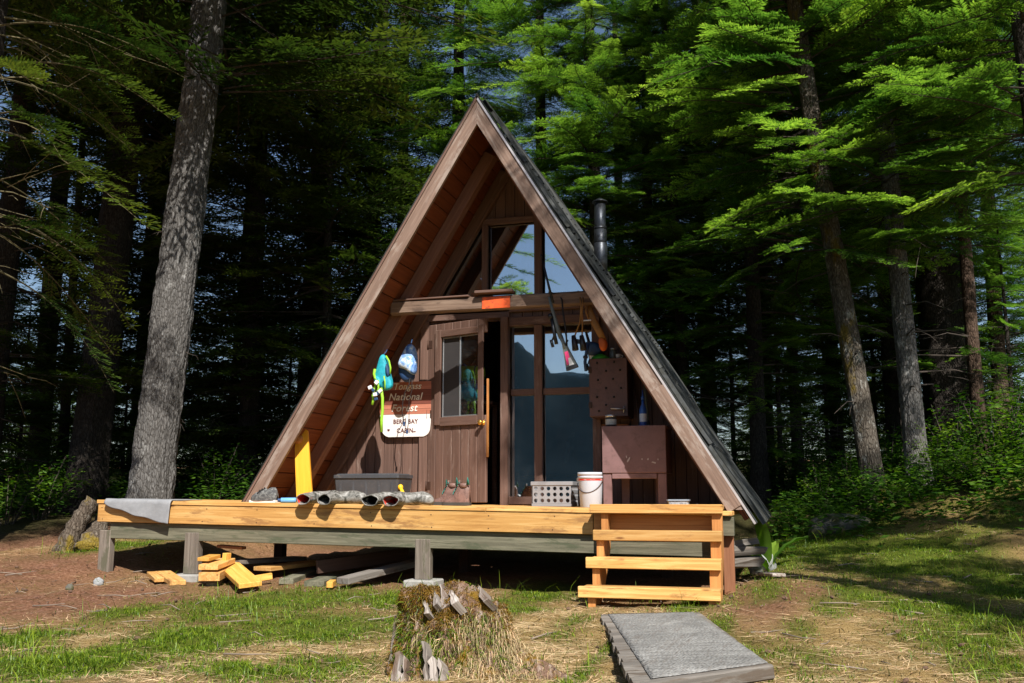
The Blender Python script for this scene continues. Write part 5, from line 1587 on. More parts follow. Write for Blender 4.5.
nt.links.new(c, b.inputs['Base Color']); b.inputs['Roughness'].default_value = 0.95; b.inputs['Specular IOR Level'].default_value = 0.1
bump(nt, b, math_(nt, 'ADD', nA, math_(nt, 'MULTIPLY', nB, 0.6)), 0.9, 0.03)
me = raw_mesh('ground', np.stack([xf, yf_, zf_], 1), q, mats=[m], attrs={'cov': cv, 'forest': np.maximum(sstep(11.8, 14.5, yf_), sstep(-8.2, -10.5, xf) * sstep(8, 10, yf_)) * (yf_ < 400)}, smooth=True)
gobj = bpy.data.objects.new('ground', me); COL.objects.link(gobj); tag(gobj, kind='structure')

# ------------------------------------------------------------------ grass, straw and forest litter (uncountable)
M['grassblade'] = leaf_mat('grass_blade', (0.050, 0.100, 0.008), (0.25, 0.37, 0.030), 0.38)
M['straw'] = leaf_mat('dry_straw', (0.36, 0.25, 0.11), (0.74, 0.60, 0.37), 0.2)
M['litter'] = leaf_mat('needle_litter', (0.10, 0.042, 0.027), (0.50, 0.33, 0.24), 0.05)


def scatter(n, x0, x1, y0, y1, wfun, seed):
    r = np.random.default_rng(seed)
    x = r.uniform(x0, x1, n); y = r.uniform(y0, y1, n)
    # denser close to the camera, where it is seen larger
    keep = r.random(n) < wfun(x, y)
    return x[keep], y[keep], r


def blades(x, y, r, hmin, hmax, w, lean, name, mat, label_kind, lie=False):
    n = len(x)
    z = ground_z(x, y) + (vnoise(np.stack([x, y], 1) * 9, 31, 3) - 0.5) * 0.035 - 0.008
    a = r.uniform(0, 2 * PI, n)
    h = r.uniform(hmin, hmax, n) * (0.7 + 0.6 * vnoise(np.stack([x, y], 1) * 2.2, 77, 2))
    ln = np.abs(r.normal(lean, lean * 0.5, n))
    d = np.stack([np.cos(a), np.sin(a)], 1); s = np.stack([-d[:, 1], d[:, 0]], 1)
    ww = w * r.uniform(0.6, 1.3, n)
    B = np.stack([x, y, z], 1)
    def P(t, side, wk):
        hx = d * (h * ln * t ** 1.8)[:, None] + s * (side * ww * wk)[:, None]
        up = h * (t - (0.35 * ln * t ** 2.2 if not lie else t * 0.86 - 0.02 * r.random(n)))
        return B + np.stack([hx[:, 0], hx[:, 1], np.maximum(up, 0.004)], 1)
    V = np.stack([P(0.0, -1, 1), P(0.0, 1, 1), P(0.5, 1, 0.8), P(0.5, -1, 0.8), P(1.0, 0, 0)], 1).reshape(-1, 3)
    k = np.arange(n)[:, None] * 5
    Q = k + np.array([[0, 1, 2, 3]]); T = k + np.array([[3, 2, 4]])
    tip = np.tile(np.array([0.0, 0.0, 0.6, 0.6, 1.0]), n) * np.repeat(r.uniform(0.5, 1.0, n), 5)
    rn = np.repeat(r.random(n), 5)
    me = raw_mesh(name, V, Q, T, [mat], {'tip': tip, 'rn': rn})
    o = bpy.data.objects.new(name, me); COL.objects.link(o)
    return o


def nearw(x, y):
    return np.clip(6.0 / np.maximum(y, 4.2), 0, 1.2) ** 1.5


def visible(x, y):
    """inside (a bit beyond) the wedge of ground that the clearing shows"""
    b_ = np.arctan2(-x, y)
    return ((b_ < YAW + 0.62) & (b_ > YAW - 0.62)).astype(float)


def not_walk(x, y):
    t = np.clip((y - Cc[1]) / (A[1] - Cc[1]), 0, 1)
    l = Cc[0] + (A[0] - Cc[0]) * t; r_ = Dd[0] + (B[0] - Dd[0]) * np.clip((y - Dd[1]) / (B[1] - Dd[1]), 0, 1)
    ins = (x > l + 0.03) & (x < r_ - 0.03) & (y > Cc[1] + (x - Cc[0]) * 0.6 - 0.02) & (y < A[1] + 0.05)
    und = (x > -6.6) & (x < -0.5) & (y > 8.75) & (y < 14.5)
    return (~ins & ~und).astype(float)


x, y, r = scatter(950000, -8.5, 4.5, 3.8, 15, lambda x, y: cover(x, y)[:, 0] ** 1.3 * nearw(x, y) * visible(x, y) * not_walk(x, y) * np.clip(3.6 * vnoise(np.stack([x, y], 1) * 5.5, 91, 3) - 1.05, 0.08, 1), 5)
o = blades(x, y, r, 0.018, 0.060, 0.0028, 0.9, 'grass', M['grassblade'], 'grass'); tag(o, 'short green grass growing in tufts across the clearing', 'grass', kind='stuff')
x, y, r = scatter(620000, -8.5, 4.5, 3.8, 15, lambda x, y: cover(x, y)[:, 2] ** 1.2 * nearw(x, y) * visible(x, y) * not_walk(x, y) * 0.8, 6)
o = blades(x, y, r, 0.04, 0.15, 0.0026, 1.0, 'dry_grass', M['straw'], 'grass', lie=True); tag(o, 'pale dry straw matted over the clearing', 'dry grass', kind='stuff')
x, y, r = scatter(420000, -10.5, 4.5, 3.8, 14, lambda x, y: (0.15 + cover(x, y)[:, 1]) * nearw(x, y) * visible(x, y) * not_walk(x, y) * 0.6, 8)
o = blades(x, y, r, 0.015, 0.07, 0.005, 1.2, 'needle_litter', M['litter'], 'litter', lie=True); tag(o, 'brown needles and bark litter on the bare soil', 'litter', kind='stuff')
# taller sparse stems at the edges
x, y, r = scatter(16000, -8, 4.5, 4.2, 14, lambda x, y: (cover(x, y)[:, 0] * 0.6 + 0.08) * nearw(x, y) * visible(x, y) * not_walk(x, y) * (vnoise(np.stack([x, y], 1) * 1.7, 55, 2) > 0.52), 11)
o = blades(x, y, r, 0.08, 0.24, 0.0030, 0.8, 'tall_grass', M['grassblade'], 'grass'); tag(o, 'longer bright grass blades standing in loose tufts', 'grass', kind='stuff')

tl_ = MB(); r = np.random.default_rng(44)
for _ in range(260):
    x_, y_ = r.uniform(-7.5, 3.5), r.uniform(4.4, 11.5)
    if visible(np.array([x_]), np.array([y_]))[0] * not_walk(np.array([x_]), np.array([y_]))[0] < 0.5: continue
    z_ = gz(x_, y_) + 0.012; a_, L_ = r.uniform(0, 6.3), r.uniform(0.05, 0.32); d_ = np.array([math.cos(a_), math.sin(a_), r.uniform(-.05, .12)])
    m_ = np.array([x_, y_, z_]) + d_ * L_ * 0.5 + r.normal(0, 0.012, 3); q_ = 0.0022 + L_ * 0.012
    tl_.tube([np.array([x_, y_, z_]), m_, np.array([x_, y_, z_]) + d_ * L_], [q_, q_ * 0.8, q_ * 0.4], 5)
M['fallentwig'] = plain('fallen_twig', (0.24, 0.19, 0.15), 0.9, 0, 0.4, 3)
o = tl_.build('twig_litter', M['fallentwig']); tag(o, 'small fallen twigs scattered over the clearing', 'twigs', kind='stuff')
r = np.random.default_rng(45)
cn_ = MB()
for _ in range(150):
    x_, y_ = r.uniform(-8, 3.0), r.uniform(4.4, 10.5)
    if visible(np.array([x_]), np.array([y_]))[0] * not_walk(np.array([x_]), np.array([y_]))[0] < 0.5: continue
    s_ = r.uniform(0.007, 0.02); Rm_ = rot_from_x(r.normal(0, 1, 3) * np.array([1, 1, 0.3]))
    cn_.lathe((x_, y_, gz(x_, y_) + s_ * 0.7), [(0.1 * s_, -1.2 * s_), (0.75 * s_, -0.6 * s_), (0.8 * s_, 0.1 * s_), (0.45 * s_, 0.9 * s_), (0.05 * s_, 1.3 * s_)], 7, Rm_[:, [1, 2, 0]], smooth=False)
M['cone'] = plain('cones_and_clods', (0.12, 0.070, 0.045), 0.95, 0, 0.4, 3)
o = cn_.build('cone_litter', M['cone']); tag(o, 'small cones and clods lying on the ground', 'cones', kind='stuff')

# ------------------------------------------------------------------ foliage library
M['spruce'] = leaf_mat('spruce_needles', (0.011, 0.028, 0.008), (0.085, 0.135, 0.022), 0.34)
M['hemlock'] = leaf_mat('hemlock_needles', (0.034, 0.095, 0.018), (0.26, 0.45, 0.072), 0.48)
M['broad'] = leaf_mat('shrub_leaf', (0.030, 0.085, 0.012), (0.105, 0.210, 0.025), 0.45)
M['twig'] = plain('dead_twig_bark', (0.065, 0.050, 0.040), 0.9, 0, 0.3, 10)
M['mossytwig'] = plain('mossy_twig_bark', (0.13, 0.11, 0.055), 0.9, 0, 0.35, 10)


def branch_template(L, seed, droop=0.15, leaf=0.075, lw=0.020, dens=1.0, side=0.46, bare=0.18):
    """One flat feathery conifer bough along +X. Returns leaf quads (n,4,3), tip value (n,4), wood strips (k,4,3)."""
    r = np.random.default_rng(seed)
    Q, T, Wd = [], [], []
    ax = lambda s: np.array([s, 0.06 * L * math.sin(s * 3 / L + seed), -droop * L * (s / L) ** 2 + 0.02 * L * math.sin(5 * s / L + seed)])
    ns = int(L * 13 * dens)
    for k in range(9):
        s0, s1 = L * k / 9, L * (k + 1) / 9
        p, q_ = ax(s0), ax(s1); w0, w1 = 0.008 * L ** 0.5 * (1 - k / 9.5) + 0.002, 0.008 * L ** 0.5 * (1 - (k + 1) / 9.5) + 0.002
        up = np.array([0, 0, 1.0]); sd_ = np.array([0, 1.0, 0])
        Wd += [[p - sd_ * w0, q_ - sd_ * w1, q_ + sd_ * w1, p + sd_ * w0], [p - up * w0, q_ - up * w1, q_ + up * w1, p + up * w0]]
    for i in range(ns):
        s = L * (bare + (1 - bare) * (i + r.random()) / ns)
        t = s / L
        for sg in (-1, 1):
            if r.random() < 0.10: continue
            l = side * L * ((1 - t) ** 0.75 * 0.85 + 0.10) * r.uniform(0.55, 1.1) * min(1, 0.45 + 2.2 * (t - bare * 0.8))
            l = min(l, 0.95)
            an = math.radians(r.uniform(42, 66)) * sg
            d = np.array([math.cos(an), math.sin(an), r.uniform(-0.22, 0.08)]); d /= np.linalg.norm(d)
            p0 = ax(s)
            nl = max(3, int(l / leaf * 4.6 * dens))
            pe = p0 + d * l + np.array([0, 0, -0.25 * l * l])
            Wd.append([p0 - np.array([0.002, 0, 0]), pe - np.array([0.001, 0, 0]), pe + np.array([0.001, 0, 0]), p0 + np.array([0.002, 0, 0])])
            js = (np.arange(nl) + r.random(nl) * 0.6) / nl
            tilt = r.uniform(-0.25, 0.25)
            for q_, j in enumerate(js):
                pj = p0 + d * l * j + np.array([0, 0, -0.25 * (l * j) ** 2])
                sgn = 1 if q_ % 2 else -1
                a2 = an + sgn * math.radians(r.uniform(32, 52)) if j < 0.94 else an + r.normal(0, 0.1)
                ll = leaf * r.uniform(0.8, 1.2) * (0.55 + 0.9 * j * (1 - j) * 2 + 0.25 * (1 - j))
                dd = np.array([math.cos(a2), math.sin(a2), tilt + r.uniform(-0.18, 0.12)]); dd /= np.linalg.norm(dd)
                roll = r.uniform(-0.5, 0.5)
                sv = np.array([-math.sin(a2) * math.cos(roll), math.cos(a2) * math.cos(roll), math.sin(roll)]) * lw * r.uniform(0.8, 1.2)
                Q.append([pj - sv * 0.35, pj + dd * ll * 0.5 - sv * 0.5, pj + dd * ll, pj + dd * ll * 0.5 + sv * 0.5])
                tv = 0.12 + 0.50 * j * r.uniform(0.6, 1.2) + 0.35 * (t > 0.7)
                T.append([tv * 0.6, tv, min(1, tv * 1.25), tv])
    return np.array(Q), np.clip(np.array(T), 0, 1), np.array(Wd)


def crown_mesh(name, leafm, twigm, H, zlo, Lmax, per_m, seed, temps, prof=0.75, up=0.10, minL=0.5, jit=0.35, Lfun=None, azim=None, tier=None):
    """Boughs all round a trunk from zlo to H, as one mesh (leaf quads + wood strips)."""
    r = np.random.default_rng(seed)
    LQ, LT, LR, WQ = [], [], [], []
    n = int((H - zlo) * per_m)
    for i in range(n):
        u = (i + r.random()) / n
        z = zlo + (H - zlo) * u
        if tier:
            z = zlo + (math.floor((z - zlo) / tier) + 0.5 + r.normal(0, 0.17)) * tier
            z = min(max(z, zlo), H - 0.05)
        if z > 11.5 and r.random() < 0.45: continue
        t = (z - zlo) / (H - zlo)
        Lb = Lmax * (1 - t) ** prof * min(1.0, 0.62 + 2.2 * t) * r.uniform(1 - jit, 1 + jit * 0.35)
        if Lfun: Lb *= Lfun(z)
        Lb = max(minL, Lb)
        Q, T, W_, L0 = temps[r.integers(len(temps))]
        sc = Lb / L0
        az = r.uniform(0, 2 * PI) if azim is None else azim(r)
        el = r.normal(up + 0.25 * t, 0.13)
        roll = r.normal(0, 0.20)
        ca, sa_ = math.cos(az), math.sin(az); ce, se = math.cos(el), math.sin(el); cr_, sr = math.cos(roll), math.sin(roll)
        Rz = np.array([[ca, -sa_, 0], [sa_, ca, 0], [0, 0, 1]]); Ry = np.array([[ce, 0, -se], [0, 1, 0], [se, 0, ce]]); Rx = np.array([[1, 0, 0], [0, cr_, -sr], [0, sr, cr_]])
        if r.random() < 0.5: Rx = Rx @ np.diag([1, -1, 1])
        Rm = (Rz @ Ry @ Rx).T * sc
        off = np.array([0, 0, z])
        LQ.append(Q @ Rm + off); WQ.append(W_ @ Rm + off); LT.append(T)
        rn_ = np.clip(r.normal(0.5, 0.2), 0, 1)
        LR.append(np.clip(rn_ + r.normal(0, 0.12, (len(Q), 1)), 0, 1).repeat(4, 1))
    LQ = np.concatenate(LQ); WQ = np.concatenate(WQ)
    V = np.concatenate([LQ.reshape(-1, 3), WQ.reshape(-1, 3)])
    nq = len(LQ) + len(WQ)
    quads = np.arange(nq * 4).reshape(-1, 4)
    tip = np.concatenate([np.concatenate(LT).ravel(), np.zeros(len(WQ) * 4)])
    rn_ = np.concatenate([np.concatenate(LR).ravel(), np.full(len(WQ) * 4, 0.5)])
    mi = np.concatenate([np.zeros(len(LQ), int), np.ones(len(WQ), int)])
    gc = V * 1.0
    return raw_mesh(name, V, quads, None, [leafm, twigm], {'tip': tip, 'rn': rn_, 'gc': gc}, mi)


def temps(Ls, seed, **kw):
    return [(*branch_template(L, seed + i, **kw), L) for i, L in enumerate(Ls)]


T_fine = []
for k_, (L_, dr_, sd_) in enumerate(((1.7, 0.10, 0.46), (1.9, 0.24, 0.40), (1.5, 0.05, 0.48), (1.4, 0.34, 0.42), (1.8, 0.17, 0.50), (1.6, 0.28, 0.36))):
    T_fine += temps((L_,), 100 + 7 * k_, leaf=0.066, lw=0.0155, dens=1.2, side=sd_, droop=dr_)
T_mid = temps((2.4, 2.0, 2.6), 140, leaf=0.14, lw=0.036, dens=0.70, side=0.50)
T_far = temps((2.4, 2.0), 160, leaf=0.24, lw=0.11, dens=0.36, side=0.5)
T_droop = temps((2.4, 2.0, 1.6), 180, droop=0.30, leaf=0.12, lw=0.030, dens=0.75)

CR = {
    'hem_a': crown_mesh('crown', M['hemlock'], M['twig'], 15.5, 1.6, 2.7, 18, 1, T_fine, prof=0.45, up=0.02, tier=0.50),
    'hem_b': crown_mesh('crown', M['hemlock'], M['twig'], 13.0, 1.2, 2.4, 19, 2, T_fine, prof=0.5, up=0.0, tier=0.46),
    'hem_c': crown_mesh('crown', M['hemlock'], M['twig'], 17.0, 2.4, 2.9, 17, 3, T_fine, prof=0.45, up=0.02, tier=0.55),
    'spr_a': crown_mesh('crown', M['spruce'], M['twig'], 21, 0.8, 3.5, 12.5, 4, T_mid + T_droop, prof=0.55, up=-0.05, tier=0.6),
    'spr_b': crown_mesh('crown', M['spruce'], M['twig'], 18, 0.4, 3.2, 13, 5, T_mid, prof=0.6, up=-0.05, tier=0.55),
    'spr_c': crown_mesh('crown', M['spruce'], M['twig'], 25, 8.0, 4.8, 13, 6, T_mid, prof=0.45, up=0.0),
    'sparse': crown_mesh('crown', M['hemlock'], M['twig'], 14, 7.4, 3.4, 4.6, 16, T_fine, prof=0.45, up=0.05),
    'sparse_low': crown_mesh('crown', M['hemlock'], M['twig'], 14, 3.2, 3.0, 5.0, 17, T_fine, prof=0.5, up=0.05),
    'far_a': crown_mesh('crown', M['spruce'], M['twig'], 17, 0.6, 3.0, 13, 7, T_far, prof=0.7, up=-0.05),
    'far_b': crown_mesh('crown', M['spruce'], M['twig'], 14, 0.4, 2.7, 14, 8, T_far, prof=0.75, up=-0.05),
    'under': crown_mesh('crown', M['hemlock'], M['twig'], 5.0, 0.2, 1.6, 22, 9, T_fine[2:4], prof=0.7, tier=0.42),
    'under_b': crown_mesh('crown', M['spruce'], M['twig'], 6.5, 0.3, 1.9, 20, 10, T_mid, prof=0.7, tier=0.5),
}
print('CROWNS', {k: len(v.polygons) for k, v in CR.items()}, 'T', [len(t[0]) for t in T_fine + T_mid + T_far])

BK = {
    'grey': bark_mat('grey_spruce_bark', (0.060, 0.056, 0.053), (0.155, 0.148, 0.142), (0.29, 0.28, 0.27), (0.46, 0.455, 0.44), 0.45),
    'dark': bark_mat('dark_bark', (0.022, 0.018, 0.015), (0.050, 0.042, 0.036), (0.10, 0.088, 0.076), (0.20, 0.20, 0.18), 0.15),
    'mossy': bark_mat('mossy_bark', (0.045, 0.036, 0.028), (0.125, 0.105, 0.085), (0.25, 0.225, 0.19), (0.48, 0.47, 0.43), 0.5, (0.15, 0.105, 0.015), 0.45),  # pale patches are lichen, spread wider to imitate sun dapples on the leaning trunk
    'red': bark_mat('redbrown_bark', (0.042, 0.027, 0.019), (0.10, 0.066, 0.048), (0.19, 0.13, 0.10), (0.32, 0.28, 0.24), 0.25),
}


def trunk_mesh(path, rads, rings, seg, seed, flare=0.5, ridge=0.05):
    """Tapered, slightly irregular trunk with fissured surface, in coordinates relative to its foot."""
    path = np.array(path, float); rads = np.array(rads, float)
    t = np.linspace(0, 1, rings) ** 1.15
    L = np.linspace(0, 1, len(path))
    C_ = np.stack([np.interp(t, L, path[:, k]) for k in range(3)], 1); Rr = np.interp(t, L, rads)
    Rr = Rr * (1 + flare * np.exp(-np.maximum(C_[:, 2] - C_[0, 2], 0) / 0.38))
    a = np.linspace(0, 2 * PI, seg, endpoint=False)
    ca, sa_ = np.cos(a), np.sin(a)
    P = np.zeros((rings, seg, 3))
    pts = np.stack([np.repeat(np.cos(a)[None], rings, 0).ravel() * 3.2, np.repeat(np.sin(a)[None], rings, 0).ravel() * 3.2, np.repeat(C_[:, 2:3], seg, 1).ravel() * 1.4], 1)
    n = (vnoise(pts, seed, 2).reshape(rings, seg) - 0.5) * 0.18
    pts2 = np.stack([np.repeat(np.cos(a)[None], rings, 0).ravel() * 11, np.repeat(np.sin(a)[None], rings, 0).ravel() * 11, np.repeat(C_[:, 2:3], seg, 1).ravel() * 3.2], 1)
    n += (np.abs(vnoise(pts2, seed + 3, 2).reshape(rings, seg) - 0.5)) * ridge * 4
    lob = np.exp(-np.maximum(C_[:, 2] - C_[0, 2], 0) / 0.5)[:, None] * (0.22 * np.sin(a * 4 + seed) + 0.12 * np.sin(a * 7 + 2 * seed))[None] * flare
    R2 = Rr[:, None] * (1 + n + lob)
    P[:, :, 0] = C_[:, 0:1] + ca * R2; P[:, :, 1] = C_[:, 1:2] + sa_ * R2; P[:, :, 2] = C_[:, 2:3]
    ii, jj = np.meshgrid(np.arange(rings - 1), np.arange(seg), indexing='ij')
    q = np.stack([ii * seg + jj, ii * seg + (jj + 1) % seg, (ii + 1) * seg + (jj + 1) % seg, (ii + 1) * seg + jj], -1).reshape(-1, 4)
    return P.reshape(-1, 3), q


def add_obj(name, me, parent=None, loc=None, rz=0.0, sc=1.0):
    o = bpy.data.objects.new(name, me); COL.objects.link(o)
    if parent is not None: o.parent = parent
    if loc is not None: o.location = loc
    o.rotation_euler = (0, 0, rz); o.scale = (sc, sc, sc)
    return o


def dead_twigs(r, path, rads, z0, z1, n, lmin, lmax, mat, parent, name='dead_branches'):
    mb = MB(); path = np.array(path, float)
    for _ in range(n):
        z = r.uniform(z0, z1); c = np.array([np.interp(z, path[:, 2], path[:, k]) for k in range(3)])
        a = r.uniform(0, 2 * PI); L = r.uniform(lmin, lmax)
        d = np.array([math.cos(a), math.sin(a), r.uniform(-0.45, 0.15)])
        e = c + d * L; mid = c + d * L * 0.5 + np.array([0, 0, 0.08 * L])
        mb.tube([c, mid, e], [0.014 * L ** 0.5, 0.008, 0.002], 5)
        for _k in range(r.integers(1, 5)):
            s = r.uniform(0.3, 0.95); b0 = c + (e - c) * s; d2 = d + r.normal(0, 0.6, 3)
            mb.tube([b0, b0 + d2 * L * 0.18, b0 + d2 * L * r.uniform(0.22, 0.4) + np.array([0, 0, -0.05])], [0.005, 0.0035, 0.0015], 4)
    V = np.concatenate(mb.v)
    me = bpy.data.meshes.new(name); me.from_pydata(V.tolist(), [], mb.f); me.materials.append(mat)
    a_ = me.attributes.new('gc', 'FLOAT_VECTOR', 'POINT'); a_.data.foreach_set('vector', np.concatenate(mb.gc).ravel())
    o = bpy.data.objects.new(name, me); COL.objects.link(o); o.parent = parent; o['kind'] = 'stuff'
    return o


def tree(name, x, y, H, r0, bark, crown, label, group=None, lean=(0, 0), rz=0.0, sc=1.0, rings=60, seg=24, seed=1, twigs=0, tz=(1, 5), flare=0.45, crown_dz=0.0, tl=(0.4, 1.4), ridge=0.05, cat='tree', foot=None):
    z = gz(x, y) - 0.12
    root = thing(name, (x, y, z), label, cat, group)
    path = [(0, 0, 0), (lean[0] * 0.30, lean[1] * 0.30, H * 0.25), (lean[0] * 0.55, lean[1] * 0.55, H * 0.5), (lean[0] * 0.8, lean[1] * 0.8, H * 0.75), (lean[0], lean[1], H)]
    rads = [r0, r0 * 0.86, r0 * 0.66, r0 * 0.40, r0 * 0.05]
    V, q = trunk_mesh(path, rads, rings, seg, seed, flare, ridge)
    me = raw_mesh('trunk', V, q, mats=[BK[bark]], attrs={'gc': V}, smooth=True)
    add_obj('trunk', me, root)
    if crown:
        o = add_obj('crown', CR[crown], root, (lean[0] * 0.5, lean[1] * 0.5, crown_dz), rz, sc)
    if twigs:
        dead_twigs(np.random.default_rng(seed), path, rads, tz[0], tz[1], twigs, tl[0], tl[1], M['twig'], root)
    return root
# ------------------------------------------------------------------ lumber under the deck
def plank(a, b, w, t, mat, label, up=(0, 0, 1), group='boards lying under the deck', rise=0.0, cat='board'):
    p, q = at(*a), at(*b)
    p[2] = max(p[2], gz(p[0], p[1]) + t * 0.3); q[2] = max(q[2], gz(q[0], q[1]) + t * 0.3)
    o_ = MB().board(p, q, w, t, up=up, ch=0.004)
    ob = o_.build('lumber_board', M[mat]); tag(ob, label, cat, group)
    return ob


plank((178, 583, 8.02), (163, 573, 8.42), 0.15, 0.045, 'fresh', 'short pale board lying on the soil left of the second post, nearest the camera')
plank((160, 580, 8.10), (152, 573.5, 8.40), 0.10, 0.042, 'fresh', 'narrow pale offcut lying against the left side of another offcut')
plank((209, 577, 8.12), (224, 569.5, 8.65), 0.20, 0.080, 'fresh', 'thick golden block at the left end of the lumber heap, under a thinner block')
plank((208, 567.5, 8.14), (226, 560.5, 8.62), 0.19, 0.050, 'fresh', 'golden block lying on top of the thick block at the left of the heap')
plank((203, 559.5, 8.20), (215, 556, 8.45), 0.12, 0.035, 'offcut', 'small golden offcut topmost on the left end of the heap')
plank((250.5, 585, 7.95), (226, 563, 8.75), 0.21, 0.045, 'offcut', 'bright golden plank slanting down out of the heap towards the grass', up=(0.35, -0.5, 1))
plank((247, 580, 8.2), (272, 576, 8.35), 0.05, 0.06, 'offcut', 'short orange board end sticking out right of the slanting plank')
plank((226, 564, 8.5), (227, 553, 8.5), 0.045, 0.09, 'offcut', 'small golden offcut standing on end behind the slanting plank', up=(0, -1, 0))
plank((212, 590, 8.2), (222, 583, 8.6), 0.12, 0.05, 'greywood', 'grey board end half hidden under the golden blocks')
plank((262, 569, 8.6), (320, 562, 9.5), 0.22, 0.04, 'fresh', 'wide tan board in the shade behind the golden heap')
plank((238, 562, 8.7), (300, 558, 9.6), 0.20, 0.04, 'walkplank', 'wide grey board in deep shade behind the golden heap')
plank((286, 581.5, 8.35), (318, 574, 9.6), 0.14, 0.055, 'greywood', 'grey board with its end showing, left of the concrete coloured one')
plank((314, 584, 8.30), (346, 574, 9.6), 0.19, 0.055, 'greywood', 'wide grey board with a split end, in the middle under the deck')
plank((329.5, 585, 8.24), (333, 582.5, 8.40), 0.06, 0.055, 'offcut', 'tiny orange offcut lying against the wide grey board end')
plank((342.5, 581, 8.30), (418, 562, 9.35), 0.15, 0.06, 'walkplank', 'long board with a pale cut end running back to the right post')
plank((317, 567, 8.75), (408, 554, 9.5), 0.05, 0.13, 'darkbrown', 'long dark board on edge in the shade under the deck')

# ------------------------------------------------------------------ mossy stump in the foreground
m, nt, b = new_mat('mossy_rotten_wood')
v = coords(nt, 'Object')
n1 = noise(nt, v, 9, 8, 0.75); n2 = noise(nt, v, 30, 7, 0.75); n3 = noise(nt, coords(nt, 'Object', (1, 1, 0.2)), 24, 6, 0.7)
wd = ramp(nt, [(0.3, (0.09, 0.048, 0.032)), (0.5, (0.30, 0.19, 0.135)), (0.7, (0.60, 0.50, 0.43))]); nt.links.new(n3, wd.inputs['Fac'])
ms = ramp(nt, [(0.3, (0.09, 0.048, 0.010)), (0.5, (0.26, 0.145, 0.018)), (0.7, (0.40, 0.25, 0.05))]); nt.links.new(n2, ms.inputs['Fac'])
mk = ramp(nt, [(0.46, (0, 0, 0)), (0.56, (1, 1, 1))]); nt.links.new(n1, mk.inputs['Fac'])
nt.links.new(mix(nt, mk.outputs['Color'], wd.outputs['Color'], ms.outputs['Color']), b.inputs['Base Color']); b.inputs['Roughness'].default_value = 0.95; b.inputs['Specular IOR Level'].default_value = 0.1
bump(nt, b, math_(nt, 'ADD', n2, n3), 1.0, 0.03)
M['mosswood'] = m
M['splinter'] = wood('bleached_splinter_wood', (0.11, 0.085, 0.07), (0.30, 0.26, 0.23), (0.55, 0.51, 0.48), 0.85, 1.3, 0.25, weather=(0.12, 0.075, 0.05), wfac=0.45, bstr=0.8)
M['moss'] = leaf_mat('orange_moss', (0.11, 0.060, 0.010), (0.36, 0.235, 0.035), 0.25)
SY = 4.98
SX = at(438, 640, SY)[0]
sz0 = gz(SX, SY)
top_z = at(440, 591, SY)[2]
SH = top_z - sz0
stump = thing('tree_stump', (SX, SY, sz0 - 0.05), 'mossy rotten tree stump with bleached splinters standing in the foreground grass', 'stump')
rings, seg = 60, 130
V = np.zeros((rings, seg, 3)); a = np.linspace(0, 2 * PI, seg, endpoint=False)
for i in range(rings):
    t = i / (rings - 1)
    if t < 0.74:
        h = t / 0.74; rr = 0.245 - 0.045 * h ** 0.8 + 0.03 * (1 - h) ** 3; zz_ = -0.08 + (SH * 0.92 + 0.08) * h
    else:
        h = (t - 0.74) / 0.26; rr = 0.20 * (1 - h) ** 0.6 + 0.001; zz_ = SH * (0.92 + 0.08 * h ** 0.5)
    ext = 1 + np.maximum(0, np.cos(a - 0.25)) ** 2 * (1.45 * (1 - min(1, max(0, zz_) / SH)) ** 1.25 + 0.30)      # spreads into a mound on its right
    V[i, :, 0] = np.cos(a) * rr * ext; V[i, :, 1] = np.sin(a) * rr * 0.9; V[i, :, 2] = zz_
P = V.reshape(-1, 3)
n = (vnoise(P * 6.5, 41, 4) - 0.5) * 0.22 + (vnoise(P * np.array([26, 26, 4]), 43, 3) - 0.5) * 0.07 + (vnoise(P * 16, 45, 2) - 0.5) * 0.03
dirs = P * np.array([1, 1, 0.4]); dirs /= np.linalg.norm(dirs, axis=1, keepdims=True) + 1e-6
P = P + dirs * n[:, None]
P[:, 2] += (vnoise(P * np.array([9, 9, 0]), 47, 3) - 0.5) * 0.24 * sstep(0.6, 1.0, P[:, 2] / SH)
ii, jj = np.meshgrid(np.arange(rings - 1), np.arange(seg), indexing='ij')
q = np.stack([ii * seg + jj, ii * seg + (jj + 1) % seg, (ii + 1) * seg + (jj + 1) % seg, (ii + 1) * seg + jj], -1).reshape(-1, 4)
me = raw_mesh('stump_body', P + np.array([0, 0, 0.05]), q, mats=[M['mosswood']], smooth=True)
add_obj('stump_body', me, stump)
# moss and dead grass growing on it
r = np.random.default_rng(3)
fc = P[q].mean(1); fn = np.cross(P[q][:, 1] - P[q][:, 0], P[q][:, 2] - P[q][:, 0]); fa = np.linalg.norm(fn, axis=1); fn /= fa[:, None] + 1e-9


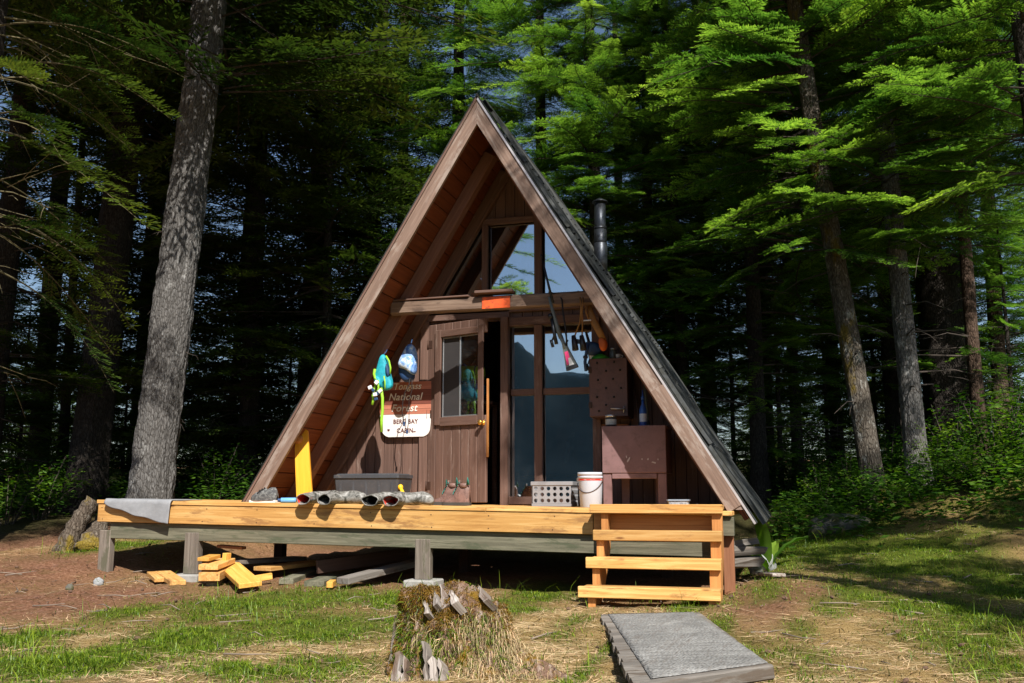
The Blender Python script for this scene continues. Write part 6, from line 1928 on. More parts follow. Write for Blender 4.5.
def fuzz(n_, mask, hmin, hmax, w, mat, name, droop=0.3):
    pr = fa * mask; pr = pr / pr.sum()
    k = r.choice(len(fc), n_, p=pr)
    w4 = r.dirichlet(np.ones(4), n_)
    base = (P[q[k]] * w4[:, :, None]).sum(1) + np.array([0, 0, 0.05])
    d = fn[k] + r.normal(0, 0.55, (n_, 3)); d /= np.linalg.norm(d, axis=1, keepdims=True)
    h = r.uniform(hmin, hmax, n_)[:, None]
    s = np.cross(d, r.normal(0, 1, (n_, 3))); s /= np.linalg.norm(s, axis=1, keepdims=True); s *= w
    mid = base + d * h * 0.55; tip = base + d * h + np.array([0, 0, -1.0]) * h * droop
    VV = np.stack([base - s, base + s, mid + s * 0.8, mid - s * 0.8, tip], 1).reshape(-1, 3)
    kk = np.arange(n_)[:, None] * 5
    tp = np.tile([0, 0, 0.6, 0.6, 1.0], n_) * np.repeat(r.uniform(0.4, 1, n_), 5)
    me = raw_mesh(name, VV, kk + np.array([[0, 1, 2, 3]]), kk + np.array([[3, 2, 4]]), [mat], {'tip': tp, 'rn': np.repeat(r.random(n_), 5)})
    o = add_obj(name, me, stump); o['kind'] = 'stuff'


mz = np.clip(vnoise(fc * 4, 51, 3) * 2.2 - 0.6, 0.02, 1) * sstep(0.35, 0.75, fc[:, 2] / SH)
fuzz(14000, mz, 0.006, 0.024, 0.0018, M['moss'], 'moss_growth')
side_ = 1.05 - sstep(0.25, 0.95, fc[:, 2] / SH)
fuzz(6500, np.clip(vnoise(fc * 4, 53, 3) * 3.0 - 1.2, 0.03, 1) * side_ * (0.35 + sstep(-0.05, 0.25, fc[:, 0])), 0.02, 0.075, 0.0015, M['straw'], 'dead_grass_growth', 0.75)
fuzz(3000, np.clip(vnoise(fc * 3, 63, 3) * 3.4 - 1.6, 0.0, 1) * (0.4 + side_) + 0.01, 0.012, 0.040, 0.0016, M['moss'], 'brown_fern_growth', 0.5)
fuzz(2600, np.clip(vnoise(fc * 4, 57, 3) * 3 - 1.6, 0.0, 1) * (0.3 + side_) + 0.01, 0.02, 0.07, 0.0022, M['grassblade'], 'grass_growth', 0.4)
for pts, w in ((((426, 612, 4.76), (422.5, 592, 4.84)), 0.018), (((444, 606, 4.80), (440, 584, 4.88)), 0.05), (((435, 604, 4.77), (432, 587, 4.86)), 0.03), (((453, 602, 4.79), (449, 588, 4.88)), 0.04), (((394, 686, 4.66), (397, 650, 4.74)), 0.055), (((402, 684, 4.64), (405, 658, 4.70)), 0.03), (((433, 686, 4.62), (430, 655, 4.70)), 0.05), (((425, 684, 4.63), (422, 642, 4.70)), 0.018), (((388, 672, 4.78), (395, 615, 4.86)), 0.018), (((484, 600, 4.86), (477, 586, 4.95)), 0.03), (((441, 686, 4.62), (439, 660, 4.68)), 0.03)):
    p, e = at(*pts[0]), at(*pts[1]); d = e - p; L = np.linalg.norm(d); Rb = rot_from_x(d, (0, -1, 0.2))
    ns = 7; out = []
    for i in range(ns): out.append((L * i / (ns - 1), -w / 2 * (1 - 0.55 * i / ns) + random.uniform(-.004, .004)))
    for i in range(ns - 1, -1, -1): out.append((L * i / (ns - 1) + random.uniform(-0.02, 0.02) * (i == ns - 1), w / 2 * (1 - 0.7 * i / ns) + random.uniform(-.004, .004)))
    PP = np.array([p + Rb[:, 0] * a_ + Rb[:, 1] * c_ + Rb[:, 2] * -0.012 for a_, c_ in out])
    gcl = np.array([(a_, c_, 0) for a_, c_ in out] * 2) + random.uniform(-9, 9)
    mb = MB(); PP = PP + np.random.default_rng(int(L * 1e5)).normal(0, 0.004, PP.shape); mb.prism(PP, -Rb[:, 2] * 0.09, gc=gcl); mb.build('splinter', M['splinter'], stump)

# ------------------------------------------------------------------ logs, rocks, firewood
def rock(name, x, y, s, mat, label, cat, seed, sink=0.3, group=None, sq=(1, 1, 1)):
    r = np.random.default_rng(seed)
    nth, nph = 16, 28
    P = []
    for i in range(nth):
        th_ = PI * i / (nth - 1)
        for j in range(nph):
            ph = 2 * PI * j / nph
            P.append((math.sin(th_) * math.cos(ph), math.sin(th_) * math.sin(ph), math.cos(th_)))
    P = np.array(P)
    rad = 0.75 + 0.5 * vnoise(P * 1.6 + seed, seed, 3) + 0.12 * (vnoise(P * 6 + seed, seed + 1, 2) - 0.5)
    P = P * rad[:, None] * np.array(sq) * s
    ii, jj = np.meshgrid(np.arange(nth - 1), np.arange(nph), indexing='ij')
    q = np.stack([ii * nph + jj, (ii + 1) * nph + jj, (ii + 1) * nph + (jj + 1) % nph, ii * nph + (jj + 1) % nph], -1).reshape(-1, 4)
    me = raw_mesh(name, P, q, mats=[mat], attrs={'gc': P}, smooth=True)
    o = add_obj(name, me, None, (x, y, gz(x, y) + s * sq[2] * (0.75 - sink)), r.uniform(0, 6))
    tag(o, label, cat, group)
    return o


M['rock'] = plain('pale_grey_rock', (0.34, 0.35, 0.36), 0.85, 0, 0.3, 4, dirt=(0.07, 0.08, 0.03), dfac=0.6, bstr=0.6, bscale=20)
M['wetrock'] = plain('dark_mossy_rock', (0.12, 0.115, 0.10), 0.85, 0, 0.3, 4, dirt=(0.09, 0.085, 0.02), dfac=0.7, bstr=0.6, bscale=20)
p = at(838, 487, 12.4); rock('boulder', p[0], 12.4, 0.30, M['wetrock'], 'dim mossy boulder at the forest edge right of the cabin', 'boulder', 3, 0.5, None, (1.4, 0.8, 0.55))
p = at(815, 490, 12.0); rock('boulder', p[0], 12.0, 0.14, M['wetrock'], 'smaller boulder on the left side of the big dim boulder', 'boulder', 5, 0.3, None, (1.4, 0.7, 0.7))
p = at(99, 578, 8.0); rock('stone', p[0], 8.0, 0.05, M['rock'], 'small pale stone on the brown soil in front of the leftmost deck post', 'stone', 7)
p = at(70, 585, 7.6); rock('stone', p[0], 7.6, 0.035, M['wetrock'], 'small dark stone on the bare brown soil at the left', 'stone', 8)
p = at(492, 601, 7.4); rock('stone', p[0], 7.4, 0.07, M['wetrock'], 'dark lump of stone in the grass just right of the stump', 'stone', 9)
p = at(700, 600, 8.4); rock('stone', p[0], 8.4, 0.06, M['rock'], 'pale stone in the dark under the bottom stair tread', 'stone', 10)
# leaning mossy log at the left end of the deck
p0, p1 = at(62, 545, 9.1), at(94, 500, 9.3)
p0[2] = gz(p0[0], 9.1) - 0.05
lg = MB(); ns = 14; pts = [p0 + (p1 - p0) * i / ns + np.array([0, 0, 0.05 * math.sin(PI * i / ns)]) for i in range(ns + 1)]
lg.tube(pts, [0.115 - 0.03 * i / ns + 0.012 * math.sin(i * 2.3) for i in range(ns + 1)], 20)
V = lg.v[0]; V += (vnoise(V * 14, 5, 3)[:, None] - 0.5) * 0.05 * rng.normal(0, 1, (1, 3))
BKM = bark_mat('mossy_log_bark', (0.05, 0.035, 0.022), (0.14, 0.11, 0.085), (0.30, 0.26, 0.21), (0.42, 0.40, 0.34), 0.45, (0.24, 0.17, 0.02), 0.5)
lo_ = lg.build('mossy_log', BKM); tag(lo_, 'broken mossy log leaning up to the left end of the deck', 'log')
p0, p1 = at(88, 560, 9.2), at(100, 520, 9.5); p0[2] = gz(p0[0], 9.2) - 0.05
lg = MB(); pts = [p0 + (p1 - p0) * i / 10 for i in range(11)]; lg.tube(pts, [0.20 - 0.012 * i + 0.015 * math.sin(i * 1.9) for i in range(11)], 20)
V = lg.v[0]; V += (vnoise(V * 9, 6, 3)[:, None] - 0.5) * np.array([[0.12, 0.12, 0.06]])
lo_ = lg.build('root_stub', BKM); tag(lo_, 'thick dark mossy stub behind the leftmost deck post', 'stump')
# split firewood stacked behind the right end of the stairs
for i, (px, py, Y, L, w, t, lab) in enumerate(((744, 563, 9.0, 0.34, 0.12, 0.08, 'lowest of the three wood billets behind the right deck post'), (746, 553, 9.02, 0.32, 0.12, 0.07, 'middle one of the three wood billets behind the right deck post'), (742, 544, 9.04, 0.28, 0.11, 0.06, 'topmost of the three wood billets behind the right deck post'))):
    p = at(px, py, Y); mb = MB(); mb.board(p + np.array([-L / 2, 0, 0]), p + np.array([L / 2, 0.12, 0.02]), w, t, ch=0.025)
    mb.v[0] = mb.v[0] + np.random.default_rng(i + 5).normal(0, 0.012, mb.v[0].shape)
    o = mb.build('firewood_billet', M['walkplank']); tag(o, lab, 'firewood', 'stacked wood billets by the deck post')
p0, p1 = at(763, 555, 9.2), at(779, 573, 8.7)
for p in (p0, p1): p[2] = gz(p[0], p[1]) + 0.03
mb = MB(); mb.board(p0, p1, 0.12, 0.03, ch=0.008); o = mb.build('driftwood_board', M['splinter']); tag(o, 'short bleached board lying in the grass right of the stairs', 'board')
p = at(760, 520, 9.6)
rock('stone', p[0], 9.6, 0.13, M['rock'], 'pale tan stone under the right eave beside the bright green plant', 'stone', 21, 0.2)

# ------------------------------------------------------------------ broad-leaved plants
def leaf_cloud(n, rad, hgt, seed, size=(0.05, 0.10), stems=14):
    r = np.random.default_rng(seed)
    Q, T, R_, st = [], [], [], MB()
    for s in range(stems):
        a = r.uniform(0, 2 * PI); rr = rad * r.uniform(0.15, 1) ** 0.7; h = hgt * r.uniform(0.45, 1.0)
        e = np.array([math.cos(a) * rr, math.sin(a) * rr, h]); b0 = np.array([math.cos(a) * 0.06, math.sin(a) * 0.06, -0.05])
        mid = (b0 + e) / 2 + np.array([0, 0, 0.12 * hgt])
        st.tube([b0, mid, e], [0.010, 0.007, 0.003], 5)
        rn = r.random()
        for _ in range(n // stems):
            t = r.uniform(0.35, 1.0)
            c = (b0 * (1 - t) ** 2 + 2 * mid * t * (1 - t) + e * t * t) + r.normal(0, 0.10, 3) * np.array([1, 1, 0.6])
            an = r.uniform(0, 2 * PI); L = r.uniform(*size); dip = r.uniform(-0.5, 0.25)
            d = np.array([math.cos(an), math.sin(an), dip]); d /= np.linalg.norm(d)
            sd_ = np.cross(d, [0, 0, 1.0]) + r.normal(0, 0.25, 3); sd_ /= np.linalg.norm(sd_); sd_ *= L * 0.32
            nrm = np.cross(sd_, d); nrm = nrm / np.linalg.norm(nrm) * L * 0.06
            Q += [[c, c + d * L * 0.35 - sd_ + nrm, c + d * L * 0.75 - sd_ * 0.75 + nrm, c + d * L], [c, c + d * L, c + d * L * 0.75 + sd_ * 0.75 + nrm, c + d * L * 0.35 + sd_ + nrm]]
            tv = np.clip(0.3 + 0.5 * t + r.normal(0, 0.15), 0, 1); T += [[tv] * 4] * 2; R_ += [[np.clip(rn + r.normal(0, .15), 0, 1)] * 4] * 2
    Q = np.array(Q)
    me = raw_mesh('foliage', Q.reshape(-1, 3), np.arange(len(Q) * 4).reshape(-1, 4), None, [M['broad']], {'tip': np.array(T).ravel(), 'rn': np.array(R_).ravel()})
    V = np.concatenate(st.v); ms_ = bpy.data.meshes.new('stems'); ms_.from_pydata(V.tolist(), [], st.f); ms_.materials.append(M['twig'])
    a_ = ms_.attributes.new('gc', 'FLOAT_VECTOR', 'POINT'); a_.data.foreach_set('vector', V.ravel())
    return me, ms_


SHR = [leaf_cloud(900, 0.85, 1.25, 61), leaf_cloud(700, 0.65, 0.8, 62), leaf_cloud(1000, 0.9, 1.7, 63)]


def shrub(px, Y, k, label, sc=1.0, group=None, py=500):
    p = at(px, py, Y)
    root = thing('shrub', (p[0], Y, gz(p[0], Y) - 0.02), label, 'shrub', group)
    rz = random.uniform(0, 6)
    add_obj('foliage', SHR[k][0], root, None, rz, sc); add_obj('stems', SHR[k][1], root, None, rz, sc)
    return root


GS = 'broad-leaved shrubs at the forest edge'
shrub(1000, 13.2, 0, 'bright green leafy shrub at the right edge of the clearing', 1.0, GS)
shrub(958, 14.6, 0, 'leafy shrub between the two right-hand grey trunks and the picture edge', 0.85, GS)
shrub(1030, 15.5, 2, 'tall leafy shrub cut by the right picture edge', 1.0, GS)
shrub(890, 16.2, 0, 'leafy shrub between the leaning mossy trunk and the straight grey trunk', 0.8, GS)
shrub(985, 12.4, 1, 'low leafy shrub in front of the bright shrub on the right', 0.6, GS)
shrub(845, 16.5, 1, 'small leafy shrub left of the leaning mossy trunk', 0.9, GS)
shrub(800, 17.5, 2, 'tall sunlit shrub behind the right eave of the cabin', 0.9, GS)
shrub(760, 19.0, 2, 'leafy shrub in the gap just right of the roof', 0.9, GS)
shrub(40, 12.0, 0, 'leafy shrub behind the leaning mossy log at the left', 0.8, GS)
shrub(8, 11.5, 1, 'low leafy shrub at the left picture edge', 1.0, GS)
shrub(215, 14.8, 0, 'leafy shrub in the shade right of the big grey trunk', 0.9, GS)
shrub(20, 14.5, 2, 'tall dim shrub behind the left picture edge trees', 0.9, GS)

for k_, (px, Y, sc_, lab) in enumerate(((868, 13.6, 0.55, 'low shrub at the foot of the leaning mossy trunk'), (905, 13.3, 0.5, 'low shrub just in front of the straight grey trunk'), (938, 13.8, 0.55, 'low shrub right of the foot of the straight grey trunk'),
                                       (820, 14.6, 0.6, 'low shrub behind the dim mossy boulder'), (790, 13.2, 0.45, 'small shrub between the eave and the dim boulder'), (1012, 13.0, 0.6, 'low bright shrub cut by the right picture edge'), (850, 15.2, 0.7, 'shrub in the shade between the boulder and the leaning trunk'), (965, 13.0, 0.5, 'small bright shrub left of the bright green shrub on the right'))):
    shrub(px, Y, k_ % 3, lab, sc_, GS)
def undergrowth(n, seed):
    r = np.random.default_rng(seed)
    x = r.uniform(-16, 6.5, n); y = r.uniform(9.4, 24, n)
    edge = np.where(x > -0.2, sstep(9.6, 12.6, y + 0.25 * np.maximum(0, 1.5 - x)), np.where(x < -7.2, sstep(11.3, 13.5, y), sstep(15.0, 17, y)))
    cl = np.clip(3.2 * vnoise(np.stack([x, y], 1) * 0.9, 123, 3) - 1.35, 0, 1)
    k = r.random(n) < edge * cl * np.clip(14 / y, 0, 1)
    x, y = x[k], y[k]; n = len(x)
    z = ground_z(x, y) + r.uniform(0.02, 1.0, n) ** 1.4 * (0.25 + 0.45 * vnoise(np.stack([x, y], 1) * 1.4, 9, 2))
    an = r.uniform(0, 2 * PI, n); L = r.uniform(0.05, 0.12, n)
    d = np.stack([np.cos(an), np.sin(an), r.uniform(-0.45, 0.2, n)], 1); sd_ = np.stack([-np.sin(an), np.cos(an), r.uniform(-0.4, 0.4, n)], 1) * (L * 0.30)[:, None]
    c = np.stack([x, y, z], 1); dl = d * L[:, None]
    V = np.stack([c, c + dl * 0.45 - sd_, c + dl, c + dl * 0.45 + sd_], 1)
    rn = np.clip(vnoise(np.stack([x, y], 1) * 2.2, 19, 2) + r.normal(0, 0.15, n), 0, 1)
    me = raw_mesh('undergrowth', V.reshape(-1, 3), np.arange(n * 4).reshape(-1, 4), None, [M['broad']], {'tip': np.repeat(np.clip(r.normal(0.4, 0.25, n), 0, 1), 4), 'rn': np.repeat(rn, 4)})
    o = bpy.data.objects.new('undergrowth', me); COL.objects.link(o); tag(o, 'leafy undergrowth covering the forest floor behind the clearing', 'undergrowth', kind='stuff')


undergrowth(420000, 71)
# bright broad plant beside the eave
p = at(767, 535, 9.5)
cb = thing('skunk_cabbage', (p[0], 9.5, gz(p[0], 9.5)), 'bright green broad-leaved plant growing beside the right eave', 'plant')
for k, (a, L, w, el) in enumerate(((-1.9, 0.78, 0.13, 1.52), (0.2, 0.50, 0.13, 1.2), (2.6, 0.42, 0.12, 1.1), (-2.3, 0.38, 0.13, 0.95), (1.3, 0.40, 0.13, 1.2))):
    G = np.zeros((14, 7, 3))
    for i in range(14):
        t = i / 13; wd_ = w * math.sin(PI * min(1, t * 0.93 + 0.06)) ** 0.7 * (0.5 if t < 0.12 else 1)
        for j in range(7):
            s_ = (j - 3) / 3
            rad_ = L * t * math.cos(el - 0.5 * t); z = L * (t * math.sin(el) - 0.30 * t ** 3) 
            G[i, j] = (p[0] + math.cos(a) * rad_ - math.sin(a) * s_ * wd_ / 2, 9.5 + math.sin(a) * rad_ + math.cos(a) * s_ * wd_ / 2, gz(p[0], 9.5) + z + abs(s_) * 0.025 * (1 + 0.3 * math.sin(i * 2)))
    mb = MB(); mb.grid(G); o = mb.build('leaf', None, cb)
    n_ = len(o.data.vertices)
    for nm_, vals in (('tip', np.repeat(np.linspace(0.8, 1.0, 14), 7)),):
        t_ = o.data.attributes.new(nm_, 'FLOAT', 'POINT'); t_.data.foreach_set('value', vals)
    o.data.materials.clear(); o.data.materials.append(M['broad'])

# ------------------------------------------------------------------ trees
def tx(px, Y, py=497): return at(px, py, Y)[0]


LS = 'spruce trunks in the shade left of the cabin'
RS = 'forest trees right of the cabin'
# big grey trunk beside the deck
Y1 = 11.4; x1 = tx(147, Y1); lean7 = at(205, 0, Y1)[0] - at(151, 495, Y1)[0]
tree('spruce_tree', x1, Y1, 27, 0.275, 'grey', 'spr_c', 'big leaning grey-barked spruce standing just behind the left end of the deck', LS, lean=(lean7 / 0.335, 0.6), rz=0.3, rings=240, seg=110, seed=3, ridge=0.10, flare=0.30, crown_dz=-1.7, twigs=26, tz=(0.8, 7), tl=(0.08, 0.38))
Y2 = 13.8
tree('spruce_tree', tx(84, Y2), Y2, 27, 0.31, 'dark', 'spr_c', 'dark straight spruce trunk left of the big grey one, behind the mossy log', LS, lean=(0.5, 0.8), rz=2.2, rings=140, seg=60, seed=5, flare=0.4, ridge=0.07, crown_dz=-1.2)
# tree whose drooping boughs enter at the top left
Y3 = 8.3
xo = tx(-62, Y3)
t3 = tree('spruce_tree', xo, Y3, 20, 0.19, 'dark', None, 'spruce at the left picture edge with half-bare boughs drooping into view', LS, lean=(0, 0.3), seed=8, flare=0.3)
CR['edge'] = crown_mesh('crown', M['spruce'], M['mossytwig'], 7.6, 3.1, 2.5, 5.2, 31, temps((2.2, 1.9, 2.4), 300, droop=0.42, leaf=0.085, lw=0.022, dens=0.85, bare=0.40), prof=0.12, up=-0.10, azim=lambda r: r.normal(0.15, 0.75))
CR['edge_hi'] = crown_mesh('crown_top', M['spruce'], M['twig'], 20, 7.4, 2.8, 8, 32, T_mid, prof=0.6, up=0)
add_obj('crown', CR['edge'], t3, (0, 0, 0)); add_obj('crown_top', CR['edge_hi'], t3, (0, 0, 0))
dead_twigs(np.random.default_rng(9), [(0, 0, 0), (0, 0, 8)], [], 2.2, 6.5, 30, 0.7, 1.7, M['mossytwig'], t3)

for px, Y, H, r0, bk, cr_, dz, tw_, lab in (
    (246, 16.5, 24, 0.20, 'dark', 'spr_a', 0.5, 14, 'slim dark spruce right of the big grey trunk, deep in shade'),
    (302, 18.0, 25, 0.24, 'dark', 'spr_a', 0.0, 14, 'dark spruce halfway between the big grey trunk and the roof peak'),
    (35, 17.0, 24, 0.22, 'dark', 'spr_a', -0.8, 12, 'dark spruce far left, half hidden by drooping boughs'),
    (135, 19.5, 25, 0.24, 'dark', 'spr_b', 1.0, 10, 'dark spruce hidden behind the big grey trunk'),
    (358, 19.0, 22, 0.17, 'dark', 'spr_b', 1.2, 12, 'dark spruce just left of the upper roof slope'),
    (400, 22.0, 23, 0.18, 'red', 'spr_b', 0.8, 10, 'spruce with olive lower boughs left of the roof peak'),
    (160, 17.5, 15, 0.10, 'dark', 'spr_b', -0.3, 4, 'thin dark spruce close behind the big grey trunk'),
    (60, 15.5, 14, 0.10, 'dark', 'spr_b', -0.2, 4, 'thin bushy spruce between the left edge and the dark straight trunk'),
    (325, 16.5, 13, 0.10, 'dark', 'spr_b', -0.3, 4, 'thin bushy spruce against the left roof slope'),
    (225, 19.0, 14, 0.10, 'dark', 'spr_b', -0.3, 4, 'thin bushy spruce in the middle of the shaded left woods'),
    (-20, 13.0, 24, 0.22, 'dark', 'spr_b', 0.0, 6, 'spruce mostly outside the left picture edge'),
    (455, 20.0, 22, 0.18, 'dark', 'hem_c', 0.5, 6, 'hemlock directly behind the roof peak'),
):
    tree('spruce_tree', tx(px, Y), Y, H, r0, bk, cr_, lab, LS, lean=(random.uniform(-0.4, 0.6), 0.2), rz=random.uniform(0, 6), seed=int(px + 300), twigs=tw_, tz=(1, 6), crown_dz=dz)

YA = 14.2; xa_ = tx(874, YA, 440); xl7 = at(808, 100, YA)[0] - at(874, 440, YA)[0]
tree('hemlock_tree', xa_, YA, 20, 0.150, 'mossy', 'hem_c', 'leaning hemlock with golden moss low on its pale bark, right of the cabin', RS, lean=(xl7 * 2.7, 0.3), rz=1.0, rings=160, seg=64, seed=12, ridge=0.07, flare=0.4, twigs=14, tz=(1.5, 6), crown_dz=1.2)
YB_ = 14.4
tree('hemlock_tree', tx(919, YB_, 480), YB_, 17, 0.142, 'grey', 'hem_a', 'straight grey hemlock trunk standing right of the leaning mossy one', RS, lean=(-0.35, 0.1), rz=2.4, rings=140, seg=56, seed=14, ridge=0.06, flare=0.4, twigs=18, tz=(1.2, 5.5), crown_dz=1.7)
for px, Y, H, r0, bk, cr_, dz, sc, tw_, lab in (
    (711, 20.5, 21, 0.175, 'dark', 'hem_c', 0.8, 0.95, 16, 'tall dark straight trunk in the gap right of the stovepipe'),
    (678, 22.0, 20, 0.13, 'dark', 'hem_b', 1.2, 1.0, 14, 'thin dark trunk left of the tall dark straight one'),
    (606, 17.5, 17, 0.15, 'dark', 'hem_a', 0.2, 0.95, 8, 'bright green hemlock behind the stovepipe'),
    (650, 18.5, 16, 0.13, 'dark', 'hem_b', -0.4, 1.0, 10, 'bright green hemlock between the stovepipe and the thin dark trunk'),
    (545, 18.5, 18, 0.15, 'dark', 'hem_a', 0.4, 1.0, 6, 'bright green hemlock behind the right slope near the roof peak'),
    (760, 17.0, 17, 0.14, 'dark', 'hem_b', 1.0, 1.05, 12, 'bright layered hemlock right of the tall dark trunk'),
    (770, 22.0, 19, 0.14, 'dark', 'hem_c', 0.0, 0.9, 12, 'far hemlock behind the bright layered one'),
    (985, 17.5, 19, 0.115, 'red', 'hem_a', 2.2, 0.95, 12, 'slim brown hemlock trunk near the right picture edge'),
    (1008, 20.5, 19, 0.15, 'red', 'hem_c', 0.0, 0.9, 10, 'far hemlock behind the slim brown trunk'),
    (1085, 13.2, 16, 0.16, 'dark', 'hem_b', 2.6, 1.1, 0, 'hemlock just outside the right edge whose boughs reach into view'),
    (900, 19.5, 19, 0.15, 'dark', 'hem_c', -0.6, 0.9, 10, 'dim hemlock seen between the leaning and the straight trunk'),
    (940, 22.5, 20, 0.15, 'dark', 'spr_b', 0.5, 1.0, 10, 'far dark spruce behind the broken snag'),
    (840, 24.0, 20, 0.16, 'dark', 'spr_b', 1.0, 1.0, 10, 'far dark spruce left of the leaning mossy trunk'),
    (690, 17.8, 14, 0.10, 'dark', 'hem_b', 0.6, 0.9, 6, 'slender bright hemlock in front of the thin dark trunks'),
    (800, 19.0, 16, 0.11, 'dark', 'hem_a', 0.6, 0.9, 6, 'slender bright hemlock left of the leaning mossy trunk'),
    (625, 26.0, 20, 0.16, 'dark', 'spr_b', 1.0, 1.0, 6, 'far dark spruce behind the two bright hemlocks'),
):
    tree('hemlock_tree' if cr_.startswith('hem') else 'spruce_tree', tx(px, Y), Y, H, r0, bk, cr_, lab, RS, lean=(random.uniform(-0.5, 0.3), 0.2), rz=random.uniform(0, 6), sc=sc, seed=int(px + 900), twigs=tw_, tz=(1, 6.5), crown_dz=dz, tl=(0.6, 2.0))
# broken dark snag
Yn = 19.0; xs_ = tx(960, Yn, 450); zs0 = gz(xs_, Yn) - 0.1
sn = thing('snag', (xs_, Yn, zs0), 'thick broken dark snag in deep shade between the right-hand trunks', 'dead tree', RS)
V, q = trunk_mesh([(0, 0, 0), (-0.05, 0, 1.6), (-0.15, 0, 3.7)], [0.52, 0.47, 0.38], 60, 40, 77, 0.25, 0.09)
topm = V[:, 2] > 3.55; V[topm, 2] += 0.5 * vnoise(V[topm][:, :2] * 5, 3, 2)
me = raw_mesh('trunk', V, q, mats=[BK['dark']], smooth=True); add_obj('trunk', me, sn)
mb = MB(); mb.tube([(xs_ - 0.15, Yn, zs0 + 3.6), (xs_ - 0.12, Yn + 0.05, zs0 + 4.1)], [0.28, 0.06], 12); mb.build('broken_top', BK['dark'], sn)

# young conifers of the understorey
GU = 'young conifers under the big trees'
for px, Y, k, sc, lab in ((782, 17.8, 'under', 1.0, 'young sunlit hemlock behind the right eave'), (735, 18.5, 'under', 1.0, 'young hemlock under the tall dark trunk'), (690, 20.0, 'under', 1.1, 'young hemlock half hidden by the right roof slope'),
                         (15, 15.0, 'under', 0.8, 'young conifer at the left picture edge'), (230, 17.5, 'under_b', 0.9, 'young dark conifer right of the big grey trunk'), (55, 18.5, 'under', 0.9, 'young conifer between the left edge and the dark trunk'),
                         (120, 16.5, 'under', 0.7, 'young conifer in the gap between the dark and the grey trunk'), (285, 20, 'under_b', 1.0, 'young conifer far behind the left roof foot'), (330, 21, 'under_b', 1.0, 'young conifer close to the left roof slope'),
                         (830, 20, 'under_b', 0.9, 'young dark conifer left of the leaning trunk'), (935, 21, 'under_b', 0.9, 'young dark conifer behind the straight grey trunk'), (1020, 18, 'under', 0.9, 'young hemlock at the right picture edge'), (880, 22, 'under_b', 1.0, 'young dark conifer far behind the leaning trunk')):
    X = tx(px, Y); z = gz(X, Y) - 0.05
    t = thing('young_conifer', (X, Y, z), lab, 'tree', GU)
    add_obj('crown', CR[k], t, None, random.uniform(0, 6), sc)
    me = bpy.data.meshes.get('young_trunk')
    if me is None:
        V, q = trunk_mesh([(0, 0, 0), (0.02, 0, 2.5), (0, 0, 5.3)], [0.05, 0.035, 0.008], 14, 10, 5, 0.2, 0.05); me = raw_mesh('young_trunk', V, q, mats=[BK['dark']], smooth=True)
    add_obj('trunk', me, t, None, 0, sc)

# trees outside the frame that shade the right of the clearing and the left woods
for x, y, cr_, H, sc, lab in ((3.5, 5.7, 'sparse', 14, 1.0, 'tall hemlock outside the frame near the boardwalk, its high boughs dappling the roof trim'), (5.6, 5.2, 'sparse_low', 16, 1.0, 'hemlock outside the right edge shading the clearing'), (-10.8, 8.0, 'spr_c', 24, 0.8, 'spruce outside the left edge shading the left trunks'), (-9.2, -9.5, 'sparse', 14, 0.95, 'shore hemlock behind the viewpoint, its boughs mirrored in the window panes')):
    tree('spruce_tree' if cr_.startswith('spr_') else 'hemlock_tree', x, y, H, 0.16, 'dark', cr_, lab, 'trees just outside the frame', lean=(-2.0, -2.2) if cr_ == 'sparse' and y > 0 else (0, 0), rz=random.uniform(0, 6), sc=sc, seed=int(x * 10 + 200))

for o_ in list(COL.objects):
    if o_.get('label', '').startswith('tall hemlock outside the frame near the boardwalk'):
        add_obj('lower_crown', CR['under'], o_, (-0.3, -0.3, 2.2), 1.0, 0.8)

# distant wood, one mass
r = np.random.default_rng(77)
LV, LT_, LR_, LM = [], [], [], []
for i in range(120):
    Y = r.uniform(27, 58); lo, hi = at(-160, 497, Y)[0], at(1190, 497, Y)[0]
    X = r.uniform(lo, hi); z = gz(X, Y)
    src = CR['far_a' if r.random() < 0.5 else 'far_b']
    n_ = len(src.vertices); co = np.zeros(n_ * 3, np.float32); src.vertices.foreach_get('co', co); co = co.reshape(-1, 3)
    a = r.uniform(0, 6.3); s_ = r.uniform(0.36, 0.66) * (1.0 if X < at(480, 497, Y)[0] else 0.9)
    Rz = np.array([[math.cos(a), math.sin(a), 0], [-math.sin(a), math.cos(a), 0], [0, 0, 1]])
    LV.append(co @ Rz * s_ + np.array([X, Y, z]))
    tp = np.zeros(n_, np.float32); src.attributes['tip'].data.foreach_get('value', tp); LT_.append(tp)
    rr_ = np.zeros(n_, np.float32); src.attributes['rn'].data.foreach_get('value', rr_); LR_.append(rr_)
    mi_ = np.zeros(len(src.polygons), np.int32); src.polygons.foreach_get('material_index', mi_); LM.append(mi_)
V = np.concatenate(LV)
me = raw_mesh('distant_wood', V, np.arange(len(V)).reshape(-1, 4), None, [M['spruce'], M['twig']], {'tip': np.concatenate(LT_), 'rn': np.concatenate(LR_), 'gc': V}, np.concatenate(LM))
o = bpy.data.objects.new('distant_wood', me); COL.objects.link(o); tag(o, 'distant conifer wood seen as one dark mass behind the clearing', 'wood', kind='stuff')

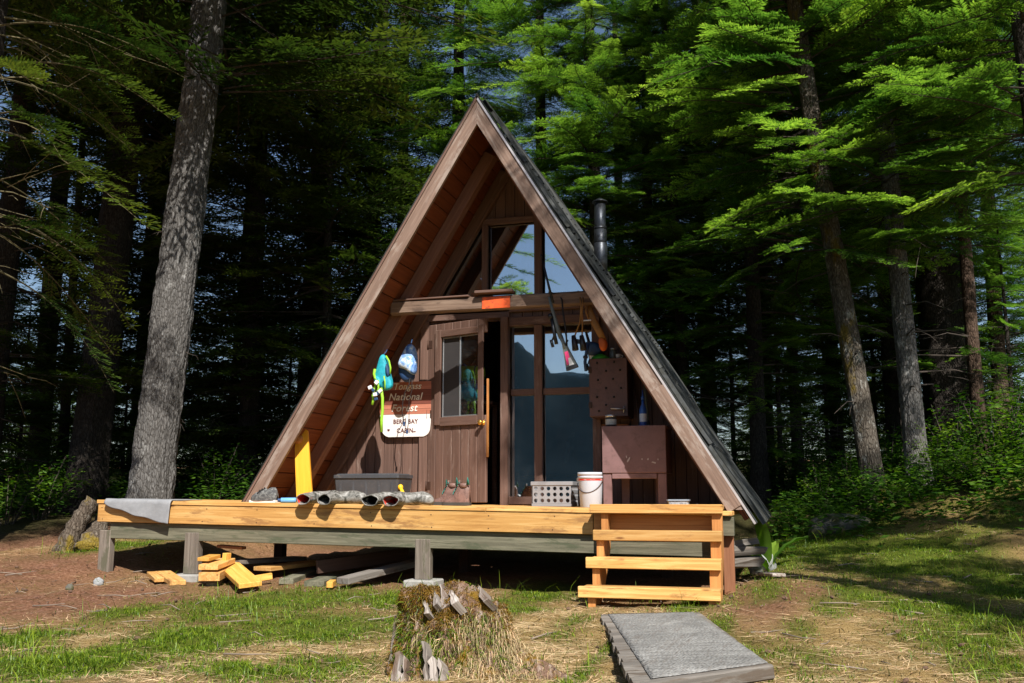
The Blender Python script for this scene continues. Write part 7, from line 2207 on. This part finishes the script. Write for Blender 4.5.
# ------------------------------------------------------------------ bay and mountain behind the camera (seen in the window panes)
m, nt, b = new_mat('bay_water'); b.inputs['Base Color'].default_value = (0.02, 0.05, 0.07, 1); b.inputs['Roughness'].default_value = 0.12
bump(nt, b, noise(nt, coords(nt, 'Object'), 0.8, 4, 0.6), 0.3, 0.2)
V = np.array([(-3000, -6000, -2.4), (3000, -6000, -2.4), (3000, -34, -2.4), (-3000, -34, -2.4)], float)
me = raw_mesh('water', V, np.array([[0, 1, 2, 3]]), None, [m]); o = bpy.data.objects.new('water', me); COL.objects.link(o); tag(o, kind='structure')
m, nt, b = new_mat('far_mountain_forest')
rr = ramp(nt, [(0.3, (0.010, 0.019, 0.025)), (0.7, (0.020, 0.031, 0.037))]); nt.links.new(noise(nt, coords(nt, 'Object'), 0.012, 8, 0.7), rr.inputs['Fac']); nt.links.new(rr.outputs['Color'], b.inputs['Base Color']); b.inputs['Roughness'].default_value = 1; b.inputs['Specular IOR Level'].default_value = 0
gx_, gy_ = np.meshgrid(np.linspace(-3000, 2600, 150), np.linspace(-3600, -1500, 40), indexing='ij')
P = np.stack([gx_.ravel(), gy_.ravel()], 1)
bl = np.zeros(len(P))
for cx_, cy_, h_, wx, wy in ((-640, -2300, 400, 150, 400), (-560, -2500, 330, 2600, 500), (-1300, -2500, 420, 500, 420), (1300, -2800, 430, 600, 400)):
    bl = np.maximum(bl, h_ * np.exp(-((P[:, 0] - cx_) / wx) ** 2 - ((P[:, 1] - cy_) / wy) ** 2))
hz = bl * (0.9 + 0.2 * vnoise(P * 0.006, 5, 5)) - 12
ii, jj = np.meshgrid(np.arange(149), np.arange(39), indexing='ij'); q = np.stack([ii * 40 + jj, (ii + 1) * 40 + jj, (ii + 1) * 40 + jj + 1, ii * 40 + jj + 1], -1).reshape(-1, 4)
me = raw_mesh('mountain', np.concatenate([P, hz[:, None]], 1), q, None, [m], smooth=True); o = bpy.data.objects.new('mountain', me); COL.objects.link(o); tag(o, kind='structure')

# ------------------------------------------------------------------ light, sky, camera, render
SUN_DIR = np.array([0.62, -1.0, 1.20]); SUN_DIR /= np.linalg.norm(SUN_DIR)     # towards the sun
el = math.asin(SUN_DIR[2]); az = math.atan2(SUN_DIR[0], SUN_DIR[1])
su = bpy.data.lights.new('sun', 'SUN'); su.energy = 5.0; su.angle = math.radians(0.53); su.color = (1.0, 0.95, 0.87)
so_ = bpy.data.objects.new('sun', su); COL.objects.link(so_)
so_.rotation_euler = Vector(SUN_DIR).to_track_quat('Z', 'Y').to_euler(); so_.location = (5, -10, 12)
w = bpy.data.worlds.new('World'); scene.world = w; w.use_nodes = True
nt = w.node_tree; bg = nt.nodes['Background']
sky = nt.nodes.new('ShaderNodeTexSky'); sky.sky_type = 'NISHITA'; sky.sun_disc = False
sky.sun_elevation = el; sky.sun_rotation = az; sky.air_density = 1.0; sky.dust_density = 0.6; sky.ozone_density = 1.5
nt.links.new(sky.outputs['Color'], bg.inputs['Color']); bg.inputs['Strength'].default_value = 0.065

cam = bpy.data.cameras.new('camera'); co_ = bpy.data.objects.new('camera', cam); COL.objects.link(co_)
cam.sensor_width = 36.0; cam.lens = F_PX / 1024 * 36.0; cam.clip_start = 0.05; cam.clip_end = 9000
co_.matrix_world = Matrix(((RT[0], UP[0], -FW[0], CAM[0]), (RT[1], UP[1], -FW[1], CAM[1]), (RT[2], UP[2], -FW[2], CAM[2]), (0, 0, 0, 1)))
scene.camera = co_
vs_ = scene.view_settings
vs_.view_transform = 'Standard'; vs_.look = 'None'; vs_.gamma = 1.0; vs_.use_curve_mapping = False; vs_.exposure = 0.6
scene.render.engine = 'CYCLES'
cy = scene.cycles
cy.max_bounces = 5; cy.diffuse_bounces = 2; cy.glossy_bounces = 3; cy.transmission_bounces = 4; cy.transparent_max_bounces = 8
cy.caustics_reflective = False; cy.caustics_refractive = False; cy.use_denoising = True
try: cy.denoiser = 'OPENIMAGEDENOISE'
except Exception: pass
scene.render.resolution_x = 1024; scene.render.resolution_y = 683
